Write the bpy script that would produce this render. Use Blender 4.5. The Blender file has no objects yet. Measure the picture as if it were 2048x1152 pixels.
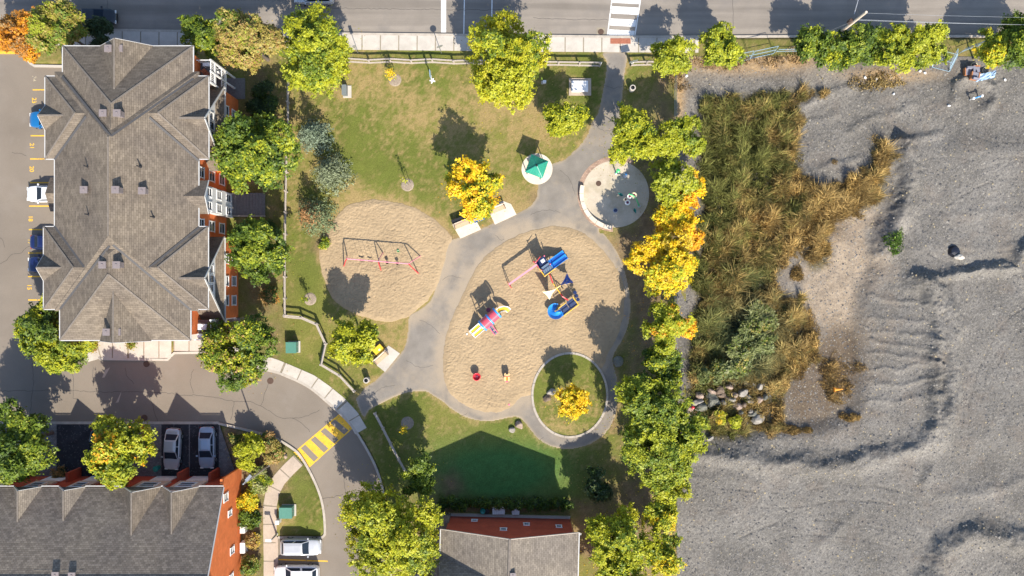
import bpy, math, random
import numpy as np
from mathutils import Vector, Matrix
from mathutils.geometry import tessellate_polygon

# ------------------------------------------------------------------ camera, sky, sun, exposure
scene = bpy.context.scene
COL = scene.collection
S, H = 18.0, 88.5                      # pixels per metre on the ground, camera height in metres

cam = bpy.data.cameras.new('camera')
cam.sensor_width = 36.0
cam.lens = 36.0 * H * S / 2048.0
cam.clip_start, cam.clip_end = 1.0, 6000.0
cam_o = bpy.data.objects.new('camera', cam)
cam_o.location = (0, 0, H)
cam_o.rotation_euler = (0, 0, 0)
COL.objects.link(cam_o)
scene.camera = cam_o

SUN_EL = math.radians(42.5)
SUN_AZ = math.radians(180 - 19.4)      # compass bearing of the sun (0 = +Y, clockwise): south-south-east
world = bpy.data.worlds.new('World')
scene.world = world
world.use_nodes = True
wn = world.node_tree
wn.nodes.clear()
sky = wn.nodes.new('ShaderNodeTexSky')
sky.sky_type = 'NISHITA'
sky.sun_disc = False
sky.sun_elevation = SUN_EL
sky.sun_rotation = SUN_AZ
sky.ozone_density = 2.5
bg = wn.nodes.new('ShaderNodeBackground')
bg.inputs['Strength'].default_value = 0.15
wo = wn.nodes.new('ShaderNodeOutputWorld')
wn.links.new(sky.outputs[0], bg.inputs[0])
wn.links.new(bg.outputs[0], wo.inputs[0])

sun = bpy.data.lights.new('sun', 'SUN')
sun.energy = 4.8
sun.angle = math.radians(0.5)
sun.color = (1.0, 0.925, 0.8)
sun_o = bpy.data.objects.new('sun', sun)
to_sun = Vector((math.sin(SUN_AZ) * math.cos(SUN_EL), math.cos(SUN_AZ) * math.cos(SUN_EL), math.sin(SUN_EL)))
sun_o.rotation_euler = to_sun.to_track_quat('Z', 'Y').to_euler()
sun_o.location = to_sun * 200
COL.objects.link(sun_o)

vs = scene.view_settings
vs.view_transform = 'Standard'
vs.look = 'None'
vs.exposure = 0.68
vs.gamma = 1.0
scene.cycles.max_bounces = 6
scene.cycles.diffuse_bounces = 3
scene.cycles.transparent_max_bounces = 4

R = math.radians
rng = np.random.default_rng(7)
random.seed(7)

# ------------------------------------------------------------------ helpers
def W(px, py, z=0.0):
    """photo pixel + height of the thing -> place in metres"""
    f = (1 - z / H) / S
    return Vector(((px - 1024) * f, (576 - py) * f, z))

def WP(pts, z=0.0):
    return [W(a, b, z) for a, b in pts]

def tag(o, label=None, cat=None, group=None, kind=None):
    if label: o['label'] = label
    if cat: o['category'] = cat
    if group: o['group'] = group
    if kind: o['kind'] = kind
    return o

def wloc(o):
    v = Vector((0, 0, 0))
    while o is not None:
        v = v + o.location
        o = o.parent
    return v

def empty(name, loc, label=None, cat=None, group=None, kind=None, rz=0.0):
    o = bpy.data.objects.new(name, None)
    o.location = loc
    o.rotation_euler = (0, 0, rz)
    o.empty_display_size = 0.3
    COL.objects.link(o)
    return tag(o, label, cat, group, kind)

def link(name, me, mat, parent):
    o = bpy.data.objects.new(name, me)
    if mat is not None:
        for m in (mat if isinstance(mat, (list, tuple)) else [mat]):
            me.materials.append(m)
    COL.objects.link(o)
    o.parent = parent
    return o

def copy_tree(o, parent=None):
    c = o.copy()
    COL.objects.link(c)
    c.parent = parent
    for ch in list(o.children):
        copy_tree(ch, c)
    return c

class MB:
    def __init__(self):
        self.v, self.f, self.m = [], [], []
    def add(self, vs_, fs, mi=0):
        b = len(self.v)
        self.v += [tuple(p) for p in vs_]
        self.f += [tuple(b + i for i in f) for f in fs]
        self.m += [mi] * len(fs)
        return self
    def box(self, c, s, rz=0.0, rx=0.0, ry=0.0, mi=0):
        M = Matrix.Translation(Vector(c)) @ Matrix.Rotation(rz, 4, 'Z') @ Matrix.Rotation(ry, 4, 'Y') @ Matrix.Rotation(rx, 4, 'X')
        x, y, z = s[0] / 2, s[1] / 2, s[2] / 2
        P = [M @ Vector(p) for p in ((-x, -y, -z), (x, -y, -z), (x, y, -z), (-x, y, -z), (-x, -y, z), (x, -y, z), (x, y, z), (-x, y, z))]
        return self.add(P, [(3, 2, 1, 0), (4, 5, 6, 7), (0, 1, 5, 4), (1, 2, 6, 5), (2, 3, 7, 6), (3, 0, 4, 7)], mi)
    def beam(self, a, b, w, h, mi=0):
        a, b = Vector(a), Vector(b)
        d = (b - a)
        L = d.length
        d.normalize()
        up = Vector((0, 0, 1)) if abs(d.z) < .99 else Vector((1, 0, 0))
        sx = d.cross(up).normalized() * w / 2
        sz = sx.cross(d).normalized() * h / 2
        P = [a - sx - sz, a + sx - sz, a + sx + sz, a - sx + sz, b - sx - sz, b + sx - sz, b + sx + sz, b - sx + sz]
        return self.add(P, [(0, 1, 2, 3), (7, 6, 5, 4), (0, 4, 5, 1), (1, 5, 6, 2), (2, 6, 7, 3), (3, 7, 4, 0)], mi)
    def tube(self, pts, r, n=8, caps=True, mi=0):
        pts = [Vector(p) for p in pts]
        rr = r if isinstance(r, (list, tuple)) else [r] * len(pts)
        rings = []
        ref = None
        for i, p in enumerate(pts):
            d = (pts[min(i + 1, len(pts) - 1)] - pts[max(i - 1, 0)]).normalized()
            if ref is None:
                ref = Vector((0, 0, 1)) if abs(d.z) < .9 else Vector((1, 0, 0))
            u = d.cross(ref)
            if u.length < 1e-4: u = d.cross(Vector((0, 1, 0)))
            u.normalize()
            w = u.cross(d).normalized()
            ref = w
            rings.append([p + (u * math.cos(t) + w * math.sin(t)) * rr[i] for t in [2 * math.pi * k / n for k in range(n)]])
        V = [q for ring in rings for q in ring]
        F = []
        for i in range(len(rings) - 1):
            for k in range(n):
                k2 = (k + 1) % n
                F.append((i * n + k, i * n + k2, (i + 1) * n + k2, (i + 1) * n + k))
        if caps:
            F.append(tuple(range(n)))
            F.append(tuple((len(rings) - 1) * n + k for k in reversed(range(n))))
        return self.add(V, F, mi)
    def lathe(self, c, prof, n=16, mi=0):
        c = Vector(c)
        V, F = [], []
        for r_, z in prof:
            for k in range(n):
                t = 2 * math.pi * k / n
                V.append(c + Vector((r_ * math.cos(t), r_ * math.sin(t), z)))
        for i in range(len(prof) - 1):
            for k in range(n):
                k2 = (k + 1) % n
                F.append((i * n + k, i * n + k2, (i + 1) * n + k2, (i + 1) * n + k))
        if prof[-1][0] > 1e-4: F.append(tuple((len(prof) - 1) * n + k for k in range(n)))
        if prof[0][0] > 1e-4: F.append(tuple(reversed(range(n))))
        return self.add(V, F, mi)
    def poly(self, pts, z, mi=0):
        P = [Vector((p[0], p[1], z)) for p in pts]
        T = tessellate_polygon([P])
        a = sum((P[i].x * P[(i + 1) % len(P)].y - P[(i + 1) % len(P)].x * P[i].y) for i in range(len(P)))
        T2 = []
        for t in T:
            n = (P[t[1]] - P[t[0]]).cross(P[t[2]] - P[t[0]]).z
            T2.append(t if n > 0 else (t[0], t[2], t[1]))
        return self.add(P, T2, mi)
    def prism(self, pts, z0, z1, mi=0):
        """closed outline pulled up from z0 to z1"""
        P = [(p[0], p[1]) for p in pts]
        a = sum(P[i][0] * P[(i + 1) % len(P)][1] - P[(i + 1) % len(P)][0] * P[i][1] for i in range(len(P)))
        if a < 0: P = P[::-1]
        self.poly(P, z1, mi)
        n = len(P)
        V = [(x, y, z0) for x, y in P] + [(x, y, z1) for x, y in P]
        F = [(i, (i + 1) % n, n + (i + 1) % n, n + i) for i in range(n)]
        return self.add(V, F, mi)
    def build(self, name, mat, parent=None, smooth=False, origin=None, local=False, uv=None):
        off = Vector((0, 0, 0))
        o_loc = Vector((0, 0, 0))
        if not local:
            if parent is not None:
                off = wloc(parent)
            elif origin is not None:
                off = Vector(origin)
                o_loc = off
            else:
                a = np.array(self.v)
                off = Vector(((a[:, 0].min() + a[:, 0].max()) / 2, (a[:, 1].min() + a[:, 1].max()) / 2, a[:, 2].min()))
                o_loc = off
        me = bpy.data.meshes.new(name)
        me.from_pydata([(p[0] - off.x, p[1] - off.y, p[2] - off.z) for p in self.v], [], self.f)
        if any(self.m): me.polygons.foreach_set('material_index', self.m)
        if smooth: me.polygons.foreach_set('use_smooth', [True] * len(me.polygons))
        me.update()
        if uv == 'slope':
            lay = me.uv_layers.new(name='UVMap')
            for p in me.polygons:
                n = p.normal
                hxy = Vector((n.x, n.y, 0))
                if hxy.length < 1e-3:
                    u, v = Vector((1, 0, 0)), Vector((0, 1, 0))
                else:
                    u = Vector((-n.y, n.x, 0)).normalized()
                    v = n.cross(u)
                for li in p.loop_indices:
                    co = me.vertices[me.loops[li].vertex_index].co + off
                    lay.data[li].uv = (co.dot(u), co.dot(v))
        o = link(name, me, mat, parent)
        o.location = o_loc
        return o

def npmesh(name, verts, faces, mat, parent=None, col=None, smooth=False, attr='Col', loc=None):
    """verts (n,3), faces (m,k) arrays, col (n,3) colours per vertex"""
    me = bpy.data.meshes.new(name)
    n, (m, k) = len(verts), faces.shape
    me.vertices.add(n)
    me.vertices.foreach_set('co', np.ascontiguousarray(verts, dtype=np.float32).ravel())
    me.loops.add(m * k)
    me.loops.foreach_set('vertex_index', np.ascontiguousarray(faces, dtype=np.int32).ravel())
    me.polygons.add(m)
    me.polygons.foreach_set('loop_start', np.arange(0, m * k, k, dtype=np.int32))
    me.polygons.foreach_set('loop_total', np.full(m, k, dtype=np.int32))
    if smooth: me.polygons.foreach_set('use_smooth', np.ones(m, dtype=bool))
    me.update(calc_edges=True)
    if col is not None:
        a = me.color_attributes.new(attr, 'FLOAT_COLOR', 'POINT')
        a.data.foreach_set('color', np.concatenate([col, np.ones((n, 1))], axis=1).astype(np.float32).ravel())
    o = link(name, me, mat, parent)
    if loc is not None: o.location = loc
    return o

_lat = {}
def vnoise(x, y, seed=0):
    g = _lat.setdefault(seed, np.random.default_rng(1000 + seed).random((256, 256)))
    xi, yi = np.floor(x).astype(int), np.floor(y).astype(int)
    fx, fy = x - xi, y - yi
    fx, fy = fx * fx * (3 - 2 * fx), fy * fy * (3 - 2 * fy)
    a, b = g[xi & 255, yi & 255], g[(xi + 1) & 255, yi & 255]
    c, d = g[xi & 255, (yi + 1) & 255], g[(xi + 1) & 255, (yi + 1) & 255]
    return (a * (1 - fx) + b * fx) * (1 - fy) + (c * (1 - fx) + d * fx) * fy

def fbm(x, y, seed=0, octv=4):
    t, amp, s = 0, 1.0, 0
    for i in range(octv):
        t = t + amp * vnoise(x * 2 ** i, y * 2 ** i, seed + i)
        s += amp
        amp *= .5
    return t / s

def segdist(X, Y, P, closed=False):
    P = np.array([(p[0], p[1]) for p in P], float)
    Q = np.roll(P, -1, axis=0) if closed else P[1:]
    A = P if closed else P[:-1]
    best = np.full(X.shape, 1e9)
    for a, b in zip(A, Q):
        d = b - a
        L2 = max(d @ d, 1e-9)
        t = np.clip(((X - a[0]) * d[0] + (Y - a[1]) * d[1]) / L2, 0, 1)
        best = np.minimum(best, (X - a[0] - t * d[0]) ** 2 + (Y - a[1] - t * d[1]) ** 2)
    return np.sqrt(best)

def inside(X, Y, P):
    P = np.array([(p[0], p[1]) for p in P], float)
    r = np.zeros(X.shape, bool)
    j = len(P) - 1
    for i in range(len(P)):
        xi, yi, xj, yj = P[i, 0], P[i, 1], P[j, 0], P[j, 1]
        if yi != yj:
            r ^= ((yi > Y) != (yj > Y)) & (X < (xj - xi) * (Y - yi) / (yj - yi) + xi)
        j = i
    return r

def sdist(X, Y, P):
    """signed distance, positive inside"""
    d = segdist(X, Y, P, True)
    return np.where(inside(X, Y, P), d, -d)

def smooth01(t):
    t = np.clip(t, 0, 1)
    return t * t * (3 - 2 * t)

def spline(pts, closed=True, n=6):
    """Catmull-Rom through the points"""
    P = [Vector((p[0], p[1], 0)) for p in pts]
    out = []
    N = len(P)
    rngi = range(N) if closed else range(N - 1)
    for i in rngi:
        p0, p1 = P[(i - 1) % N] if closed or i > 0 else P[0], P[i]
        p2, p3 = P[(i + 1) % N], P[(i + 2) % N] if closed or i + 2 < N else P[N - 1]
        for k in range(n):
            t = k / n
            q = 0.5 * ((2 * p1) + (p2 - p0) * t + (2 * p0 - 5 * p1 + 4 * p2 - p3) * t * t + (3 * p1 - p0 - 3 * p2 + p3) * t ** 3)
            out.append((q.x, q.y))
    if not closed: out.append((P[-1].x, P[-1].y))
    return out

def wp2(pts, z=0.0):
    return [(p.x, p.y) for p in WP(pts, z)]

def circle(c, r, n=48, ry=None):
    return [(c[0] + r * math.cos(2 * math.pi * k / n), c[1] + (ry or r) * math.sin(2 * math.pi * k / n)) for k in range(n)]

def offset_line(P, d):
    """shift an open polyline sideways by d (left positive)"""
    out = []
    for i in range(len(P)):
        a, b = P[max(i - 1, 0)], P[min(i + 1, len(P) - 1)]
        dx, dy = b[0] - a[0], b[1] - a[1]
        L = math.hypot(dx, dy) or 1
        out.append((P[i][0] - dy / L * d, P[i][1] + dx / L * d))
    return out

def ribbon(mb, P, w, z0, z1, closed=False):
    """strip of width w along the line P, top z1, bottom z0"""
    if closed: P = P + [P[0], P[1]]
    a, b = offset_line(P, w / 2), offset_line(P, -w / 2)
    if closed: a, b = a[:-1], b[:-1]
    if closed:
        a[0], b[0] = a[-1], b[-1]
    n = len(a)
    V = [(x, y, z0) for x, y in a] + [(x, y, z1) for x, y in a] + [(x, y, z1) for x, y in b] + [(x, y, z0) for x, y in b]
    F = []
    for i in range(n - 1):
        F += [(i, i + 1, n + i + 1, n + i), (n + i, n + i + 1, 2 * n + i + 1, 2 * n + i), (2 * n + i, 2 * n + i + 1, 3 * n + i + 1, 3 * n + i)]
    if not closed:
        F += [(0, n, 2 * n, 3 * n), (n - 1, 4 * n - 1, 3 * n - 1, 2 * n - 1)]
    return mb.add(V, [tuple(reversed(f)) for f in F])

def resample(P, step):
    P = [Vector((p[0], p[1], 0)) for p in P]
    out, acc = [P[0]], 0.0
    for a, b in zip(P[:-1], P[1:]):
        L = (b - a).length
        t = step - acc
        while t <= L:
            out.append(a + (b - a) * (t / L))
            t += step
        acc = (acc + L) % step
    return [(p.x, p.y) for p in out]

# ------------------------------------------------------------------ materials
class NT:
    def __init__(self, name):
        self.mat = bpy.data.materials.new(name)
        self.mat.use_nodes = True
        self.t = self.mat.node_tree
        self.b = self.t.nodes['Principled BSDF']
        self.out = self.t.nodes['Material Output']
    def n(self, typ, **kw):
        nd = self.t.nodes.new(typ)
        for k, v in kw.items():
            if k.startswith('i_'):
                key = k[2:]
                key = int(key) if key.isdigit() else key.replace('_', ' ')
                nd.inputs[key].default_value = v
            else:
                setattr(nd, k, v)
        return nd
    def l(self, a, b):
        self.t.links.new(a, b)
    def pos(self):
        if not hasattr(self, '_p'):
            self._p = self.n('ShaderNodeNewGeometry').outputs['Position']
        return self._p
    def noise(self, scale, detail=4, rough=.55, vec=None, dist=0.0):
        nd = self.n('ShaderNodeTexNoise', i_Scale=scale, i_Detail=detail, i_Roughness=rough, i_Distortion=dist)
        self.l(vec or self.pos(), nd.inputs['Vector'])
        return nd.outputs['Fac']
    def ramp(self, fac, stops):
        nd = self.n('ShaderNodeValToRGB')
        e = nd.color_ramp.elements
        while len(e) < len(stops): e.new(0.5)
        for el, (p, c) in zip(e, stops):
            el.position = p
            el.color = (*c, 1) if len(c) == 3 else c
        self.l(fac, nd.inputs[0])
        return nd.outputs['Color']
    def mix(self, a, b, fac, mode='MIX'):
        nd = self.n('ShaderNodeMix', data_type='RGBA', blend_type=mode)
        for s, v in ((0, fac), (6, a), (7, b)):
            if isinstance(v, (int, float)): nd.inputs[s].default_value = v
            elif isinstance(v, (tuple, list)): nd.inputs[s].default_value = (*v, 1) if len(v) == 3 else v
            else: self.l(v, nd.inputs[s])
        return nd.outputs[2]
    def val(self, c):
        return (c, c, c)
    def bump(self, h, strength=.5, dist=.02):
        nd = self.n('ShaderNodeBump', i_Strength=strength, i_Distance=dist)
        self.l(h, nd.inputs['Height'])
        self.l(nd.outputs[0], self.b.inputs['Normal'])
    def done(self, col=None, rough=.85, metal=0.0, spec=.3):
        if col is not None:
            if isinstance(col, tuple): self.b.inputs['Base Color'].default_value = (*col, 1)
            else: self.l(col, self.b.inputs['Base Color'])
        self.b.inputs['Roughness'].default_value = rough
        self.b.inputs['Metallic'].default_value = metal
        self.b.inputs['Specular IOR Level'].default_value = spec
        return self.mat

def sc(c, k): return tuple(min(1, v * k) for v in c)

def plain(name, c, rough=.6, metal=0.0, var=.12, scale=6.0, spec=.4, bump=0.0):
    t = NT(name)
    f = t.noise(scale, 5, .6)
    col = t.ramp(f, [(.3, sc(c, 1 - var)), (.7, sc(c, 1 + var))])
    if bump: t.bump(t.noise(scale * 8, 3), bump, .01)
    return t.done(col, rough, metal, spec)

def ground_mat(name, c, big=.5, bigvar=.14, fine=9.0, finevar=.16, speck=None, rough=.92, bump=.4, bdist=.02, tint=None, streak=None):
    """two scales of mottling, optional light or dark specks"""
    t = NT(name)
    a = t.ramp(t.noise(big, 5, .6, dist=.4), [(.3, sc(c, 1 - bigvar)), (.7, sc(c, 1 + bigvar))])
    fn = t.noise(fine, 6, .7)
    b = t.ramp(fn, [(.3, t.val(1 - finevar)), (.7, t.val(1 + finevar))])
    col = t.mix(a, b, 1.0, 'MULTIPLY')
    if streak:
        mp = t.n('ShaderNodeMapping')
        mp.inputs['Scale'].default_value = (streak[0], streak[1], 1)
        t.l(t.pos(), mp.inputs[0])
        col = t.mix(col, t.ramp(t.noise(1.0, 3, .6, vec=mp.outputs[0]), [(.35, t.val(1 - streak[2])), (.65, t.val(1 + streak[2]))]), 1.0, 'MULTIPLY')
    if tint:
        col = t.mix(col, tint[0], t.ramp(t.noise(tint[1], 4, .6), [(tint[2], (0, 0, 0)), (tint[2] + .18, (tint[3],) * 3)]))
    if speck:
        for sc_, thr, cc in speck:
            v = t.n('ShaderNodeTexVoronoi', i_Scale=sc_)
            t.l(t.pos(), v.inputs['Vector'])
            sep = t.n('ShaderNodeSeparateColor')
            t.l(v.outputs['Color'], sep.inputs[0])
            col = t.mix(col, cc, t.ramp(sep.outputs[0], [(thr, (0, 0, 0)), (thr + .02, (1, 1, 1))]))
    if bump: t.bump(fn, bump, bdist)
    return t.done(col, rough, 0, .2)

def attr_mat(name, rough=.8, fine=None, finevar=.2, trans=0.0, bump=0.0, spec=.2):
    t = NT(name)
    a = t.n('ShaderNodeAttribute', attribute_name='Col')
    col = a.outputs['Color']
    if fine:
        fn = t.noise(fine, 5, .7)
        col = t.mix(col, t.ramp(fn, [(.3, t.val(1 - finevar)), (.7, t.val(1 + finevar))]), 1.0, 'MULTIPLY')
        if bump: t.bump(fn, bump, .03)
    m = t.done(col, rough, 0, spec)
    if trans:
        tr = t.n('ShaderNodeBsdfTranslucent')
        t.l(col, tr.inputs[0])
        ms = t.n('ShaderNodeMixShader', i_0=trans)
        t.l(t.b.outputs[0], ms.inputs[1])
        t.l(tr.outputs[0], ms.inputs[2])
        t.l(ms.outputs[0], t.out.inputs[0])
    return m

def shingle_mat(name, c, row=.2, wid=.5, var=.22):
    t = NT(name)
    uv = t.n('ShaderNodeUVMap')
    br = t.n('ShaderNodeTexBrick', offset=.5, i_Color1=(*sc(c, 1 - var), 1), i_Color2=(*sc(c, 1 + var * 1.25), 1), i_Mortar=(*sc(c, .45), 1),
             i_Scale=1.0, i_Mortar_Size=.012, i_Mortar_Smooth=.3, i_Bias=0.0, i_Brick_Width=wid, i_Row_Height=row)
    t.l(uv.outputs[0], br.inputs['Vector'])
    blot = t.ramp(t.noise(1.6, 5, .7), [(.3, (.8, .79, .8)), (.7, (1.2, 1.19, 1.17))])
    big = t.ramp(t.noise(.25, 3, .5), [(.35, (.88, .88, .9)), (.65, (1.1, 1.09, 1.06))])
    col = t.mix(t.mix(br.outputs['Color'], blot, 1.0, 'MULTIPLY'), big, 1.0, 'MULTIPLY')
    t.bump(br.outputs['Fac'], .5, -.012)
    return t.done(col, .95, 0, .15)

def brick_mat(name, c1, c2, mortar, row=.09, wid=.26, rough=.9):
    t = NT(name)
    tc = t.n('ShaderNodeUVMap')
    br = t.n('ShaderNodeTexBrick', offset=.5, i_Color1=(*c1, 1), i_Color2=(*c2, 1), i_Mortar=(*mortar, 1), i_Scale=1.0, i_Mortar_Size=.008,
             i_Mortar_Smooth=.2, i_Bias=0.0, i_Brick_Width=wid, i_Row_Height=row)
    t.l(tc.outputs[0], br.inputs['Vector'])
    blot = t.ramp(t.noise(.9, 4, .6), [(.3, (.86, .86, .86)), (.7, (1.12, 1.12, 1.12))])
    col = t.mix(br.outputs['Color'], blot, 1.0, 'MULTIPLY')
    t.bump(br.outputs['Fac'], .4, -.006)
    return t.done(col, rough, 0, .2)

def paint(name, c, rough=.25, coat=.6, metal=0.0):
    t = NT(name)
    col = t.ramp(t.noise(3, 3), [(.3, sc(c, .95)), (.7, sc(c, 1.05))])
    m = t.done(col, rough, metal, .5)
    t.b.inputs['Coat Weight'].default_value = coat
    t.b.inputs['Coat Roughness'].default_value = .06
    return m

M = {}
M['asphalt'] = ground_mat('street_asphalt', (.238, .207, .174), .16, .12, 18, .14, tint=((.19, .17, .152), .3, .52, .6), streak=(.035, .75, .17))
M['lot'] = ground_mat('parking_asphalt', (.212, .178, .142), .12, .14, 18, .14, tint=((.245, .212, .178), .3, .55, .5))
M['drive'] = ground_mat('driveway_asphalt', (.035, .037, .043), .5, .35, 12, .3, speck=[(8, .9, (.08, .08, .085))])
M['path'] = ground_mat('path_asphalt', (.23, .2, .172), .35, .16, 20, .15, tint=((.34, .28, .21), .33, .55, .6))
M['concrete'] = ground_mat('concrete', (.49, .445, .385), .8, .12, 14, .1, tint=((.4, .36, .3), 1.1, .58, .4))
M['concrete_warm'] = ground_mat('concrete_weathered', (.44, .36, .285), .8, .12, 14, .1)
M['pale_concrete'] = ground_mat('pale_concrete', (.66, .57, .46), .9, .12, 14, .08)
M['kerb'] = ground_mat('kerb_concrete', (.42, .37, .31), 1.5, .15, 14, .12)
M['joint'] = ground_mat('joint_dirt', (.27, .23, .17), 1.5, .2, 14, .2)
M['splash'] = ground_mat('splash_concrete', (.5, .43, .335), .7, .12, 12, .12, tint=((.34, .29, .2), .5, .47, .6))
M['paver_red'] = None
M['soil'] = ground_mat('garden_mulch', (.11, .08, .05), .8, .3, 9, .5, bump=.8, bdist=.05)
M['lawn'] = attr_mat('lawn_turf', .95, fine=7.0, finevar=.3, bump=.7)
M['blade'] = attr_mat('grass_blade', .8, trans=.25)
M['leaf'] = attr_mat('leaf', .5, trans=.2, spec=.3)
M['needle'] = attr_mat('needle', .6, trans=.12)
M['bark'] = plain('bark', (.12, .095, .075), .95, var=.3, scale=4, bump=.6)
M['bark_pale'] = plain('pale_bark', (.38, .35, .3), .95, var=.3, scale=4)
M['roof'] = shingle_mat('roof_shingle', (.17, .141, .11), .2, .5, .15)
M['roof_dark'] = shingle_mat('roof_shingle_row', (.2, .168, .136), .2, .34, .2)
M['roof_light'] = shingle_mat('roof_shingle_pale', (.215, .185, .15), .2, .4, .14)
M['ridge'] = plain('ridge_cap', (.18, .152, .125), .95, var=.18, scale=3)
M['valley'] = plain('valley_flashing', (.085, .08, .078), .7, var=.1)
M['gutter'] = plain('white_aluminium', (.52, .51, .49), .5, var=.06)
M['soffit'] = plain('soffit_white', (.62, .6, .57), .7, var=.05)
M['vent'] = plain('roof_vent_metal', (.22, .185, .18), .5, var=.08)
M['pipe'] = plain('vent_pipe_black', (.03, .03, .035), .6)
M['brick'] = brick_mat('orange_brick', (.72, .185, .05), (.63, .15, .04), (.5, .18, .08))
M['brick_red'] = brick_mat('red_brick', (.46, .088, .045), (.38, .068, .038), (.25, .085, .055))
M['siding'] = brick_mat('white_siding', (.66, .66, .65), (.63, .63, .62), (.4, .4, .4), row=.2, wid=6.0)
M['stucco'] = plain('beige_panel', (.5, .43, .36), .85, var=.06)
M['white'] = plain('white_paint', (.8, .79, .77), .5, var=.04)
M['carglass'] = plain('car_glass', (.02, .03, .045), .3, var=.2, spec=.06)
M['p_tanwood2'] = plain('red_brown_wood', (.32, .1, .05), .7, var=.2)
M['glass'] = plain('window_glass', (.03, .04, .055), .06, var=.2, spec=.8)
M['deck'] = plain('deck_board', (.17, .16, .155), .8, var=.2)
M['timber'] = plain('grey_cedar', (.4, .345, .29), .9, var=.25, scale=9)
M['steel'] = plain('galvanised_steel', (.45, .46, .47), .4, .7, var=.1)
M['blue_steel'] = plain('blue_coated_steel', (.3, .43, .52), .45, .2, var=.12)
M['black'] = plain('black_plastic', (.02, .02, .022), .5)
M['rubber'] = plain('rubber', (.025, .025, .026), .85)
M['iron'] = plain('cast_iron', (.12, .075, .055), .8, .3, var=.25, scale=14)
M['green_box'] = plain('green_enamel', (.075, .21, .16), .45, var=.1)
M['grey_box'] = plain('grey_enamel', (.16, .18, .18), .5, var=.08)
M['canopy'] = plain('green_metal_roof', (.035, .30, .20), .35, .1, var=.14, scale=2.5)
M['line_white'] = ground_mat('white_road_paint', (.74, .73, .7), 1.2, .08, 14, .16, speck=[(12, .965, (.3, .29, .27))])
M['line_yellow'] = ground_mat('yellow_road_paint', (.76, .44, .05), 1.2, .1, 14, .18, speck=[(10, .95, (.3, .22, .12))])
M['line_worn'] = ground_mat('worn_yellow_paint', (.5, .33, .08), 1.2, .15, 14, .3, speck=[(9, .7, (.22, .19, .16))])
M['line_faint'] = ground_mat('faint_yellow_paint', (.42, .36, .25), 1.2, .15, 14, .3, speck=[(9, .55, (.22, .19, .165))])
M['crack'] = plain('crack_sealant', (.055, .052, .05), .9, var=.3)
M['rock'] = ground_mat('boulder_stone', (.3, .275, .24), 1.6, .25, 9, .25, bump=.8, bdist=.05, rough=.9)
M['rock_dark'] = ground_mat('dark_boulder_stone', (.15, .15, .125), 1.6, .25, 9, .3, bump=.8, bdist=.05, rough=.9)
M['rock_pink'] = ground_mat('pink_boulder_stone', (.33, .25, .2), 1.6, .25, 9, .25, bump=.8, bdist=.05, rough=.9)
M['rock_brown'] = ground_mat('brown_boulder_stone', (.18, .135, .1), 1.6, .25, 9, .25, bump=.8, bdist=.05, rough=.9)
M['pathway'] = attr_mat('worn_path_asphalt', .95, fine=14.0, finevar=.16, bump=.3)
M['sand'] = attr_mat('play_sand', .98, fine=16.0, finevar=.12, bump=.5)
M['gravel'] = None
for nm, c in dict(p_red=(.62, .035, .05), p_pink=(.78, .13, .22), p_blue=(.02, .12, .5), p_sky=(.05, .32, .8), p_navy=(.015, .03, .1), p_tarp=(.012, .014, .024), p_yellow=(.82, .5, .04),
                  p_cream=(.82, .72, .48), p_white=(.85, .84, .78), p_green=(.08, .55, .2), p_orange=(.75, .28, .03), p_tan=(.75, .53, .25), p_faded=(.8, .3, .36), p_dull=(.12, .24, .42), p_teal=(.02, .22, .18),
                  p_maroon=(.16, .03, .06)).items():
    M[nm] = plain(nm[2:] + '_play_plastic', c, .35, var=.07, spec=.5)
M['tire'] = M['rubber']
M['deck_mesh'] = plain('blue_mesh_deck', (.035, .055, .13), .5, var=.3, scale=30)
M['deck_blue'] = plain('grey_blue_deck', (.13, .19, .27), .5, var=.1)
M['p_roofred'] = plain('red_pink_roof_plastic', (.66, .09, .13), .32, var=.1)

def gravel_mat():
    t = NT('crushed_gravel')
    a = t.n('ShaderNodeAttribute', attribute_name='Col')
    col = a.outputs['Color']
    fn = t.noise(5, 8, .8)
    col = t.mix(col, t.ramp(fn, [(.3, (.62, .62, .63)), (.7, (1.36, 1.35, 1.32))]), 1.0, 'MULTIPLY')
    for s_, thr, cc in ((7.5, .90, (.31, .29, .26)), (8.5, .86, (.06, .06, .065)), (10, .93, (.36, .32, .24)), (5, .95, (.06, .06, .068))):
        v = t.n('ShaderNodeTexVoronoi', i_Scale=s_)
        t.l(t.pos(), v.inputs['Vector'])
        sep = t.n('ShaderNodeSeparateColor')
        t.l(v.outputs['Color'], sep.inputs[0])
        dm = t.ramp(v.outputs['Distance'], [(.3, (1, 1, 1)), (.42, (0, 0, 0))])
        fac = t.mix(t.ramp(sep.outputs[1], [(thr, (0, 0, 0)), (thr + .01, (.75, .75, .75))]), dm, 1.0, 'MULTIPLY')
        col = t.mix(col, cc, fac)
    t.bump(t.noise(9, 5, .8), .9, .06)
    return t.done(col, .95, 0, .15)
M['gravel'] = gravel_mat()

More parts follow.
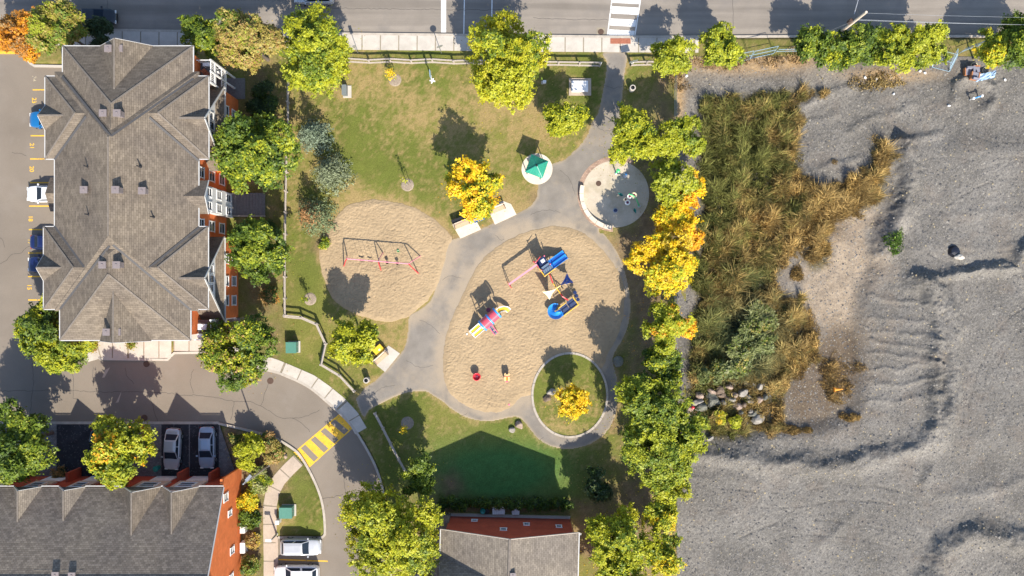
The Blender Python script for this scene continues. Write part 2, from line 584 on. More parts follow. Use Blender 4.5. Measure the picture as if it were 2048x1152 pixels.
def paver_mat(name, c, row=.16, wid=.24):
    t = NT(name)
    mp = t.n('ShaderNodeMapping')
    t.l(t.pos(), mp.inputs[0])
    br = t.n('ShaderNodeTexBrick', offset=.5, i_Color1=(*sc(c, .8), 1), i_Color2=(*sc(c, 1.2), 1), i_Mortar=(*sc(c, .55), 1), i_Scale=1.0,
             i_Mortar_Size=.01, i_Brick_Width=wid, i_Row_Height=row)
    t.l(mp.outputs[0], br.inputs['Vector'])
    col = t.mix(br.outputs['Color'], t.ramp(t.noise(1.2, 4), [(.3, (.85, .85, .85)), (.7, (1.15, 1.15, 1.15))]), 1.0, 'MULTIPLY')
    t.bump(br.outputs['Fac'], .4, -.008)
    return t.done(col, .9, 0, .2)
M['paver_red'] = paver_mat('brick_paver', (.36, .245, .18))
M['paver_grey'] = paver_mat('grey_paver', (.2, .19, .185))
# ------------------------------------------------------------------ the ground
def struct(o):
    return tag(o, kind='structure')

mb = MB()
gx0, gx1, gy0, gy1 = (-158 - 1024) / S, (2138 - 1024) / S, (576 - 1218) / S, (576 - 60) / S
for q in ([(-2500, -2500), (gx0, -2500), (gx0, 2500), (-2500, 2500)], [(gx1, -2500), (2500, -2500), (2500, 2500), (gx1, 2500)],
          [(gx0, -2500), (gx1, -2500), (gx1, gy0), (gx0, gy0)], [(gx0, gy1), (gx1, gy1), (gx1, 2500), (gx0, 2500)]):
    mb.poly(q, -.2)
mb.poly([(gx0, gy0), (gx1, gy0), (gx1, gy1), (gx0, gy1)], -1.8)
struct(mb.build('ground', ground_mat('dry_earth', (.2, .17, .11), .3, .25, 6, .25)))

road_px = [(-700, 58), (0, 58), (250, 60), (700, 67), (1230, 73), (1400, 73), (1600, 72), (2700, 72), (2700, -190), (-700, -190)]
lot_px = [(-700, 104), (40, 106), (54, 113), (58, 124), (68, 130), (165, 131), (165, 690), (200, 716), (335, 718), (348, 705), (405, 704), (440, 711),
          (527, 737), (560, 746), (587, 757), (622, 776), (652, 801), (677, 823), (697, 843), (713, 864), (732, 895), (750, 930), (762, 965), (772, 1010), (778, 1060), (781, 1120), (782, 1500),
          (554, 1500), (554, 1074), (605, 1074), (638, 1076), (648, 1071), (650, 1060), (647, 1020), (638, 985), (620, 945), (600, 912), (585, 898), (555, 880), (520, 868), (480, 858), (445, 850), (437, 846), (-700, 845)]
drive_px = [(-700, 846.5), (437, 846.5), (470, 945), (470, 962), (-700, 962)]
ROAD, LOT, DRIVE = wp2(road_px), wp2(lot_px), wp2(drive_px)
struct(MB().poly(ROAD, -.12).build('street', M['asphalt']))
lot_o = struct(MB().poly(LOT, -.12).build('parking_road', M['lot']))
struct(MB().poly(DRIVE, -.112).build('paved_forecourt', M['paver_grey']))
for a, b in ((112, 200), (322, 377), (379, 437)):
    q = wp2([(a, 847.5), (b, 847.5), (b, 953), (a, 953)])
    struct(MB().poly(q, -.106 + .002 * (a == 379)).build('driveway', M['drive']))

path_px = [(1206, 105.5), (1213, 125), (1211, 150), (1204, 190), (1196, 225), (1184, 245), (1174, 270), (1160, 290), (1149, 301), (1129, 319), (1100, 329), (1078, 350), (1075, 378), (1074, 391), (1068, 403), (1056, 415), (1039, 424), (1024, 431),
           (1000, 440), (965, 456), (940, 468), (917, 475), (903, 479), (894, 486), (890, 505), (883, 533), (876, 556), (870, 578), (861, 600), (844, 616), (819, 632), (816, 660), (812, 685), (806, 700), (799, 709), (784, 727), (769, 743), (752, 760), (731, 774), (719, 790), (712, 801),
           (727, 834), (738, 821), (755, 811), (777, 800), (800, 790), (824, 784), (850, 783), (870, 794), (887, 805), (905, 820), (937, 837), (975, 843), (1002, 839), (1029, 834), (1044, 840), (1056, 854), (1068, 869), (1084, 884), (1102, 893), (1126, 898), (1150, 897), (1176, 890), (1199, 877), (1213, 864), (1224, 848),
           (1232, 825), (1236, 793), (1235, 760), (1229, 737), (1226, 716), (1234, 697), (1245, 680), (1255, 655), (1261, 622), (1260, 592), (1254, 560), (1248, 535), (1240, 515), (1231, 498), (1219, 481), (1209, 468), (1199, 458), (1225, 400), (1262, 330), (1250, 262), (1242, 225), (1245, 192), (1249, 150), (1252, 105.5)]
PATH = spline(wp2(path_px), True, 4)
sandB_px = [(1024, 476), (1049, 465), (1079, 456), (1106, 452), (1136, 455), (1164, 464), (1186, 480), (1204, 497), (1219, 515), (1234, 536), (1244, 560), (1250, 585), (1249, 610), (1245, 635), (1239, 660), (1229, 685), (1214, 712), (1200, 740), (1120, 780), (1055, 792), (1039, 796), (1028, 808),
            (1012, 819), (987, 825), (962, 822), (932, 812), (907, 795), (894, 775), (887, 745), (887, 700), (894, 665), (907, 630), (924, 592), (937, 566), (947, 545), (962, 522), (985, 500), (1005, 487)]
sandA_px = [(690, 415), (720, 403), (750, 399), (790, 404), (830, 415), (860, 432), (885, 452), (903, 476), (896, 492), (890, 520), (881, 553), (868, 583), (850, 607), (822, 629), (800, 640), (770, 644), (735, 636), (700, 622), (670, 602), (652, 570), (642, 535), (638, 505), (650, 470), (668, 440)]
SANDA = spline(wp2(sandA_px), True, 5)
SANDB = spline(wp2(sandB_px), True, 5)
# lawn, beds and bare soil as one sheet that dips under the roads
SOFT = []
def lawncol(X, Y):
    px, py = X * S + 1024, 576 - Y * S
    n1 = fbm(X * .22, Y * .22, 3, 4)
    n2 = fbm(X * .9, Y * .9, 13, 4)
    n3 = fbm(X * 3.1, Y * 3.1, 17, 3)
    n4 = np.random.default_rng(9).random(X.shape)
    dry = (n1 - .5) * 1.1 + (n2 - .5) * 1.3 + (n3 - .5) * 1.6 + (n4 - .5) * .55 + .14
    pd_ = np.minimum(np.abs(segdist(X, Y, PATH, True)), segdist(X, Y, SANDA, True))
    dry = dry + .75 * np.exp(-(pd_ / .45) ** 2)
    for bx, by, rx, ry, a in ((880, 205, 190, 70, .55), (690, 165, 60, 45, .45), (1075, 230, 70, 60, .5), (700, 395, 60, 50, .4), (860, 445, 70, 45, .4), (610, 465, 45, 60, .45),
                              (1140, 850, 60, 50, .45), (1040, 415, 60, 40, .9), (560, 190, 40, 120, .7), (1010, 310, 70, 60, -.1), (740, 340, 80, 60, -.2), (620, 570, 50, 60, -.55), (610, 690, 60, 90, -.55),
                              (840, 110, 170, 18, -.4), (640, 290, 40, 160, -.15), (900, 830, 120, 60, -.35), (1000, 940, 160, 60, -.9), (800, 480, 60, 30, -.2), (610, 1020, 40, 70, -.1), (1140, 740, 60, 40, -.35),
                              (790, 690, 30, 40, .35), (1165, 200, 50, 80, -.35), (1290, 150, 40, 50, .2), (870, 960, 20, 40, .6)):
        dry = dry + a * np.exp(-((px - bx) / rx) ** 2 - ((py - by) / ry) ** 2)
    dry = np.clip(dry, 0, 1)[..., None]
    g = np.array([.118, .135, .026]) * (1 - .35 * (n2[..., None] - .5))
    g2 = np.array([.195, .182, .046])
    g = g + (g2 - g) * np.clip((n1[..., None] - .35) * 2, 0, 1)
    d = np.array([.3, .22, .092])
    c = g * (1 - dry) + d * dry
    lush_shade = np.clip(1.3 * np.exp(-((px - 990) / 130) ** 2 - ((py - 945) / 55) ** 2), 0, .85)[..., None]  # lush grass, with the green of the house's shade put into its colour
    c = c * (1 - lush_shade) + np.array([.055, .17, .048]) * (.7 + .6 * n3[..., None]) * lush_shade
    soil = np.zeros_like(n1)
    for bx, by, rx, ry, a in ((1300, 560, 55, 260, 1.1), (1260, 500, 30, 45, .8), (1330, 180, 20, 80, .7), (1290, 960, 60, 80, 1.0), (1240, 1090, 100, 70, 1.1), (1225, 800, 15, 60, .6), (515, 260, 42, 150, .8), (515, 560, 45, 120, .7),
                              (520, 930, 60, 60, 1.3), (500, 1060, 26, 110, 1.3), (455, 880, 25, 40, 1), (880, 480, 40, 16, .7), (640, 480, 22, 40, .6), (1075, 400, 30, 20, .5), (545, 690, 22, 60, .5), (900, 975, 26, 34, .7), (840, 1090, 60, 60, 1.2), (60, 90, 60, 20, .3), (1010, 1015, 160, 14, 1.0), (250, 95, 140, 14, .5)):
        soil = soil + a * np.exp(-((px - bx) / rx) ** 2 - ((py - by) / ry) ** 2)
    soil = np.clip(soil * (.5 + n2) + (n2 - .55) * .5 * (soil > .2), 0, 1)[..., None]
    s1 = np.array([.19, .135, .075]) * (.6 + .8 * fbm(X * 2.3, Y * 2.3, 23, 3)[..., None])
    return c * (1 - soil) + s1 * soil

def gridmesh(name, px0, px1, py0, py1, step, zfun, cfun, mat, keep=None, smooth=True):
    x0, x1 = (px0 - 1024) / S, (px1 - 1024) / S
    y0, y1 = (576 - py1) / S, (576 - py0) / S
    nx, ny = int((x1 - x0) / step) + 1, int((y1 - y0) / step) + 1
    X, Y = np.meshgrid(np.linspace(x0, x1, nx), np.linspace(y0, y1, ny))
    Z = zfun(X, Y)
    C = cfun(X, Y, Z)
    idx = np.arange(nx * ny).reshape(ny, nx)
    F = np.stack([idx[:-1, :-1], idx[:-1, 1:], idx[1:, 1:], idx[1:, :-1]], -1).reshape(-1, 4)
    V = np.stack([X, Y, Z], -1).reshape(-1, 3)
    Cc = C.reshape(-1, 3)
    if keep is not None:
        k = keep(X, Y).ravel()
        F = F[k[F].any(axis=1)]
        u, inv = np.unique(F, return_inverse=True)
        V, Cc, F = V[u], Cc[u], inv.reshape(F.shape)
    return npmesh(name, V, F, mat, None, Cc, smooth)

def lawn_z(X, Y):
    sd = np.maximum(np.maximum(sdist(X, Y, ROAD), sdist(X, Y, LOT)), sdist(X, Y, DRIVE))
    z = (fbm(X * .5, Y * .5, 31, 3) - .5) * .03
    return np.where((sd > -.14) | (np.maximum(sdist(X, Y, SANDA), sdist(X, Y, SANDB)) > .8), -.3, np.minimum(z, -.004))
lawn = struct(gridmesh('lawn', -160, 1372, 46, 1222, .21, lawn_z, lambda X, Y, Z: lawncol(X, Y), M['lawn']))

# short grass standing on it
def grass_field(name, n, label, box, hmin, hmax, wid, colf, reject):
    X = rng.uniform(box[0], box[1], n)
    Y = rng.uniform(box[2], box[3], n)
    k = ~reject(X, Y)
    X, Y = X[k], Y[k]
    n = len(X)
    a = rng.uniform(0, 2 * np.pi, n)
    h = rng.uniform(hmin, hmax, n)
    ln = rng.uniform(.2, .9, n) * h
    w = wid * rng.uniform(.6, 1.3, n)
    la = rng.uniform(0, 2 * np.pi, n)
    V = np.zeros((n, 3, 3))
    V[:, 0] = np.stack([X - np.cos(a) * w, Y - np.sin(a) * w, np.full(n, -.01)], -1)
    V[:, 1] = np.stack([X + np.cos(a) * w, Y + np.sin(a) * w, np.full(n, -.01)], -1)
    V[:, 2] = np.stack([X + np.cos(la) * ln, Y + np.sin(la) * ln, h], -1)
    c = colf(X, Y) * rng.uniform(.6, 1.6, (n, 1))
    return tag(npmesh(name, V.reshape(-1, 3), np.arange(n * 3).reshape(n, 3), M['blade'], None, np.repeat(c, 3, axis=0)), label, 'grass', kind='stuff')

# ---- park paths
def path_z(X, Y):
    return np.where((sdist(X, Y, PATH) > 0) & (np.maximum(sdist(X, Y, SANDA), sdist(X, Y, SANDB)) < .7), .008, np.where(sdist(X, Y, PATH) > 0, -.2, -.05))
def path_c(X, Y, Z):
    n1, n2, n3 = fbm(X * .3, Y * .3, 50, 4), fbm(X * 1.1, Y * 1.1, 54, 4), fbm(X * 3, Y * 3, 58, 3)
    ds = np.minimum(segdist(X, Y, SANDB, True), segdist(X, Y, SANDA, True))
    tan = np.clip(1.15 * np.exp(-(ds / 1.1) ** 1.2) * (.3 + 1.3 * n2) + 1.6 * (n1 - .55) + .5 * (n3 - .6), 0, .9)[..., None]
    edge = np.clip(np.exp(-(segdist(X, Y, PATH, True) / .22) ** 2) * (.2 + n2), 0, .7)[..., None]
    c = np.array([.218, .194, .166]) * (.78 + .44 * n2[..., None])
    c = c * (1 - tan) + np.array([.34, .275, .2]) * tan
    return c * (1 - edge) + np.array([.38, .3, .2]) * edge
path_o = struct(gridmesh('park_path', 700, 1275, 96, 910, .1, path_z, path_c, M['pathway'], lambda X, Y: sdist(X, Y, PATH) > -.12, smooth=False))

# ---- sand
hollows = [(p.x, p.y) for p in WP([(718, 520), (737, 522), (770, 524), (792, 526), (937, 674), (1022, 618), (1138, 502), (1108, 634), (1000, 672), (954, 742), (1014, 742)])]
def sandfun(poly, seed):
    P = spline(wp2(poly), True, 5)
    def z(X, Y):
        wob = (fbm(X * 1.3, Y * 1.3, seed, 3) - .5) * .5
        sd = sdist(X, Y, P) + wob * .5
        wx, wy = X + .35 * (fbm(X * 1.1, Y * 1.1, seed + 5, 2) - .5), Y + .5 * (fbm(X * 1.1, Y * 1.1, seed + 9, 2) - .5)
        a = 1 - np.abs(2 * vnoise(wx * 3.9, wy * 5.2, seed + 2) - 1)
        b = 1 - np.abs(2 * vnoise(wx * 6.6, wy * 8.2, seed + 3) - 1)
        relief = (.05 * a + .065 * b) * (.45 + 1.0 * fbm(X * .55, Y * .55, seed + 21, 3)) + .03 * fbm(X * .4, Y * .4, seed + 7, 2)
        for hx, hy in hollows:
            relief = relief - .1 * np.exp(-((X - hx) ** 2 + (Y - hy) ** 2) / .3)
        return np.where(sd > 0, .012 + smooth01(sd / .5) * (relief - .012) + .01, -.06)
    def c(X, Y, Z):
        n = fbm(X * .5, Y * .5, seed + 11, 4)[..., None]
        f = fbm(X * 4, Y * 4, seed + 15, 2)[..., None]
        return np.array([.365, .27, .163]) * (.88 + .24 * n) * (.9 + .2 * f)
    def keep(X, Y):
        return sdist(X, Y, P) > -.4
    return P, z, c, keep
SANDB, zB0, cB, kB = sandfun(sandB_px, 40)
_ic = W(1139.5, 790)
zB = lambda X, Y: np.where(((X - _ic.x) / (76 / S)) ** 2 + ((Y - _ic.y) / (85 / S)) ** 2 < 1, -.08, zB0(X, Y))
SANDA, zA, cA, kA = sandfun(sandA_px, 70)
struct(gridmesh('sand_pit', 875, 1262, 440, 836, .065, zB, cB, M['sand'], kB, smooth=False))
struct(gridmesh('sand_pit', 628, 915, 390, 655, .065, zA, cA, M['sand'], kA, smooth=False))

# ---- round lawn island with its concrete ring
isl = W(1139.5, 790)
IX, IY = 77 / S, 86 / S
n_seg = 22
ring = empty('island_kerb', isl, kind='structure')
for k in range(n_seg):
    m = MB()
    a0, a1 = 2 * math.pi * k / n_seg + .004, 2 * math.pi * (k + 1) / n_seg - .004
    out, inn = [], []
    for j in range(5):
        t = a0 + (a1 - a0) * j / 4
        out.append((isl.x + IX * math.cos(t), isl.y + IY * math.sin(t)))
        inn.append((isl.x + (IX - .24) * math.cos(t), isl.y + (IY - .24) * math.sin(t)))
    m.prism(out + inn[::-1], -.1, .15)
    m.build('kerb_stone', M['kerb'], ring)
ISL = circle(isl, IX - .2, 48, IY - .2)
def isl_z(X, Y):
    return np.where(sdist(X, Y, ISL) > -.1, .09 + (fbm(X, Y, 90, 2) - .5) * .04, .09)
def clip_keep(P, m=0.0):
    return lambda X, Y: sdist(X, Y, P) > m
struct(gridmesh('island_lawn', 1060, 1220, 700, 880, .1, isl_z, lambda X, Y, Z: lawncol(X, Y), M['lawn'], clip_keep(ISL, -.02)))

BL = []
def no_grass(X, Y):
    r = sdist(X, Y, ROAD) > -.25
    for P in (LOT, DRIVE): r |= sdist(X, Y, P) > -.25
    for P in (PATH, SANDA, SANDB, circle(W(1231, 388), 76 / S), circle(W(1074, 338), 31 / S), circle(isl, IX, 40, IY)):
        r |= sdist(X, Y, P) > -.05
    px, py = X * S + 1024, 576 - Y * S
    r |= (px > 195) & (px < 470) & (py > 130) & (py < 722)
    r |= (py > 1030) & (px > 850) & (px < 1150)
    r |= (py > 955) & (px < 470)
    r |= (py < 104) & (px < 1400)
    return r

# ---- slabs
def slab_walk(name, line, w, length, mat, z0=-.1, z1=.03, label=None, gap=.014, off=0.0):
    """pavement: a dirt bed, every slab a piece of its own"""
    P = resample(line, .12)
    root_m = MB()
    ribbon(root_m, P, w, z0, z1 - .025)
    root = struct(root_m.build(name, M['joint']))
    D = [0]
    for a, b in zip(P[:-1], P[1:]): D.append(D[-1] + math.hypot(b[0] - a[0], b[1] - a[1]))
    A, B = offset_line(P, w / 2), offset_line(P, -w / 2)
    s = -off
    while s < D[-1]:
        i = [j for j, d in enumerate(D) if s + gap / 2 <= d <= s + length - gap / 2]
        if len(i) > 2:
            i0, i1 = i[0], i[-1] + 1
            step = max(1, (i1 - i0) // 6)
            ii = list(range(i0, i1 - 1, step)) + [i1 - 1]
            m = MB()
            dz = random.uniform(-.006, .006)
            m.prism([A[j] for j in ii] + [B[j] for j in reversed(ii)], z0 + .02, z1 + dz)
            m.build('slab', mat, root)
        s += length
    return root

slab_walk('pavement', wp2([(60, 75), (210, 75), (360, 76), (700, 84), (1100, 88), (1230, 89), (1398, 90)]), 1.72, 2.05, M['concrete'])
slab_walk('pavement', wp2([(430, 700), (470, 709), (520, 722), (552, 732), (590, 748), (622, 762), (652, 783), (680, 806), (705, 833), (722, 862)]), 1.45, 1.95, M['concrete'])
slab_walk('pavement', wp2([(597, 920), (578, 938), (558, 960), (545, 985), (540, 1012), (540, 1060), (541, 1120), (540, 1260)]), 1.5, 2.05, M['concrete_warm'])
slab_walk('building_walk', wp2([(165, 700), (200, 690), (260, 690), (345, 690)]), 2.9, 1.72, M['concrete'])
slab_walk('building_walk', wp2([(347, 683), (470, 683)]), 2.1, 1.72, M['concrete'])

# ---- kerbs
def kerb(line, mat=None, w=.26, z1=.04):
    m = MB()
    ribbon(m, line, w, -.3, z1)
    struct(m.build('kerb', mat or M['kerb']))
kerb(wp2([(-700, -191), (2700, -191)]))
kerb(wp2([(130, 59), (250, 60.5), (700, 67.5), (1230, 73.5), (1400, 73.5), (1600, 72.5), (2600, 72.5)]))
kerb(wp2([(57, 122), (61, 127), (68, 131.5), (125, 132.5), (165, 132.5)]), M['concrete'])
kerb(wp2([(-500, 103), (40, 105), (53, 112), (57, 122)]), M['line_yellow'])
kerb(wp2([(166, 132), (166, 690), (201, 718), (335, 719.5), (348, 706), (405, 705)]), M['concrete'])
E_kerb = spline(wp2([(405, 705), (440, 712), (527, 738), (560, 747), (587, 758), (622, 777), (652, 802), (677, 824), (697, 844), (713, 865), (732, 896), (750, 931), (762, 966), (772, 1011), (778, 1060), (781, 1120), (782, 1400)]), False, 4)
kerb(E_kerb)
kerb(spline(wp2([(437, 847), (480, 857), (520, 867), (555, 879), (585, 897), (600, 911), (620, 944), (638, 984), (647, 1020), (650, 1060), (648, 1071), (638, 1076), (605, 1075), (556, 1075)]), False, 4))
kerb(wp2([(554, 1074), (554, 1400)]), M['concrete_warm'])
kerb(wp2([(-500, 846), (437, 846)]), w=.3, z1=-.085)

# ---- concrete pads
def pad(name, poly, z=.03, mat='pale_concrete'):
    return struct(MB().prism(wp2(poly), -.08, z).build(name, M[mat]))
pad('bench_pad', [(913, 464), (921, 477), (962, 459), (955, 446), (941, 433), (905, 450)])
pad('bench_pad', [(981, 430), (990, 449), (1033, 429), (1022, 408), (1006, 402), (972, 416)])
pad('bench_pad', [(777, 691), (800, 707), (770, 744), (754, 731), (745, 722)], mat='concrete')
pc = W(1074, 338)
struct(MB().prism(circle(pc, 31 / S, 40), -.05, .035).build('shelter_pad', M['pale_concrete']))
sp = W(1231, 388)
m = MB()
arc_o = [(sp.x + 76 / S * math.cos(R(a)), sp.y + 76 / S * math.sin(R(a))) for a in range(62, 268, 4)]
arc_i = [(sp.x + 66 / S * math.cos(R(a)), sp.y + 66 / S * math.sin(R(a))) for a in range(62, 268, 4)]
m.prism(arc_o + arc_i[::-1], -.05, .02)
struct(m.build('brick_paving', M['paver_red']))
splash = struct(MB().prism(circle(sp, 67 / S, 56), -.05, .034).build('splash_pad', M['splash']))
m = MB()
m.lathe((sp.x, sp.y, .034), [(66.6 / S - .1, 0), (66.6 / S - .1, .004), (66.6 / S, .004)], 56)

# ---- painted markings
def marking(root, name, poly, z, mat):
    return MB().poly(wp2(poly), z).build(name, mat, root)
cw = empty('crosswalk', W(1248, 35, -.116), kind='structure')
def cwx(y, side):
    return (1225 + (1216.5 - 1225) * y / 70) if side == 0 else (1280 + (1269 - 1280) * y / 71)
for y0, y1 in ((-62, -48), (-37, -23), (-12, 5.5), (12.5, 27), (37, 51), (59, 71)):
    marking(cw, 'stripe', [(cwx(y0, 0) + 1, y0 - 1), (cwx(y0, 1) - 1, y0 + 2), (cwx(y1, 1) - 1, y1 + 2), (cwx(y1, 0) + 1, y1 - 1)], -.116, M['line_white'])
for sd_ in (0, 1):
    x0, x1 = cwx(-70, sd_), cwx(71, sd_)
    o_ = -2.2 if sd_ == 0 else 2.2
    marking(cw, 'edge_line', [(x0, -70), (x0 + o_, -70), (x1 + o_, 71), (x1, 71)], -.114, M['line_white'])
st = empty('street_markings', W(930, 30, -.116), kind='structure')
marking(st, 'stop_line', [(882, -50), (892, -50), (892, 64), (882, 64)], -.115, M['line_white'])
marking(st, 'lane_line', [(928.5, -60), (930.5, -60), (928.5, 67), (926.5, 67)], -.116, M['line_white'])
marking(st, 'lane_line', [(984, -60), (986, -60), (984, 60), (982, 60)], -.116, M['line_white'])
yc = empty('crosswalk', W(648, 882, -.116), kind='structure')
ya, yb, yc2, yd = Vector((588, 906)), Vector((680, 828)), Vector((710, 851)), Vector((616, 936))
def yq(s, t):
    p = (ya + (yb - ya) * s) * (1 - t) + (yd + (yc2 - yd) * s) * t
    return (p.x, p.y)
for s0, s1 in ((0, .13), (.225, .345), (.44, .56), (.655, .775), (.87, 1.0)):
    marking(yc, 'stripe', [yq(s0, .03), yq(s1, .03), yq(s1, .97), yq(s0, .97)], -.1165, M['line_yellow'])
for t0, t1 in ((-.03, .035), (.965, 1.03)):
    marking(yc, 'edge_line', [yq(-.01, t0), yq(1.01, t0), yq(1.01, t1), yq(-.01, t1)], -.1145, M['line_yellow'])
pm = empty('parking_markings', W(100, 380, -.116), kind='structure')
for y, x in ((179, 64), (225, 62), (271, 60), (317.5, 59), (365, 58), (412, 57), (459, 56.5), (506, 55), (553, 55), (600, 55)):
    marking(pm, 'bay_line', [(x, y - 1.2), (160, y - 1.2), (160, y + 1.2), (x, y + 1.2)], -.1165, M['line_yellow'])
def number(txt, px, py, mat, size=.62):
    cu = bpy.data.curves.new('bay_number', 'FONT')
    cu.body = txt
    cu.size = size
    cu.align_x, cu.align_y = 'CENTER', 'CENTER'
    cu.offset = .012
    cu.materials.append(mat)
    o = bpy.data.objects.new('bay_number', cu)
    COL.objects.link(o)
    o.parent = pm
    o.location = W(px, py, -.1165) - wloc(pm)
    o.rotation_euler = (0, 0, R(-90))
number('24', 68, 157, M['line_faint'])
for t_, x, y in (('23', 68, 201), ('21', 63.5, 292), ('20', 63, 338), ('18', 61, 437), ('17', 59.5, 483), ('15', 58.5, 574)):
    number(t_, x, y, M['line_yellow'] if t_ != '17' else M['line_worn'], .66)
bm_ = empty('parking_markings', W(600, 1121, -.116), kind='structure')
marking(bm_, 'bay_line', [(556, 1118.5), (655, 1122), (655, 1124.5), (556, 1121)], -.1165, M['line_yellow'])
rp = empty('road_patch', W(220, 770, -.116), kind='structure')
for q in ([(210, 740), (219, 735), (208, 755), (203, 756)], [(231, 805), (242, 783), (236, 805), (229, 806)]):
    marking(rp, 'faded_arrow', q, -.1165, M['concrete_warm'])

# ---- cracks in the asphalt
cr = empty('asphalt_cracks', W(300, 780, -.116), kind='structure')
rc = random.Random(3)
for ln in ([(-60, 781), (40, 782), (120, 781), (210, 784), (300, 784), (340, 787), (365, 791), (388, 790), (430, 795), (468, 803), (500, 803), (515, 811), (530, 818), (560, 835), (585, 837), (612, 833), (640, 820)],
           [(250, 737), (251, 752), (262, 760), (268, 770)], [(386, 738), (380, 764), (388, 790)], [(468, 803), (464, 826), (459, 846)], [(538, 764), (530, 785), (521, 813)], [(585, 837), (610, 852), (622, 866)],
           [(146, 740), (145, 795), (156, 798), (158, 806)], [(185, 735), (185, 775)], [(-20, 465), (4, 480), (9, 500)], [(-10, 533), (10, 522), (22, 508), (40, 508), (50, 496), (64, 491)], [(22, 305), (38, 307), (56, 312)],
           [(642, 999), (668, 994), (690, 989)], [(667, 905), (678, 925), (685, 940), (690, 985), (691, 1000)], [(716, 1060), (714, 1140), (710, 1200)], [(212, -40), (214, 0), (212, 16), (210, 60)], [(1466, -60), (1466, 70)], [(60, 700), (66, 760), (62, 800), (58, 840)],
           [(640, 15), (705, 16), (860, 18), (1010, 19)], [(1066, 35), (1180, 39), (1230, 38)], [(300, 796), (305, 812), (314, 845)]):
    P = resample(spline(wp2(ln), False, 3), .35)
    P = [(x + rc.uniform(-.07, .07), y + rc.uniform(-.07, .07)) for x, y in P]
    if len(P) < 3: continue
    m = MB()
    a, b = offset_line(P, .018), offset_line(P, -.018)
    V = [(x, y, -.1155) for x, y in a] + [(x, y, -.1155) for x, y in b]
    n = len(a)
    m.add(V, [(n + i, n + i + 1, i + 1, i) for i in range(n - 1)])
    m.build('crack', M['crack'], cr)

pc_ = empty('path_cracks', W(900, 620, .01), kind='structure')
for ln in ([(885, 560), (900, 552), (925, 556)], [(840, 640), (862, 650), (880, 668)], [(812, 720), (840, 735), (868, 730)], [(1120, 340), (1140, 360), (1150, 390)], [(1060, 430), (1090, 420), (1125, 425)], [(1205, 170), (1225, 176), (1245, 172)], [(1190, 250), (1210, 262), (1232, 258)],
           [(745, 790), (765, 775), (790, 770)], [(920, 835), (935, 825)], [(1080, 880), (1090, 872)], [(990, 470), (1000, 480), (1010, 478)], [(1226, 790), (1232, 775)]):
    P = resample(spline(wp2(ln), False, 4), .25)
    P = [(x + rc.uniform(-.06, .06), y + rc.uniform(-.06, .06)) for x, y in P]
    if len(P) < 3: continue
    a, b = offset_line(P, .013), offset_line(P, -.013)
    n = len(a)
    MB().add([(x, y, .0125) for x, y in a] + [(x, y, .0125) for x, y in b], [(n + i, n + i + 1, i + 1, i) for i in range(n - 1)]).build('crack', M['crack'], pc_)
# ---- manhole covers, drains
def manhole(px, py, r=.34, z=-.118, frame=None, label='', mat='iron'):
    p = W(px, py, 0)
    root = empty('manhole_cover', (p.x, p.y, z), label, 'manhole')
    m = MB()
    m.lathe((0, 0, 0), [(r, 0), (r, .012), (r - .05, .016), (r - .055, .008), (0, .008)], 20)
    m.build('rim', M[mat], root, local=True)
    m = MB()
    for k in range(-2, 3):
        w = math.sqrt(max(.01, (r - .08) ** 2 - (k * .11) ** 2))
        m.box((0, k * .11, .012), (2 * w, .05, .012))
    m.build('grating', M[mat], root, local=True)
    if frame:
        m = MB()
        m.box((0, 0, -.002), (frame, frame, .008))
        m.build('apron', M['joint'], root, local=True)
    return root
manhole(1202, 63, .33, frame=.95, label='rusty square framed drain beside the white crosswalk')
manhole(540, 762, .36, label='round rusty manhole cover in the curving drive by the pavement')
manhole(292, 728, .36, frame=None, label='rusty drain cover at the kerb of the building walk')
manhole(288, 836, .36, label='dark round manhole cover in the shade by the driveways')
manhole(1197, 367, .3, z=.036, label='round brown drain cover in the splash pad floor')
m = MB()
m.box(W(1241, 82, .045), (2.25, .6, .02))
struct(m.build('tactile_plate', plain('rusty_plate', (.33, .12, .07), .8, var=.2)))
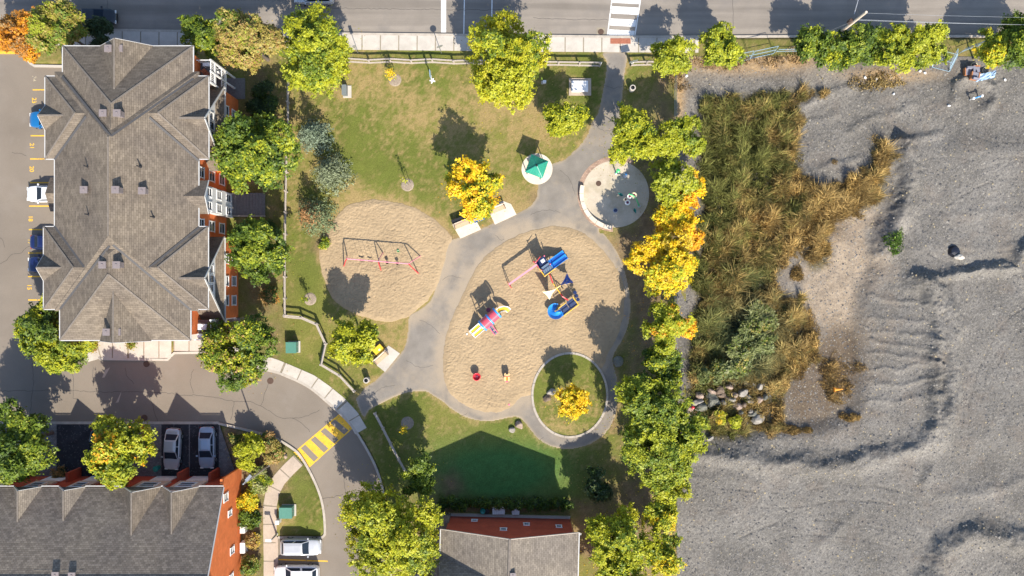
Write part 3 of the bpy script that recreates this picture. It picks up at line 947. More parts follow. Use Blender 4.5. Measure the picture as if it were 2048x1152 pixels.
# ------------------------------------------------------------------ gravel lot
SUNK = [(1600, 430), (1640, 420), (1720, 415), (1770, 420), (1765, 520), (1735, 600), (1722, 680), (1725, 800), (1690, 850), (1580, 868), (1440, 880), (1405, 800), (1390, 560), (1410, 250), (1500, 205), (1590, 215), (1600, 330), (1620, 380)]
SUNKW = spline(wp2(SUNK), True, 4)
ridges = [  # line, height, half-width
    ([(1835, 565), (1868, 580), (1885, 620), (1892, 680), (1888, 740), (1893, 800), (1878, 850), (1840, 885), (1790, 905), (1740, 917), (1650, 932), (1560, 926), (1480, 918), (1400, 908), (1370, 900)], .8, .62),
    ([(1840, 558), (1900, 546), (1960, 541), (2025, 536), (2032, 500), (2070, 478), (2200, 470)], .75, .3),
    ([(1845, 1350), (1862, 1160), (1885, 1095), (1935, 1070), (2000, 1072), (2060, 1086), (2250, 1095)], .95, .7),
    ([(1800, 285), (1812, 340), (1808, 400), (1790, 450), (1768, 500)], 1.05, .62), ([(1850, 575), (1866, 650), (1862, 760), (1858, 850)], .6, .4),
    ([(1905, 205), (1903, 175), (1925, 158), (1960, 156), (1985, 175), (1988, 200), (1970, 215)], .5, .35),
    ([(1605, 212), (1640, 192), (1700, 178)], .3, .3), ([(1700, 262), (1745, 238), (1790, 225), (1830, 212)], .28, .25), ([(1800, 280), (1840, 278), (1875, 270)], .35, .25),
    ([(1590, 250), (1640, 240), (1680, 225)], .2, .25), ([(1610, 345), (1640, 335), (1680, 325), (1715, 318)], .22, .25), 
    ([(1855, 940), (1850, 980), (1880, 990), (1960, 985), (2048, 960)], .28, .35), ([(1640, 1090), (1690, 1045), (1720, 1020)], .2, .3), ([(1380, 955), (1440, 958), (1540, 962)], .1, .25),
    ([(1850, 440), (1950, 432), (2060, 425)], .15, .4), ([(1820, 500), (1900, 490), (2000, 500)], .12, .4), ([(1900, 560), (1905, 700), (1900, 830), (1870, 900), (1850, 960)], .25, .35)]
ridges = [(l_, a_ * (1.15 if a_ > .45 else .8), w_ * (1.25 if a_ > .45 else 1.3)) for l_, a_, w_ in ridges]
for i, y in enumerate((600, 640, 665, 690, 712, 738, 770, 805)):
    ridges.append(([(1738, y - 8 + (i % 3) * 4), (1790, y), (1850, y + (8 if i < 5 else -14)), (1875, y + (18 if i < 5 else -22))], .13, .2))
tracks = [[(2150, 600), (2030, 640), (1960, 760), (1945, 880), (1960, 1000), (1990, 1060)], [(1400, 985), (1560, 1000), (1720, 985), (1840, 1030), (1830, 1230)], [(2150, 330), (1990, 345), (1880, 400), (1840, 470), (1930, 520), (2150, 500)],
          [(1420, 1230), (1450, 1120), (1560, 1060), (1700, 1060), (1820, 1090)], [(1900, 250), (1980, 300), (2150, 290)]]
def ruts(X, Y):
    r = np.zeros(X.shape)
    for ln in tracks:
        d = segdist(X + (vnoise(X * .6, Y * .6, 260) - .5) * .3, Y, spline(wp2(ln), False, 5))
        r = np.maximum(r, np.exp(-((d - .85) / .14) ** 4) * np.clip(3.2 * (fbm(X * .5, Y * .5, 262, 3) - .33), 0, 1))
    return r
def gravel_z(X, Y):
    z = (fbm(X * .12, Y * .12, 200, 3) - .5) * .35 + (fbm(X * .6, Y * .6, 205, 3) - .5) * .12 + (fbm(X * 2.5, Y * 2.5, 209, 3) - .5) * .07 + (vnoise(X * 6.5, Y * 6.5, 211) - .5) * .05 + .06
    wx, wy = X + (fbm(X * .7, Y * .7, 215, 3) - .5) * .8, Y + (fbm(X * .7, Y * .7, 219, 3) - .5) * .8
    for ln, a, w in ridges:
        P = wp2(ln)
        x0, x1 = min(p[0] for p in P) - 4, max(p[0] for p in P) + 4
        y0, y1 = min(p[1] for p in P) - 4, max(p[1] for p in P) + 4
        k = (X > x0) & (X < x1) & (Y > y0) & (Y < y1)
        if not k.any(): continue
        d = segdist(wx[k], wy[k], P)
        w2 = w * (.8 + 1.1 * fbm(X[k] * .5, Y[k] * .5, 221, 2))
        z[k] += a * np.exp(-(d / w2) ** 2) * (.6 + .65 * fbm(X[k] * .45, Y[k] * .45, 225, 4))
        rough = np.exp(-(d / (w * 2.2)) ** 2)
        z[k] += rough * (fbm(X[k] * 2.6, Y[k] * 2.6, 228, 3) - .5) * .24 * min(1, a * 1.2)
    z = z - .055 * ruts(X, Y)
    sd = sdist(X, Y, SUNKW)
    z = z - .75 * smooth01((sd + .6) / 2.2)
    # plateau edge above the hollow
    px, py = X * S + 1024, 576 - Y * S
    up = smooth01((px - 1745 - 25 * np.sin(py / 60)) / 110) * smooth01((py - 250) / 60) * smooth01((930 - py) / 60)
    z = z + .45 * up
    edge = np.minimum.reduce([X - (1352 - 1024) / S, (576 - 112) / S - Y])
    z = np.where(edge < 0, -.25 + 0 * z, z * smooth01(edge / 1.5) + .02)
    return z
def gravel_c(X, Y, Z):
    px, py = X * S + 1024, 576 - Y * S
    n = fbm(X * .3, Y * .3, 240, 4)[..., None]
    c = np.array([.166, .154, .138]) * (.62 + .76 * n)
    c = c * (1 + .5 * (np.random.default_rng(5).random(X.shape)[..., None] - .5))
    n2 = fbm(X * .5, Y * .5, 246, 4)
    def blob(bx, by, rx, ry):
        return np.exp(-((px - bx) / rx) ** 2 - ((py - by) / ry) ** 2)
    tan = np.clip((blob(1700, 495, 62, 62) + blob(1645, 590, 52, 60) + blob(1685, 630, 36, 60)) * (.5 + 1.7 * n2) + (n2 - .5) * .8 * (blob(1670, 560, 110, 150) > .2), 0, 1)[..., None]
    c = c * (1 - tan) + np.array([.315, .25, .182]) * (.75 + .5 * fbm(X * 1.4, Y * 1.4, 270, 4)[..., None]) * tan
    mud = np.clip((blob(1670, 745, 60, 75) + blob(1620, 800, 50, 50) + .8 * blob(1660, 460, 40, 20) + .6 * blob(1690, 690, 30, 40)) * 1.2 + (n2 - .5) * .6 * (blob(1660, 760, 110, 110) > .15), 0, .92)[..., None]
    c = c * (1 - mud) + np.array([.125, .092, .062]) * mud
    dryg = np.clip((blob(1480, 125, 110, 22) + blob(1355, 190, 14, 80) + .8 * blob(1780, 150, 80, 14) + blob(1560, 118, 60, 16)) * 1.3 * (.5 + n2), 0, 1)[..., None]
    c = c * (1 - dryg) + np.array([.38, .26, .14]) * dryg
    br = np.clip((n2 - .58) * 3, 0, .35)[..., None]
    c = c * (1 - br) + np.array([.165, .138, .115]) * br
    c = c * (1 - .1 * ruts(X, Y)[..., None])
    reed = np.clip(sdist(X, Y, REEDW) / 1.0 + .3, 0, .85)[..., None]
    c = c * (1 - reed) + np.array([.1, .085, .04]) * reed
    return c
reed_px = [(1400, 222), (1430, 198), (1500, 186), (1565, 176), (1650, 178), (1640, 190), (1600, 205), (1604, 240), (1598, 300), (1606, 350), (1640, 372), (1700, 355), (1735, 330), (1743, 287), (1758, 276), (1772, 292), (1770, 385), (1748, 410), (1700, 432),
           (1665, 450), (1660, 530), (1622, 540), (1610, 500), (1575, 520), (1560, 580), (1610, 600), (1640, 690), (1625, 730), (1590, 760), (1572, 800), (1570, 850), (1500, 872), (1430, 882), (1395, 850), (1380, 770), (1376, 700), (1392, 600), (1385, 560), (1396, 470), (1402, 400), (1396, 320)]
REEDW = spline(wp2(reed_px), True, 3)
reed2_px = [(1652, 725), (1690, 715), (1722, 730), (1720, 770), (1695, 800), (1650, 800), (1640, 770)]
REED2 = spline(wp2(reed2_px), True, 3)
gravel_o = struct(gridmesh('gravel_lot', 1345, 2140, 84, 1222, .115, gravel_z, gravel_c, M['gravel'], smooth=True))

def ground_h(X, Y):
    X, Y = np.atleast_1d(np.asarray(X, float)), np.atleast_1d(np.asarray(Y, float))
    return np.where(X > (1352 - 1024) / S, gravel_z(X, Y), 0.0)

# loose stones, too many to count
def stones(n, box, smin, smax, name, label, dens=None):
    X = rng.uniform(box[0], box[1], n)
    Y = rng.uniform(box[2], box[3], n)
    if dens is not None:
        k = dens(X, Y)
        X, Y = X[k], Y[k]
        n = len(X)
    Z = ground_h(X, Y)
    s = smin + (smax - smin) * rng.random(n) ** 3
    base = np.array([(1, 0, 0), (0, 1, 0), (-1, 0, 0), (0, -1, 0), (0, 0, .8)], float)
    V = base[None] * (.6 + .8 * rng.random((n, 5, 1))) * s[:, None, None]
    a = rng.uniform(0, 6.28, n)
    ca, sa = np.cos(a)[:, None], np.sin(a)[:, None]
    x, y = V[..., 0] * ca - V[..., 1] * sa, V[..., 0] * sa + V[..., 1] * ca
    V = np.stack([x + X[:, None], y + Y[:, None], V[..., 2] + Z[:, None] - .01], -1)
    F = np.array([(0, 1, 4), (1, 2, 4), (2, 3, 4), (3, 0, 4)])[None] + 5 * np.arange(n)[:, None, None]
    tone = rng.choice([0, 1, 2, 3], n, p=[.5, .12, .3, .08])
    pal = np.array([(.17, .162, .152), (.26, .24, .21), (.08, .08, .085), (.34, .28, .18)])
    c = pal[tone] * rng.uniform(.8, 1.2, (n, 1))
    return tag(npmesh(name, V.reshape(-1, 3), F.reshape(-1, 3), M['pebble'], None, np.repeat(c, 5, axis=0)), label, 'stones', kind='stuff')
M['pebble'] = attr_mat('loose_stone', .9)
stones(36000, (19, 58, -33, 24.5), .025, .14, 'loose_stones', 'loose grey and buff stones strewn over the gravel lot')

# ------------------------------------------------------------------ reeds and tall dry grass
ROCKZ = wp2([(1376, 772), (1400, 768), (1450, 764), (1536, 766), (1548, 800), (1545, 848), (1490, 852), (1460, 836), (1376, 834)])
def reeds(name, label, n, poly, hmin, hmax, colf, wid=.018, lean=.6, cat='reeds'):
    P = np.array(poly)
    ex = min(P[:, 0].max() - P[:, 0].min(), P[:, 1].max() - P[:, 1].min())
    am = min(1.0, ex * .22)
    X = rng.uniform(P[:, 0].min() - am, P[:, 0].max() + am, n * 3)
    Y = rng.uniform(P[:, 1].min() - am, P[:, 1].max() + am, n * 3)
    sd = sdist(X, Y, poly) + (fbm(X * .9, Y * .9, 300, 4) - .58) * 3 * am + rng.normal(0, .18 * am, n * 3)
    k = (sd > 0) & (sdist(X, Y, ROCKZ) < 0)
    X, Y, sd = X[k][:n], Y[k][:n], sd[k][:n]
    n = len(X)
    Z = ground_h(X, Y)
    clump = fbm(X * .9, Y * .9, 310, 3)
    h = (hmin + (hmax - hmin) * rng.random(n)) * (.12 + 3.2 * np.clip(clump - .12, 0, 1) ** 1.6) * np.clip(.5 + sd / 1.5, .5, 1)
    # neighbouring stems lean the same way
    la = 2 * np.pi * fbm(X * .35, Y * .35, 320, 2) * 1.6 + rng.normal(0, 1.15, n)
    ll = h * lean * rng.uniform(.3, 1.3, n)
    a = la + np.pi / 2 + rng.normal(0, .3, n)
    w = wid * rng.uniform(.6, 1.5, n)
    V = np.zeros((n, 5, 3))
    cx, cy = np.cos(a) * w, np.sin(a) * w
    dx, dy = np.cos(la) * ll, np.sin(la) * ll
    V[:, 0] = np.stack([X - cx, Y - cy, Z - .05], -1)
    V[:, 1] = np.stack([X + cx, Y + cy, Z - .05], -1)
    V[:, 2] = np.stack([X + dx * .35 + cx, Y + dy * .35 + cy, Z + h * .65], -1)
    V[:, 3] = np.stack([X + dx * .35 - cx, Y + dy * .35 - cy, Z + h * .65], -1)
    V[:, 4] = np.stack([X + dx, Y + dy, Z + h * (.8 + .2 * rng.random(n))], -1)
    F = np.array([(0, 1, 2), (0, 2, 3), (3, 2, 4)])[None] + 5 * np.arange(n)[:, None, None]
    c = colf(X, Y) * (.5 + 1.5 * rng.random((n, 1)) ** 1.8)
    return tag(npmesh(name, V.reshape(-1, 3), F.reshape(-1, 3), M['blade'], None, np.repeat(c, 5, axis=0)), label, cat, kind='stuff')

def reed_col(X, Y):
    px, py = X * S + 1024, 576 - Y * S
    n = fbm(X * .35, Y * .35, 330, 4)
    n5 = fbm(X * 1.6, Y * 1.6, 350, 3)
    green = np.clip(.95 - (px - 1395) / 185 + (n - .5) * 2.2 + (n5 - .5) * 2.2 + rng.normal(0, .22, len(X)) + .5 * np.exp(-((py - 280) / 120) ** 2), 0, 1)
    green = np.maximum(green, np.clip(1.2 * np.exp(-((px - 1500) / 60) ** 2 - ((py - 680) / 70) ** 2), 0, 1))
    gold = np.array([.42, .285, .095])
    brown = np.array([.235, .165, .07])
    olive = np.array([.19, .195, .055])
    sage = np.array([.21, .26, .13])
    n2 = fbm(X * .8, Y * .8, 340, 3)[:, None]
    dry = gold * n2 * 1.3 + brown * (1.25 - n2)
    blue = np.clip(np.exp(-((px - 1510) / 70) ** 2 - ((py - 670) / 90) ** 2) * 1.2, 0, 1)[:, None]
    g = olive * (1 - blue) + sage * blue
    g = g * (.7 + .7 * n2)
    return dry * (1 - green[:, None]) + g * green[:, None]
reeds('reed_bed', 'dense reed bed of green and gold stems filling the hollow', 135000, REEDW, .45, 1.6, reed_col)
reeds('dry_grass', 'brown dry grass clump on the muddy edge of the hollow', 3000, REED2, .3, .9, lambda X, Y: np.array([[.36, .24, .09]]) * np.ones((len(X), 1)), cat='grass')
dry_px = [(1350, 132), (1400, 118), (1480, 112), (1590, 100), (1620, 118), (1560, 132), (1470, 140), (1380, 152), (1362, 200), (1350, 210)]
reeds('dry_grass', 'straw coloured dry grass along the blue fence panels', 9000, spline(wp2(dry_px), True, 3), .15, .5, lambda X, Y: np.array([[.42, .29, .14]]) * np.ones((len(X), 1)), wid=.03, cat='grass')
dry3 = [(1740, 140), (1800, 150), (1815, 170), (1770, 180), (1700, 178), (1700, 160)]
reeds('dry_grass', 'thin dry grass on the gravel below the roadside bushes', 1400, spline(wp2(dry3), True, 3), .12, .4, lambda X, Y: np.array([[.36, .26, .1]]) * np.ones((len(X), 1)), wid=.03, cat='grass')
weed_px = [(1770, 470), (1790, 455), (1806, 470), (1800, 500), (1782, 510), (1770, 495)]
reeds('weed_clump', 'bright green weed clump alone on the gravel', 1100, spline(wp2(weed_px), True, 3), .1, .4, lambda X, Y: np.array([[.17, .27, .045]]) * np.ones((len(X), 1)), wid=.04, cat='weeds')
for (bx, by, rx, ry, hh, n_, lb) in ((1640, 500, 26, 30, 1.1, 2600, 'brown tuft of tall dry grass at the head of the bare soil'), (1598, 548, 14, 16, .8, 900, 'small dark tuft of dry grass alone on the bare soil'),
                                 (1622, 655, 22, 40, 1.1, 2600, 'long brown tuft of dry grass beside the damp soil'), (1600, 740, 20, 20, .8, 1500, 'dry grass tuft at the damp edge of the hollow'), (1700, 835, 24, 10, .5, 900, 'low dry grass at the foot of the gravel berm'),
                                 (1590, 860, 40, 10, .5, 1500, 'low straw grass below the damp hollow'), (1668, 325, 6, 5, .4, 160, 'single orange grass tuft on the grey gravel arm')):
    reeds('dry_grass', lb, n_, wp2([(bx + rx * math.cos(t), by + ry * math.sin(t)) for t in [i * .5236 for i in range(12)]]), .25, hh, lambda X, Y: np.array([[.34, .225, .08]]) * (.7 + .6 * fbm(X * 2, Y * 2, 360, 2)[:, None]), wid=.02, cat='grass')
rockw = [(1372, 770), (1400, 764), (1450, 760), (1540, 762), (1552, 800), (1548, 852), (1490, 856), (1372, 838)]
_rz, ROCKZ = ROCKZ, wp2([(0, 0), (1, 0), (1, 1)])
reeds('weeds', 'tangled weeds growing between the boulders of the rock pile', 9500, wp2(rockw), .25, .85, lambda X, Y: reed_col(X, Y) * .9, wid=.02, cat='weeds')
ROCKZ = _rz
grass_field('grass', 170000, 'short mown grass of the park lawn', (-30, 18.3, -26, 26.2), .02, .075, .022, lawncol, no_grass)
def verge_z(X, Y):
    py = 576 - Y * S
    z = -.005 + (fbm(X, Y, 400, 2) - .5) * .05
    return np.where((py < 74.5) | (py > 119), -.4, z)
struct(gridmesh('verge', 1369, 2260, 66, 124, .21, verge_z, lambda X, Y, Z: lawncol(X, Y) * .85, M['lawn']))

# ------------------------------------------------------------------ trees
G = (.07, .12, .018)
MG = (.15, .215, .022)
YG = (.44, .45, .024)
LG = (.32, .36, .028)
YE = (.88, .6, .02)
OR = (.78, .36, .02)
RU = (.5, .2, .025)
OL = (.38, .31, .075)
DG = (.035, .065, .022)
BR = (.38, .23, .08)

def kites(C, N, L, Wd):
    """leaf blades: centre, normal, length, width -> quads"""
    n = len(C)
    r = rng.normal(size=(n, 3))
    T = np.cross(N, r)
    T /= np.linalg.norm(T, axis=1, keepdims=True) + 1e-9
    B = np.cross(N, T)
    L, Wd = L[:, None], Wd[:, None]
    fold = N * L * .12
    V = np.stack([C - T * L * .5, C + B * Wd * .5 + fold, C + T * L * .5, C - B * Wd * .5 + fold], 1)
    return V.reshape(-1, 3), np.arange(n * 4).reshape(n, 4)

def shards(C, N, L, Wd):
    """pointed leaves: one triangle each"""
    n = len(C)
    T = np.cross(N, rng.normal(size=(n, 3)))
    T /= np.linalg.norm(T, axis=1, keepdims=True) + 1e-9
    B = np.cross(N, T)
    L, Wd = L[:, None], Wd[:, None]
    V = np.stack([C - T * L * .4 - B * Wd * .5, C - T * L * .4 + B * Wd * .5, C + T * L * .6], 1)
    return V.reshape(-1, 3), np.arange(n * 3).reshape(n, 3)

def palette(n, cols, tone):
    """cols: list of (rgb, weight); tone 0..1 picks along the list"""
    w = np.cumsum([c[1] for c in cols]).astype(float)
    w /= w[-1]
    P = np.array([c[0] for c in cols])
    i = np.searchsorted(w, np.clip(tone, 0, .9999))
    j = np.clip(i + rng.integers(-1, 2, n) * (rng.random(n) < .25), 0, len(P) - 1)
    return .92 * (P[i] * .7 + P[j] * .3) * rng.uniform(.86, 1.16, (n, 1))

def trunk_mesh(base, top, r0, lobes, name='trunk', parent=None, mat='bark', seed=0):
    rr = random.Random(seed)
    m = MB()
    b, t = Vector(base), Vector(top)
    n = 6
    pts = []
    for i in range(n + 1):
        f = i / n
        p = b.lerp(t, f) + Vector((rr.uniform(-.1, .1), rr.uniform(-.1, .1), 0)) * (f * (1 - f) * 4) * r0 * 6
        pts.append(p)
    pts[0] = b - Vector((0, 0, .15))
    m.tube(pts, [r0 * (1.25 if i == 0 else 1 - .75 * i / n) for i in range(n + 1)], 8)
    for q in lobes:
        q = Vector(q)
        f = rr.uniform(.35, .85)
        s = b.lerp(t, f)
        mid = s.lerp(q, .5) + Vector((0, 0, (q - s).length * .08))
        m.tube([s, mid, q], [r0 * .42 * (1 - .5 * f), r0 * .25, r0 * .07], 5)
    return m.build(name, M[mat], parent, smooth=True)

TREES = []
def tree(name, label, px, py, r, zc, cols, cat='tree', group=None, hz=None, dens=1.0, leaf=.235, lobes=None, squash=None, trunk=True, seed=None, gap=.22, mat='bark', ry=None, lobe_r=.33):
    """broadleaf tree; px, py, r: where the crown shows and how wide, zc: height of the crown's middle"""
    global rng
    sd_ = int(px * 7 + py * 13) if seed is None else seed
    keep_rng = rng
    rng = np.random.default_rng(sd_)
    C = W(px, py, zc)
    k = (1 - zc / H) / S
    Rx, Ry = r * k, (ry or r) * k
    Rm = (Rx + Ry) / 2
    Rz = hz if hz is not None else min(Rm * .95, zc - .6)
    gz = float(ground_h(C.x, C.y)[0])
    base = Vector((C.x, C.y, gz))
    TREES.append((C.x, C.y, Rm, cols[-1][0], cols[0][0]))
    root = empty(name, base, label, cat, group)
    nl = lobes or int(12 + 5 * Rm)
    d = rng.normal(size=(nl, 3))
    d[:, 2] = np.abs(d[:, 2]) * .9 - .35
    d /= np.linalg.norm(d, axis=1, keepdims=True)
    rad = rng.uniform(.42, .86, nl)[:, None]
    rad[0] = .1
    lc = d * rad * np.array([Rx, Ry, Rz])
    lr = rng.uniform(lobe_r * .7, lobe_r * 1.25, nl) * min(Rx, Ry)
    tone_l = rng.random(nl)
    N = int(1750 * Rm * Rm * dens * (.3 / leaf) ** 1.6) + 200
    wgt = lr ** 2
    wgt /= wgt.sum()
    li = rng.choice(nl, N, p=wgt)
    dn = rng.normal(size=(N, 3))
    dn[:, 2] = np.where(dn[:, 2] < -.4, -dn[:, 2], dn[:, 2])
    dn /= np.linalg.norm(dn, axis=1, keepdims=True)
    rr = rng.uniform(.55, 1.06, N) ** .6
    # leafy twigs make the surface uneven
    nt = max(60, int(N / 30))
    tw = rng.normal(size=(nt, 3))
    tw /= np.linalg.norm(tw, axis=1, keepdims=True)
    P = lc[li] + dn * (rr * lr[li])[:, None] * np.array([1, 1, .85])
    # pull leaves to twig centres
    ti = rng.integers(0, N, nt)
    tcen = P[ti] * (1 + rng.normal(0, .05, (nt, 1)))
    own = rng.integers(0, nt, N)
    tn = rng.normal(size=(nt, 3))
    same = rng.random(N) < .72
    off = rng.normal(size=(N, 3)) * np.array([.2, .2, .12]) * (leaf / .3)
    P = np.where(same[:, None], tcen[own] + off, P)
    lo = np.where(same, li[ti][own], li)
    # gaps
    g = (np.sin(P[:, 0] * 2.1 + sd_) + np.sin(P[:, 1] * 2.3 + sd_ * 2) + np.sin(P[:, 2] * 2.7 + P[:, 0] * 1.3)) / 3
    gh = (np.sin(P[:, 0] * 4.9 + P[:, 1] * 1.7 + sd_) + np.sin(P[:, 1] * 5.3 - P[:, 2] * 1.9 + sd_ * 3) + np.sin(P[:, 2] * 4.4 + P[:, 0] * 2.3)) / 3
    kp = (gh > -.78 + gap * 1.35) & (g > -.72 + gap) & (P[:, 2] > -(zc - gz - .25))
    P, lo, own, same = P[kp], lo[kp], own[kp], same[kp]
    N = len(P)
    out = P - lc[lo] * .6
    out /= np.linalg.norm(out, axis=1, keepdims=True) + 1e-9
    nrm = out * .4 + tn[own] * .42 + rng.normal(size=(N, 3)) * .28 + np.array([.1, -.22, .6])
    nrm /= np.linalg.norm(nrm, axis=1, keepdims=True)
    L = leaf * .98 * rng.uniform(.55, 1.35, N)
    V, F = shards(P, nrm, L, L * rng.uniform(.6, .9, N))
    ttone = rng.random(nt)
    tone = .45 * tone_l[lo] + .35 * np.where(same, ttone[own], rng.random(N)) + .2 * rng.random(N)
    tone = (tone - .5) * 1.5 + .5
    c = palette(N, cols, tone)
    V = V + np.array(C - base)
    npmesh('crown', V, F, M['leaf'], root, np.repeat(c, 3, axis=0))
    if trunk:
        big = [C + Vector(lc[i]) * .9 for i in range(1, min(nl, 9))]
        trunk_mesh(base, C + Vector((0, 0, Rz * .35)), max(.05, .055 * Rm), big, 'trunk', root, mat, sd_)
    rng = keep_rng
    return root

def conifer(name, label, px, py, r, h, cols, group=None, brown=None):
    """spruce: whorls of drooping branches round a straight stem"""
    zc = h * .35
    C = W(px, py, zc)
    base = Vector((C.x, C.y, 0))
    root = empty(name, base, label, 'tree', group)
    Rm = r * (1 - zc / H) / S
    Ps, Ns, Cs = [], [], []
    rs = np.random.default_rng(int(px + py))
    lev = 15
    for i in range(lev):
        f = i / (lev - 1)
        z = .5 + (h - .7) * f ** .9
        rad = Rm * (1 - f) ** .8 + .12
        nb = max(5, int(15 * (1 - f * .6)))
        for b in range(nb):
            a = 2 * math.pi * (b + rs.random()) / nb
            rl = rad * rs.uniform(.72, 1.1)
            n = max(6, int(30 * rl / Rm))
            t = rs.random(n) ** .7
            side = rs.normal(0, .16, n) * (1.15 - t * .7) * rl
            x = math.cos(a) * t * rl - math.sin(a) * side
            y = math.sin(a) * t * rl + math.cos(a) * side
            zz = z - .3 * (t * rl) ** 1.2 * .6 + rs.normal(0, .06, n)
            Ps.append(np.stack([x, y, zz], -1))
            nn = rs.normal(size=(n, 3)) * .5 + np.array([math.cos(a) * .3, math.sin(a) * .3, .9])
            Ns.append(nn / np.linalg.norm(nn, axis=1, keepdims=True))
            tip = t[:, None]
            c = np.array(cols[0]) * (1 - tip) + np.array(cols[1]) * tip
            if brown is not None:
                d2 = (x + C.x - brown[0]) ** 2 + (y + C.y - brown[1]) ** 2
                kb = (np.exp(-d2 / brown[2] ** 2) > rs.random(n))[:, None]
                c = np.where(kb, np.array([.32, .17, .07]), c)
            Cs.append(c * rs.uniform(.7, 1.35, (n, 1)))
    P, N_, Cc = np.concatenate(Ps), np.concatenate(Ns), np.concatenate(Cs)
    L = rs.uniform(.16, .34, len(P))
    V, F = kites(P, N_, L, L * .42)
    npmesh('crown', V, F, M['needle'], root, np.repeat(Cc, 4, axis=0))
    m = MB()
    m.tube([base - Vector((0, 0, .1)), base + Vector((0, 0, h * .5)), base + Vector((0, 0, h * .98))], [.16, .1, .02], 7)
    m.build('trunk', M['bark'], root, smooth=True)
    return root

green_mix = [(G, .3), (MG, .45), (LG, .25)]
yg_mix = [(MG, .3), (LG, .35), (YG, .35)]
bright = [(MG, .22), (YG, .5), ((.4, .4, .025), .28)]
street = 'trees along the street'
edge_g = 'trees along the park edge by the gravel lot'
tree('orange_tree', 'orange leaved tree at the corner kerb of the parking lot', 42, 74, 50, 4.2, [(BR, .25), (RU, .45), (OR, .3)], group=street)
tree('broadleaf_tree', 'yellowish green tree beside the orange tree at the lot corner', 118, 62, 54, 5.6, [(MG, .3), (OL, .35), (LG, .35)], group=street)
tree('evergreen_tree', 'dark evergreen behind the black car, before the apartment roof', 193, 68, 30, 3.4, [(DG, .7), ((.06, .09, .03), .3)], group=street)
tree('broadleaf_tree', 'small green tree with yellow tips beside the olive brown tree', 402, 74, 44, 5.2, [(G, .3), (MG, .45), (YG, .25)], group=street)
tree('broadleaf_tree', 'large olive brown tree by the top balconies of the apartment building', 498, 84, 64, 6.4, [(MG, .22), (OL, .48), (BR, .18), (LG, .12)], group=street)
tree('broadleaf_tree', 'large yellow green tree over the corner of the rail fences', 630, 106, 78, 6.2, yg_mix, group=street)
tree('broadleaf_tree', 'big bright yellow green tree between the fence and the street stop line', 1010, 118, 86, 6.4, [(MG, .25), (YG, .5), ((.48, .43, .02), .25)], group=street)
tree('young_tree', 'small bright yellow green tree beside the path and the white vault', 1136, 238, 43, 3.6, bright)
tree('broadleaf_tree', 'bright green round tree between the path and the splash pad', 1266, 275, 56, 5.6, bright, group=edge_g)
tree('broadleaf_tree', 'mid green tree beside the path tree, at the gravel edge', 1357, 282, 48, 5.2, yg_mix, group=edge_g)
tree('broadleaf_tree', 'pale green fine leaved tree east of the splash pad', 1347, 362, 46, 5.0, [(LG, .45), (YG, .4), ((.34, .35, .1), .15)], group=edge_g, leaf=.24)
tree('broadleaf_tree', 'orange tinged small tree at the reeds, beside the pale green tree', 1384, 375, 25, 3.6, [(OR, .5), (YE, .5)], group=edge_g, ry=40)
tree('broadleaf_tree', 'orange yellow tree between the pale green tree and the golden tree', 1356, 440, 44, 4.8, [(OR, .1), (YE, .5), (YG, .4)], group=edge_g)
tree('golden_tree', 'big golden yellow tree east of the large sand pit', 1326, 524, 66, 5.4, [(LG, .08), (YG, .24), (YE, .5), ((.68, .5, .06), .2)], group=edge_g)
tree('broadleaf_tree', 'orange edged tree at the reeds above the golden tree', 1382, 478, 22, 3.8, [(OR, .6), (YE, .4)], group=edge_g, ry=34)
tree('broadleaf_tree', 'yellow green tree with orange edge south of the golden tree', 1332, 655, 50, 4.8, [(LG, .3), (YG, .5), (OR, .12)], group=edge_g)
tree('broadleaf_tree', 'small orange tree against the reeds beside the yellow green one', 1376, 656, 17, 3.6, [(OR, .8), (YE, .2)], group=edge_g)
tree('broadleaf_tree', 'darker green and yellow tree behind the boulder by the path', 1330, 722, 40, 4.6, [(G, .45), (MG, .3), (YG, .25)], group=edge_g, ry=48)
tree('broadleaf_tree', 'full green tree between the ring path and the rock pile', 1300, 815, 72, 5.4, [(G, .12), (MG, .3), (LG, .4), (YG, .18)], group=edge_g)
tree('broadleaf_tree', 'full green tree overhanging the rock pile', 1360, 866, 52, 4.8, [(G, .12), (MG, .33), (LG, .37), (YG, .18)], group=edge_g)
tree('broadleaf_tree', 'light green tree below the ring path at the gravel edge', 1312, 905, 72, 5.2, [(MG, .3), (LG, .4), (YG, .3)], group=edge_g)
tree('broadleaf_tree', 'yellow green slim tree between the back lawn and the gravel', 1335, 972, 40, 4.4, bright, group=edge_g)
tree('broadleaf_tree', 'slim green and yellow tree on the gravel edge behind the house', 1320, 1035, 36, 4.2, [(MG, .3), (YG, .45), (YE, .2)], group=edge_g)
tree('broadleaf_tree', 'golden green tree beside the house by the gravel edge', 1330, 1105, 40, 4.2, [(MG, .3), (YG, .4), (YE, .3)], group=edge_g, ry=50)
tree('broadleaf_tree', 'large yellow green tree beside the brick house east wall', 1238, 1085, 66, 5.4, [(MG, .2), (YG, .6), ((.46, .42, .02), .2)])
tree('broadleaf_tree', 'yellow green tree at the driveway east of the brick house', 1238, 1165, 60, 5.0, [(MG, .2), (YG, .5), (YE, .2)])
tree('evergreen_shrub', 'dark round evergreen shrub on the shady back lawn', 1196, 968, 34, 2.4, [(DG, .5), (G, .25), ((.16, .2, .07), .25)], cat='shrub')
tree('broadleaf_tree', 'big yellow green tree between the drive and the brick house', 778, 1058, 96, 6.4, [(MG, .25), (LG, .25), (YG, .4), ((.46, .4, .02), .1)])
tree('broadleaf_tree', 'leaning green tree above the end of the short rail fence', 838, 948, 36, 4.6, [(G, .3), (MG, .5), (LG, .2)], ry=44)
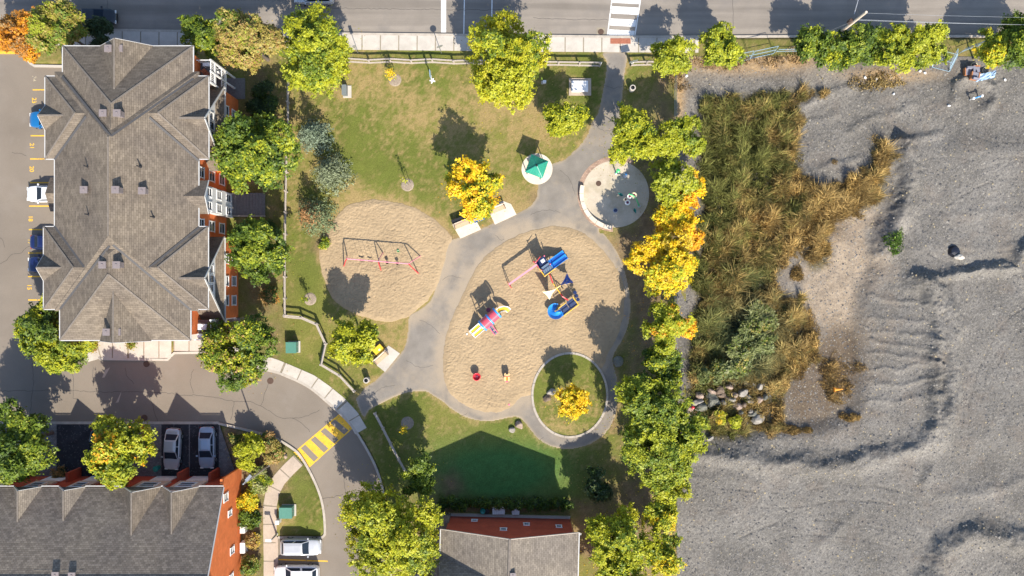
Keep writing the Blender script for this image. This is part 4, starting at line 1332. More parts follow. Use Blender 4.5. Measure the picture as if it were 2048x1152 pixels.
tree('young_tree', 'small yellow tree on the round lawn island', 1145, 808, 33, 3.3, [(YG, .15), (YE, .75), ((.66, .46, .05), .1)])
tree('maple_tree', 'orange yellow maple behind the two benches', 948, 376, 55, 4.7, [(MG, .16), (YG, .27), (YE, .56), (OR, .03)], leaf=.28)
tree('maple_tree', 'bright lime green maple beside the bench with the orange lid', 707, 680, 49, 4.6, bright, leaf=.28)
tree('broadleaf_tree', 'large green tree against the apartment patio deck', 518, 316, 80, 6.0, [(G, .3), (MG, .4), (LG, .2), (YG, .12)], leaf=.28)
tree('broadleaf_tree', 'mid green tree at the brick bay of the apartment building', 515, 500, 60, 5.2, [(G, .3), (MG, .4), (LG, .3)], leaf=.28)
tree('broadleaf_tree', 'large green tree over the lower apartment balconies and pavement', 482, 694, 73, 5.8, [(G, .25), (MG, .45), (YG, .25), (BR, .05)])
tree('broadleaf_tree', 'green tree at the parking lot corner of the apartment building', 85, 655, 48, 5.4, [(G, .25), (MG, .45), (YG, .3)], ry=62)
tree('broadleaf_tree', 'yellow green tree over the walk beside the lot corner tree', 138, 700, 58, 5.4, [(MG, .4), (LG, .25), (YG, .35)], ry=46)
tree('broadleaf_tree', 'dense green tree at the end of the shaded driveways', 40, 885, 68, 5.6, [(G, .35), (MG, .5), (LG, .15)], leaf=.29, ry=76)
tree('maple_tree', 'yellow and orange tinged maple between the driveways', 235, 902, 68, 5.6, [(MG, .25), (LG, .35), (YG, .38), (OR, .05)], leaf=.3)
for i, (x, y, r_, zc_, lb, co) in enumerate((
        (1345, 115, 44, 4.4, 'green tree where the short fence meets the pavement', yg_mix), (1442, 92, 46, 4.6, 'green tree overhanging the pavement end', yg_mix),
        (1625, 92, 40, 4.4, 'green tree at the blue fence beside the utility pole', green_mix), (1668, 106, 40, 4.2, 'green tree under the leaning utility pole', [(G, .25), (MG, .4), (YG, .35)]),
        (1722, 88, 46, 4.4, 'darker green tree just beyond the utility pole', [(G, .4), (MG, .45), (LG, .15)]), (1790, 98, 50, 4.4, 'yellow green tree in the roadside row beyond the pole', yg_mix),
        (1855, 92, 48, 4.4, 'bright green tree beside the gap with the fallen fence panel', yg_mix), (1985, 98, 40, 4.2, 'golden green tree behind the dumped armchairs', [(MG, .3), (YG, .4), (YE, .2)]),
        (2040, 85, 60, 5.0, 'large green tree at the far end of the roadside row', green_mix))):
    tree('roadside_tree', lb, x, y, r_ * .93, zc_ * .86, co, group='roadside trees above the gravel lot')
conifer('spruce_tree', 'blue green spruce nearest the large tree by the patio', 628, 272, 41, 5.4, [(.075, .105, .06), (.2, .25, .17)], 'spruces along the rail fence')
conifer('spruce_tree', 'wide grey green spruce in the middle of the three', 662, 346, 48, 5.2, [(.085, .11, .055), (.23, .26, .15)], 'spruces along the rail fence')
wb = W(615, 432, 1.5)
conifer('spruce_tree', 'spruce with a brown dying patch beside the small sand pit', 629, 432, 46, 5.0, [(.075, .11, .05), (.19, .23, .11)], 'spruces along the rail fence', brown=(wb.x, wb.y, 1.1))

# saplings with their mulch rings
def sapling(label, bx, by, h, crown_r, cols, lean=(0, 0), stake=False, dens=1.6):
    p = W(bx, by)
    root = empty('sapling', p, label, 'sapling', 'saplings on the lawns')
    m = MB()
    m.lathe((p.x, p.y, 0), [(.75, -.02), (.6, .05), (.1, .06), (0, .06)], 18)
    m.build('mulch_ring', M['mulch_grey'], root)
    top = p + Vector((lean[0], lean[1], h))
    m = MB()
    m.tube([p, p.lerp(top, .5), top], [.04, .03, .012], 6)
    for k in range(6):
        a = k * 2.2
        s = p.lerp(top, .45 + .08 * k)
        m.tube([s, s + Vector((math.cos(a), math.sin(a), .8)) * crown_r * .7], [.015, .005], 4)
    m.build('trunk', M['bark_pale'], root)
    n = int(240 * crown_r * dens)
    rs = np.random.default_rng(int(bx * by))
    t = rs.random(n)
    P = np.array(p)[None] + np.outer(.45 + .55 * t, np.array(top - p)) + rs.normal(size=(n, 3)) * crown_r * .42
    nn = rs.normal(size=(n, 3)) + np.array([0, 0, .8])
    nn /= np.linalg.norm(nn, axis=1, keepdims=True)
    L = rs.uniform(.12, .26, n)
    V, F = kites(P, nn, L, L * .65)
    global rng
    c = palette(n, cols, rs.random(n))
    npmesh('crown', V - np.array(p), F, M['leaf'], root, np.repeat(c, 4, axis=0))
    if stake:
        MB().tube([p + Vector((.35, .1, -.1)), p + Vector((.35, .1, 1.9))], .03, 6).build('stake', M['timber'], root)
M['mulch_grey'] = ground_mat('grey_mulch', (.3, .24, .18), 1.5, .2, 10, .35, bump=.8, bdist=.05)
sapling('yellow leaved sapling in a mulch ring by the street fence', 790, 160, 2.6, .55, [(YE, .8), (YG, .2)], (-.3, .2))
sapling('thin sapling with few leaves above the small sand pit', 815, 370, 2.9, .3, [(YG, 1)], (-.2, .4), True, .9)
sapling('yellow sapling on the lawn beside the short rail fence', 815, 846, 2.6, .4, [(YE, .6), (YG, .4)], (-.2, -.5))
sapling('leafy sapling between the rail fence and the small sand pit', 620, 598, 2.3, .35, [(YG, .5), (MG, .5)], (-.2, 0))

# garden and hedge shrubs
shrub_g = 'garden shrubs by the townhouse end wall'
for (x, y, r_, zc_, co, lb, rx) in (
        (497, 903, 32, 1.5, [(LG, .4), (YG, .6)], 'bright lime green shrub at the corner of the forecourt', 40), (548, 905, 22, .8, [(OL, .5), (BR, .3), (MG, .2)], 'brownish low shrub beside the path end', 24),
        (517, 962, 24, .8, [((.4, .4, .16), .4), (MG, .4), (YG, .2)], 'pale variegated shrub under the street lamp', 18), (498, 1002, 20, 1.0, [(YG, .6), (YE, .4)], 'yellow shrub against the orange brick wall', 20),
        (500, 1038, 20, 1.0, [(G, .5), (MG, .5)], 'dark green shrub beside the yellow one', 18), (500, 1132, 20, .9, [(G, .3), (MG, .5), (OL, .3)], 'green shrub at the foot of the brick wall by the lower path', 26),
        (505, 1082, 14, .5, [(BR, .5), (OL, .3), (YE, .2)], 'dry tan shrub by the wall heat pumps', 20), (535, 885, 18, .5, [(BR, .4), (G, .6)], 'dark heather on the kerb corner bed', 14), (468, 878, 12, .4, [(G, .5), (OL, .5)], 'small low shrub at the paved forecourt edge', 14)):
    tree('garden_shrub', lb, x, y, r_, zc_, co, cat='shrub', group=shrub_g, hz=zc_ * .9, leaf=.2, trunk=True, dens=1.3, gap=0)
for i in range(14):
    tree('hedge_plant', 'clipped green hedge plant behind the brick house', 885 + i * 19, 1006 + (i % 3) * 1.5, 12, .7, [(G, .5), (DG, .2), (MG, .3)], cat='hedge', group='hedge behind the brick house', hz=.6, leaf=.2, dens=1.5, gap=0, trunk=True, lobes=7)
for (x, y, r_, zc_, co, lb) in ((532, 590, 22, 1.0, [(G, .3), (BR, .4), (RU, .2)], 'reddish brown shrub by the apartment bay'), (545, 460, 16, .9, [(DG, .4), (G, .6)], 'dark shrub beside the patio deck'),
                                (520, 215, 30, 1.2, [(DG, .6), (G, .4)], 'dark shaded shrub below the top balconies'), (528, 180, 22, 1.2, [(DG, .7), (G, .3)], 'dark shrub under the olive brown tree'),
                                (265, 690, 9, .3, [(OL, .5), (MG, .5)], 'little planter shrub on the building walk'), (180, 687, 14, .5, [(BR, .5), (OL, .5)], 'brown low shrub at the building walk'),
                                (120, 945, 14, .6, [(DG, .5), (BR, .5)], 'shaded shrub beside the dark driveway'), (1440, 835, 12, .6, [(YE, .3), (YG, .7)], 'yellow flowering weed at the rock pile'), (1470, 845, 13, .5, [(YG, .8), (MG, .2)], 'yellow green weed below the rock pile'),
                                (1220, 560, 1, .5, None, ''), (650, 488, 10, .4, [(MG, .6), (YG, .4)], 'low green weeds between spruce and sand')):
    if co: tree('shrub', lb, x, y, r_, zc_, co, cat='shrub', hz=zc_ * .9, leaf=.2, dens=1.3, gap=0, lobes=9)
for i, (x, y, r_, zc_) in enumerate(((1500, 655, 26, 1.0), (1530, 640, 22, .9), (1480, 700, 28, 1.0), (1525, 690, 24, .9), (1440, 745, 22, .9), (1475, 735, 22, .8), (1510, 620, 18, .8), (1408, 750, 16, .9))):
    tree('willow_shrub', 'grey green willow shrub growing among the reeds above the rocks', x, y, r_, zc_, [((.15, .18, .055), .45), ((.22, .24, .085), .4), (MG, .15), (OL, .1)], cat='shrub', group='willow shrubs in the hollow', hz=zc_ * .9, leaf=.26, dens=.8, gap=.1)

# fallen leaves round the trees
fx, fc = [], []
for (x, y, r_, ca, cb) in TREES:
    if x > 18.5 or x < -33 or r_ < 1.2: continue
    n = int(55 * r_)
    a, q = rng.uniform(0, 6.283, n), r_ * (.4 + 1.1 * rng.random(n))
    fx.append(np.stack([x + q * np.cos(a) - .5, y + q * np.sin(a), np.full(n, .035)], -1))
    k = rng.random((n, 1))
    fc.append(np.where(k < .45, np.array(ca) * .8, np.where(k < .7, np.array([.34, .2, .08]), np.array([.45, .33, .1]))) * rng.uniform(.7, 1.2, (n, 1)))
FX, FC = np.concatenate(fx), np.concatenate(fc)
kz = sdist(FX[:, 0], FX[:, 1], LOT) > 0
kz |= sdist(FX[:, 0], FX[:, 1], ROAD) > 0
FX[kz, 2] = -.1
FX[np.hypot(FX[:, 0] - isl.x, FX[:, 1] - isl.y) < IX, 2] = .15
nn = rng.normal(size=FX.shape) * .3 + np.array([0, 0, 1])
nn /= np.linalg.norm(nn, axis=1, keepdims=True)
Lf = rng.uniform(.08, .17, len(FX))
V, F = kites(FX, nn, Lf, Lf * .7)
tag(npmesh('fallen_leaves', V, F, M['leaf'], None, np.repeat(FC, 4, axis=0)), 'dry fallen leaves scattered under the park trees', 'leaves', kind='stuff')
# ------------------------------------------------------------------ buildings
PITCH = .51
def hip_roof(mb, x0, x1, y0, y1, z, pitch, th=.2):
    """closed hip roof over a rectangle"""
    w, d = x1 - x0, y1 - y0
    if w < d:
        h = w / 2 * pitch
        r0, r1 = Vector(((x0 + x1) / 2, y0 + w / 2, z + h)), Vector(((x0 + x1) / 2, y1 - w / 2, z + h))
    else:
        h = d / 2 * pitch
        r0, r1 = Vector((x0 + d / 2, (y0 + y1) / 2, z + h)), Vector((x1 - d / 2, (y0 + y1) / 2, z + h))
    V = [(x0, y0, z), (x1, y0, z), (x1, y1, z), (x0, y1, z), r0, r1, (x0, y0, z - th), (x1, y0, z - th), (x1, y1, z - th), (x0, y1, z - th)]
    if w < d: F = [(0, 1, 4), (1, 2, 5, 4), (2, 3, 5), (3, 0, 4, 5)]
    else: F = [(0, 1, 5, 4), (1, 2, 5), (2, 3, 4, 5), (3, 0, 4)]
    F += [(6, 9, 8, 7), (0, 6, 7, 1), (1, 7, 8, 2), (2, 8, 9, 3), (3, 9, 6, 0)]
    mb.add(V, F)
    corners = [Vector(v) for v in V[:4]]
    if w < d: hips = [(corners[0], r0), (corners[1], r0), (corners[2], r1), (corners[3], r1), (r0, r1)]
    else: hips = [(corners[0], r0), (corners[3], r0), (corners[1], r1), (corners[2], r1), (r0, r1)]
    return hips, corners

def gable_roof(mb, base, out, half, rise, back, th=.16, drop=None):
    """gable: base = middle of the front at eave level, out = direction it faces, runs 'back' metres inwards"""
    o = Vector((out[0], out[1], 0)).normalized()
    s = Vector((-o.y, o.x, 0))
    b = Vector(base)
    up = Vector((0, 0, 1))
    A, B, Cc = b - s * half, b + s * half, b + up * rise
    A2, B2, C2 = A - o * back, B - o * back, Cc - o * back
    t = up * th
    mb.add([A, Cc, C2, A2, A - t, Cc - t, C2 - t, A2 - t], [(0, 3, 2, 1), (4, 5, 6, 7), (0, 1, 5, 4), (0, 4, 7, 3), (3, 7, 6, 2)])
    mb.add([B, Cc, C2, B2, B - t, Cc - t, C2 - t, B2 - t], [(0, 1, 2, 3), (7, 6, 5, 4), (4, 5, 1, 0), (3, 7, 4, 0), (2, 6, 7, 3)])
    return A, B, Cc, C2

def wall_box(mb, x0, x1, y0, y1, z0, z1):
    mb.box(((x0 + x1) / 2, (y0 + y1) / 2, (z0 + z1) / 2), (x1 - x0, y1 - y0, z1 - z0))

def window(root, c, w, h, face, mat_f=None, bars=1):
    """window on a wall: c = centre on the wall plane, face = outward direction"""
    f = Vector((face[0], face[1], 0)).normalized()
    s = Vector((-f.y, f.x, 0))
    c = Vector(c)
    rz = math.atan2(s.y, s.x)
    wroot = MB()
    for dx, dz, ww, hh in ((0, h / 2, w + .16, .09), (0, -h / 2, w + .2, .1), (-w / 2, 0, .09, h), (w / 2, 0, .09, h)):
        wroot.box(c + s * dx + Vector((0, 0, dz)) + f * .04, (ww, .1, hh), rz)
    if bars: wroot.box(c + f * .035, (w - .08, .05, .06), rz)
    o = wroot.build('window', mat_f or M['white'], root)
    p = MB()
    p.box(c + f * .012, (w - .06, .024, h - .06), rz)
    p.build('pane', M['glass'], o)
    return o

def caps(root, lines, r=.11, mat='ridge', name='ridge_cap', up=.02):
    for a, b in lines:
        m = MB()
        a, b = Vector(a) + Vector((0, 0, up)), Vector(b) + Vector((0, 0, up))
        m.beam(a, b, r * 1.7, .05)
        m.build(name, M[mat], root)

def gutter(root, pts, closed=True):
    n = len(pts)
    for i in range(n if closed else n - 1):
        a, b = Vector(pts[i]), Vector(pts[(i + 1) % n])
        MB().beam(a + Vector((0, 0, -.02)), b + Vector((0, 0, -.02)), .09, .1).build('gutter', M['gutter'], root)

def roof_vent(root, px, py, z, s=.62):
    p = W(px, py, z)
    m = MB()
    m.box(p + Vector((0, 0, -.3)), (s * .85, s * .85, .9))
    m.box(p + Vector((0, 0, .2)), (s * 1.15, s * 1.1, .16))
    m.box(p + Vector((0, .02, .3)), (s * .3, s * .3, .06))
    v = m.build('roof_vent', M['vent'], root)
    MB().lathe((0, 0, .95), [(.06, -.5), (.05, -.42), (0, -.4)], 8)
    return v

def vent_pipe(root, px, py, z, r=.06, h=.55):
    p = W(px, py, z)
    m = MB()
    m.lathe(p + Vector((0, 0, -.5)), [(r * 2.4, .25), (r * 1.4, .5), (r, .55), (r, .5 + h), (r * .6, .5 + h), (r * .6, .4 + h)], 8)
    m.build('vent_pipe', M['pipe'], root)

ZE = 9.06
def E(px, py, z=ZE):
    return W(px, py, z)
apt = empty('apartment_building', E(250, 386, 0) * .9, 'three storey orange brick apartment building with a many gabled shingle roof', 'building')
# eave rectangles in photo pixels (x0, x1, y0, y1)
rects = {'main': (109, 398, 143, 622), 'north': (125, 387, 91.5, 400), 'south': (119.5, 382, 380, 681), 'cross_n': (90, 418, 152, 318.5), 'cross_s': (87, 417, 453, 619)}
for k, (a, b, c, d) in rects.items():
    p0, p1 = E(a, d), E(b, c)
    m = MB()
    hips, cor = hip_roof(m, p0.x, p1.x, p0.y, p1.y, ZE + {'main': 0, 'north': .004, 'south': .006, 'cross_n': .01, 'cross_s': .012}[k], PITCH)
    m.build('roof_section', M['roof'], apt, uv='slope')
    if k == 'main': hips = hips[-1:]
    elif k == 'north': hips = [hips[2], hips[3]]
    elif k == 'south': hips = [hips[0], hips[1]]
    else: hips = hips[:4]
    caps(apt, hips, .09)
# valleys: dark metal lines where the wings meet
def roof_h(x, y):
    z = -1
    for (a, b, c, d) in rects.values():
        p0, p1 = E(a, d), E(b, c)
        t = min(x - p0.x, p1.x - x, y - p0.y, p1.y - y)
        if t >= -.01: z = max(z, ZE + t * PITCH)
    return z
def valley_line(a, b):
    """a, b photo points on the roof; follow the surface between"""
    for it in range(4):
        pass
    n = 10
    pts = []
    for i in range(n + 1):
        q = (a[0] + (b[0] - a[0]) * i / n, a[1] + (b[1] - a[1]) * i / n)
        z = ZE
        for _ in range(6):
            w = W(q[0], q[1], z)
            z = max(ZE, roof_h(w.x, w.y))
        pts.append(W(q[0], q[1], z + .03))
    m = MB()
    for p, q in zip(pts[:-1], pts[1:]):
        m.beam(p, q, .22, .03)
    m.build('valley_flashing', M['valley'], apt)
for a, b in (((124.5, 153), (221, 272)), ((387, 157), (222, 272)), ((109, 319), (172, 233)), ((398, 322), (299, 235)), ((109, 452), (168, 534)), ((398, 455), (298, 536)), ((120, 618), (219, 492)), ((382, 620), (226, 490))):
    valley_line(a, b)
# outline gutters
outline = [(125, 91.5), (201, 92), None, (306, 92), (387, 91.5), (387, 152), (418, 152), (418, 318.5), (398, 318.5), (398, 453), (417, 453), (417, 619), (382, 619), (382, 681), (303, 681), None, (200, 681), (119.5, 681), (119.5, 619), (87, 619), (87, 561), None, (87, 511), (87, 453), (109, 453), (109, 318.5), (90, 318.5), (90, 260), None, (90, 212), (90, 152), (125, 152), (125, 91.5)]
for a, b in zip(outline[:-1], outline[1:]):
    if a and b: gutter(apt, [E(*a), E(*b)], False)
# gables on the four sides
def front_gable(root, a, b, z, out, rise, back, mat='roof', wallmat='siding', rake=True, win=None):
    A, B = Vector(a), Vector(b)
    mid = (A + B) / 2
    half = (B - A).length / 2
    m = MB()
    A_, B_, Cc, C2 = gable_roof(m, mid + Vector((0, 0, .03)), out, half, rise, back)
    m.build('gable_roof', M[mat], root, uv='slope')
    o = Vector((out[0], out[1], 0)).normalized()
    t = Vector((0, 0, .16))
    w = MB()
    w.add([A_ - t - o * .28, B_ - t - o * .28, Cc - t - o * .28], [(0, 1, 2)])
    w.build('gable_wall', M[wallmat], root, uv='slope')
    if rake:
        for p in (A_, B_):
            MB().beam(p + o * .02 - t * .5, Cc + o * .02 - t * .5, .04, .15).build('rake_board', M['gutter'], root)
    MB().beam(Cc + Vector((0, 0, .03)), C2 + Vector((0, 0, .03)), .14, .05).build('ridge_cap', M['ridge'], root)
    return mid, half
front_gable(apt, E(201, 92), E(306, 92), ZE, (0, 1), 2.45, 6.5)
front_gable(apt, E(200, 682), E(303, 682), ZE, (0, -1), 2.45, 6.5)
front_gable(apt, E(90, 212), E(90, 260), ZE, (-1, 0), 1.22, 3.6)
front_gable(apt, E(87, 511), E(87, 561), ZE, (-1, 0), 1.22, 3.6)
# walls
walls = MB()
ov = .5
for k, (a, b, c, d) in rects.items():
    p0, p1 = E(a, d), E(b, c)
    e = 1.35 if k.startswith('cross') else ov
    wall_box(walls, p0.x + ov, p1.x - e, p0.y + ov, p1.y - ov, -.2, ZE - .1)
walls.build('wall', M['brick'], apt, uv='slope')
xw = E(398, 386).x - ov
# steep brick bays facing the park, gable above, pent roof between
for yc in (16.7, .95):
    m = MB()
    XB = -30.2
    half, zf, zp = 4.42, 4.95, 10.3
    A_, B_, Cc, C2 = gable_roof(m, (XB, yc, zf), (1, 0), half, zp - zf, 4.6, .16)
    m.build('gable_roof', M['roof'], apt, uv='slope')
    MB().beam(Cc + Vector((0, 0, .02)), C2, .2, .05).build('ridge_cap', M['ridge'], apt)
    for p in (A_, B_):
        MB().beam(p + Vector((.02, 0, -.06)), Cc + Vector((.02, 0, -.06)), .06, .22).build('rake_board', M['gutter'], apt)
    XG = -30.95
    s_ = (zp - zf) / half
    w = MB()
    w.add([(XG, yc - half + .2, zf), (XG, yc + half - .2, zf), (XG, yc, zp - .2 * s_ - .1)], [(0, 1, 2)])
    w.build('gable_wall', M['siding'], apt, uv='slope')
    p = MB()
    p.add([(XB + .05, yc - half + .1, zf - .02), (XB + .05, yc + half - .1, zf - .02), (XG, yc + half - .35, zf + .5), (XG, yc - half + .35, zf + .5),
           (XB + .05, yc - half + .1, zf - .12), (XB + .05, yc + half - .1, zf - .12)], [(0, 1, 2, 3), (4, 5, 1, 0)])
    p.build('pent_roof', M['roof'], apt, uv='slope')
    MB().beam((XB + .1, yc - half + .1, zf - .05), (XB + .1, yc + half - .1, zf - .05), .12, .12).build('gutter', M['gutter'], apt)
    b = MB()
    wall_box(b, -34.5, -30.42, yc - half + .25, yc + half - .25, -.2, zf - .05)
    b.build('bay_wall', M['brick'], apt, uv='slope')
    for dy in (-1.15, 0, 1.15):
        window(apt, (XG, yc + dy * .85, 6.75), .8, 1.35 if dy else 1.7, (1, 0))
    for dy in (-2.3, -.2, 2.2):
        for z in (1.45, 3.75):
            window(apt, (-30.42, yc + dy, z), 1.0, 1.25, (1, 0))
p0, p1 = E(119.5, 681), E(382, 91.5)
for zz in (1.6, 4.6, 7.4):
    for k in range(5):
        xx = p0.x + 2 + k * 2.3
        window(apt, (xx, p0.y + ov, zz), 1.1, 1.4, (0, -1))
        window(apt, (xx, p1.y - ov, zz), 1.1, 1.4, (0, 1))
    for k in range(3):
        window(apt, (E(109, 386).x + ov, E(109, 386).y - 4 + k * 4, zz), 1.1, 1.4, (-1, 0))
# middle of the park side: white entrance bay with a small gable roof
ymid = (E(398, 360).y + E(398, 427).y) / 2
hb = (E(398, 360).y - E(398, 427).y) / 2
m = MB()
A_, B_, Cc, C2 = gable_roof(m, (-30.4, ymid, 8.75), (1, 0), hb, 1.0, 2.2, .14)
m.build('gable_roof', M['roof'], apt, uv='slope')
for p in (A_, B_): MB().beam(p + Vector((.02, 0, -.05)), Cc + Vector((.02, 0, -.05)), .05, .18).build('rake_board', M['gutter'], apt)
w = MB()
w.add([(-30.75, ymid - hb + .15, 8.6), (-30.75, ymid + hb - .15, 8.6), (-30.75, ymid, 9.55)], [(0, 1, 2)])
w.build('gable_wall', M['stucco'], apt, uv='slope')
w = MB()
wall_box(w, -32.5, -31.0, ymid - hb + .35, ymid + hb - .35, -.2, 8.65)
w.build('entrance_bay', M['siding'], apt, uv='slope')
for z in (1.5, 4.3, 7.0):
    for dy in (-.7, .7): window(apt, (-31.0, ymid + dy, z), .85, 1.3, (1, 0))
for z in (1.5, 4.4, 7.3):
    for y in (ymid + 2.7, ymid - 2.6): window(apt, (xw, y, z), 1.05, 1.5, (1, 0))
# stacked balconies at both park corners
def balconies(xa, xb, y0, y1, north):
    yy = y1 if north else y0
    for z in (3.0, 6.0):
        MB().box(((xa + xb) / 2, (y0 + y1) / 2, z - .12), (xb - xa, y1 - y0, .24)).build('balcony_floor', M['deck'], apt)
        for z2, t in ((z + 1.05, .07), (z + .1, .06)):
            MB().beam((xb, y0, z2), (xb, y1, z2), .08, t).build('rail', M['white'], apt)
            MB().beam((xa, yy, z2), (xb, yy, z2), .08, t).build('rail', M['white'], apt)
        MB().box((xb + .03, (y0 + y1) / 2, z - .14), (.05, y1 - y0, .3)).build('fascia', M['white'], apt)
        n = int((y1 - y0) / .17)
        for i in range(n + 1):
            MB().box((xb, y0 + (y1 - y0) * i / n, z + .57), (.045, .045, .95)).build('baluster', M['white'], apt)
        n = int((xb - xa) / .17)
        for i in range(n + 1):
            MB().box((xa + (xb - xa) * i / n, yy, z + .57), (.045, .045, .95)).build('baluster', M['white'], apt)
    for x, y in ((xb, y0), (xb, y1), (xb, (y0 + y1) / 2)):
        MB().box((x, y, 3.55), (.16, .16, 7.3)).build('column', M['white'], apt)
    MB().box(((xa + xb) / 2 + .7, (y0 + y1) / 2, .02), (xb - xa + .9, y1 - y0, .1)).build('terrace', M['deck'], apt)
balconies(E(387, 100).x - .5, -30.8, 21.0, 23.3, True)
balconies(E(382, 650).x - .5, -30.8, -5.3, -3.3, False)
bal_n, bal_s = (E(387, 100).x - .5, 22.15), (E(382, 650).x - .5, -4.3)
def small_table(label, x, y, z, w_, d_, mat='white', h=.7):
    t = empty('balcony_table', (x, y, z), label, 'table')
    MB().box((0, 0, h), (w_, d_, .05)).build('tabletop', M[mat], t, local=True)
    for sx in (-1, 1):
        for sy in (-1, 1): MB().box((sx * (w_ / 2 - .06), sy * (d_ / 2 - .06), h / 2), (.05, .05, h)).build('leg', M[mat], t, local=True)
def deck_chair(label, x, y, z, rz, mat):
    t = empty('balcony_chair', (x, y, z), label, 'chair', rz=R(rz))
    MB().box((0, 0, .42), (.5, .5, .07)).build('seat', M[mat], t, local=True)
    MB().box((0, .24, .72), (.5, .07, .55), 0, R(-12)).build('backrest', M[mat], t, local=True)
    for sx in (-1, 1):
        for sy in (-1, 1): MB().box((sx * .2, sy * .2, .2), (.05, .05, .42)).build('leg', M[mat], t, local=True)
small_table('white balcony table by the rail of the top balcony', bal_n[0] + .9, 22.95, 6.0, .8, .35)
small_table('white balcony table on the balcony below the top one', bal_n[0] + 1.0, 22.9, 3.0, .6, .35)
deck_chair('red brown wooden chair on the top balcony', bal_n[0] + .75, 22.1, 6.0, 40, 'p_tanwood2')
small_table('long white table on the lower corner balcony', bal_s[0] + .7, -4.0, 6.0, .9, .6)
small_table('second white table beside the long one on the corner balcony', bal_s[0] + .6, -4.9, 6.0, .8, .4)
deck_chair('grey chair between the white balcony tables', bal_s[0] + 1.3, -4.5, 6.0, 200, 'deck')
def furn(name, label, cat, m, mat):
    tag(m.build(name, mat), label, cat)
# patio deck
pd = empty('patio_deck', W(500, 410, 0), 'grey boarded patio deck under the green tree by the entrance bay', 'deck')
for i in range(12):
    x = 455 + i * 6.3
    MB().box(W(x + 3, 408, .25), (.33, 2.45, .07)).build('board', M['deck'], pd)
MB().box(W(492, 408, .1), (4.1, 2.3, .2)).build('frame', M['joint'], pd)
MB().beam(W(455, 432, .32), W(531, 432, .32), .14, .1).build('edge_board', M['timber'], pd)
struct(MB().prism(wp2([(446, 386), (470, 386), (470, 432), (446, 432)]), -.05, .1).build('entrance_slab', M['concrete_warm']))
# west entrance porch roof over the parking side
pw = E(108, 388)
m = MB()
A_, B_, Cc, C2 = gable_roof(m, (W(96, 388, 6.6).x, W(96, 388, 6.6).y, 6.2), (-1, 0), 1.75, .95, 3.0, .14)
m.build('porch_roof', M['roof'], apt, uv='slope')
wp_ = MB()
wall_box(wp_, A_.x + .3, A_.x + 3, A_.y if A_.y < B_.y else B_.y, max(A_.y, B_.y), -.15, 6.1)
# roof furniture
for px, py in ((218.5, 98), (240, 98), (208, 227), (236, 227), (170, 380), (233, 380), (286, 382), (207, 530), (235, 530), (215, 664), (236, 664)):
    w0 = W(px, py, 11.3)
    z = max(roof_h(w0.x, w0.y), ZE + .3) if 120 < py < 640 else 10.6
    roof_vent(apt, px, py, z + .35)
for px, py in ((174, 333), (279, 333), (176, 429), (306, 434)):
    w0 = W(px, py, 11.3)
    vent_pipe(apt, px, py, roof_h(w0.x, w0.y) + .2)

# ------------------------------------------------------------------ townhouse row
TX0, TX1 = -75.0, -29.8
TE, TY = 6.2, -20.6
TR, TRY = 10.65, -28.5
th = empty('townhouse_row', (-50, -29, 0), 'long brick townhouse row with four steep front gables beside the driveways', 'building')
m = MB()
A = [(TX0, TY, TE), (TX1, TY, TE), (TX1, TRY, TR), (TX0, TRY, TR), (TX1, 2 * TRY - TY, TE), (TX0, 2 * TRY - TY, TE)]
B = [(x, y, z - .18) for x, y, z in A]
m.add(A + B, [(0, 3, 2, 1), (3, 5, 4, 2), (6, 7, 8, 9), (9, 8, 10, 11), (1, 2, 8, 7), (2, 4, 10, 8), (0, 1, 7, 6), (5, 11, 10, 4), (3, 0, 6, 9), (5, 3, 9, 11)])
m.build('roof', M['roof_dark'], th, uv='slope')
MB().beam((TX0, TRY, TR + .02), (TX1, TRY, TR + .02), .28, .06).build('ridge_cap', M['ridge'], th)
MB().beam((TX1 + .02, TY, TE - .05), (TX1 + .02, TRY, TR - .05), .06, .2).build('rake_board', M['gutter'], th)
MB().beam((TX1 + .02, 2 * TRY - TY, TE - .05), (TX1 + .02, TRY, TR - .05), .06, .2).build('rake_board', M['gutter'], th)
w = MB()
wx0, wx1, wy0, wy1 = TX0 + .3, TX1 - .3, 2 * TRY - TY + .35, TY - .35
w.add([(wx1, wy1, -.2), (wx1, wy0, -.2), (wx1, wy0, TE - .1), (wx1, TRY, TR - .3), (wx1, wy1, TE - .1)], [(0, 1, 2, 3, 4)][::1])
w.build('end_wall', M['brick'], th, uv='slope')
w = MB()
wall_box(w, wx0, wx1 - .02, wy0, wy1, -.2, TE - .15)
w.build('wall', M['brick_red'], th, uv='slope')
gut = [28, 83, 118, 171, 247, 322, 326, 398]
xs = [-400] + gut + [447]
for i in range(0, len(xs), 2):
    gutter(th, [W(xs[i], 972, TE), W(xs[i + 1], 972, TE)], False)
SL = (TR - TE) / (TY - TRY)
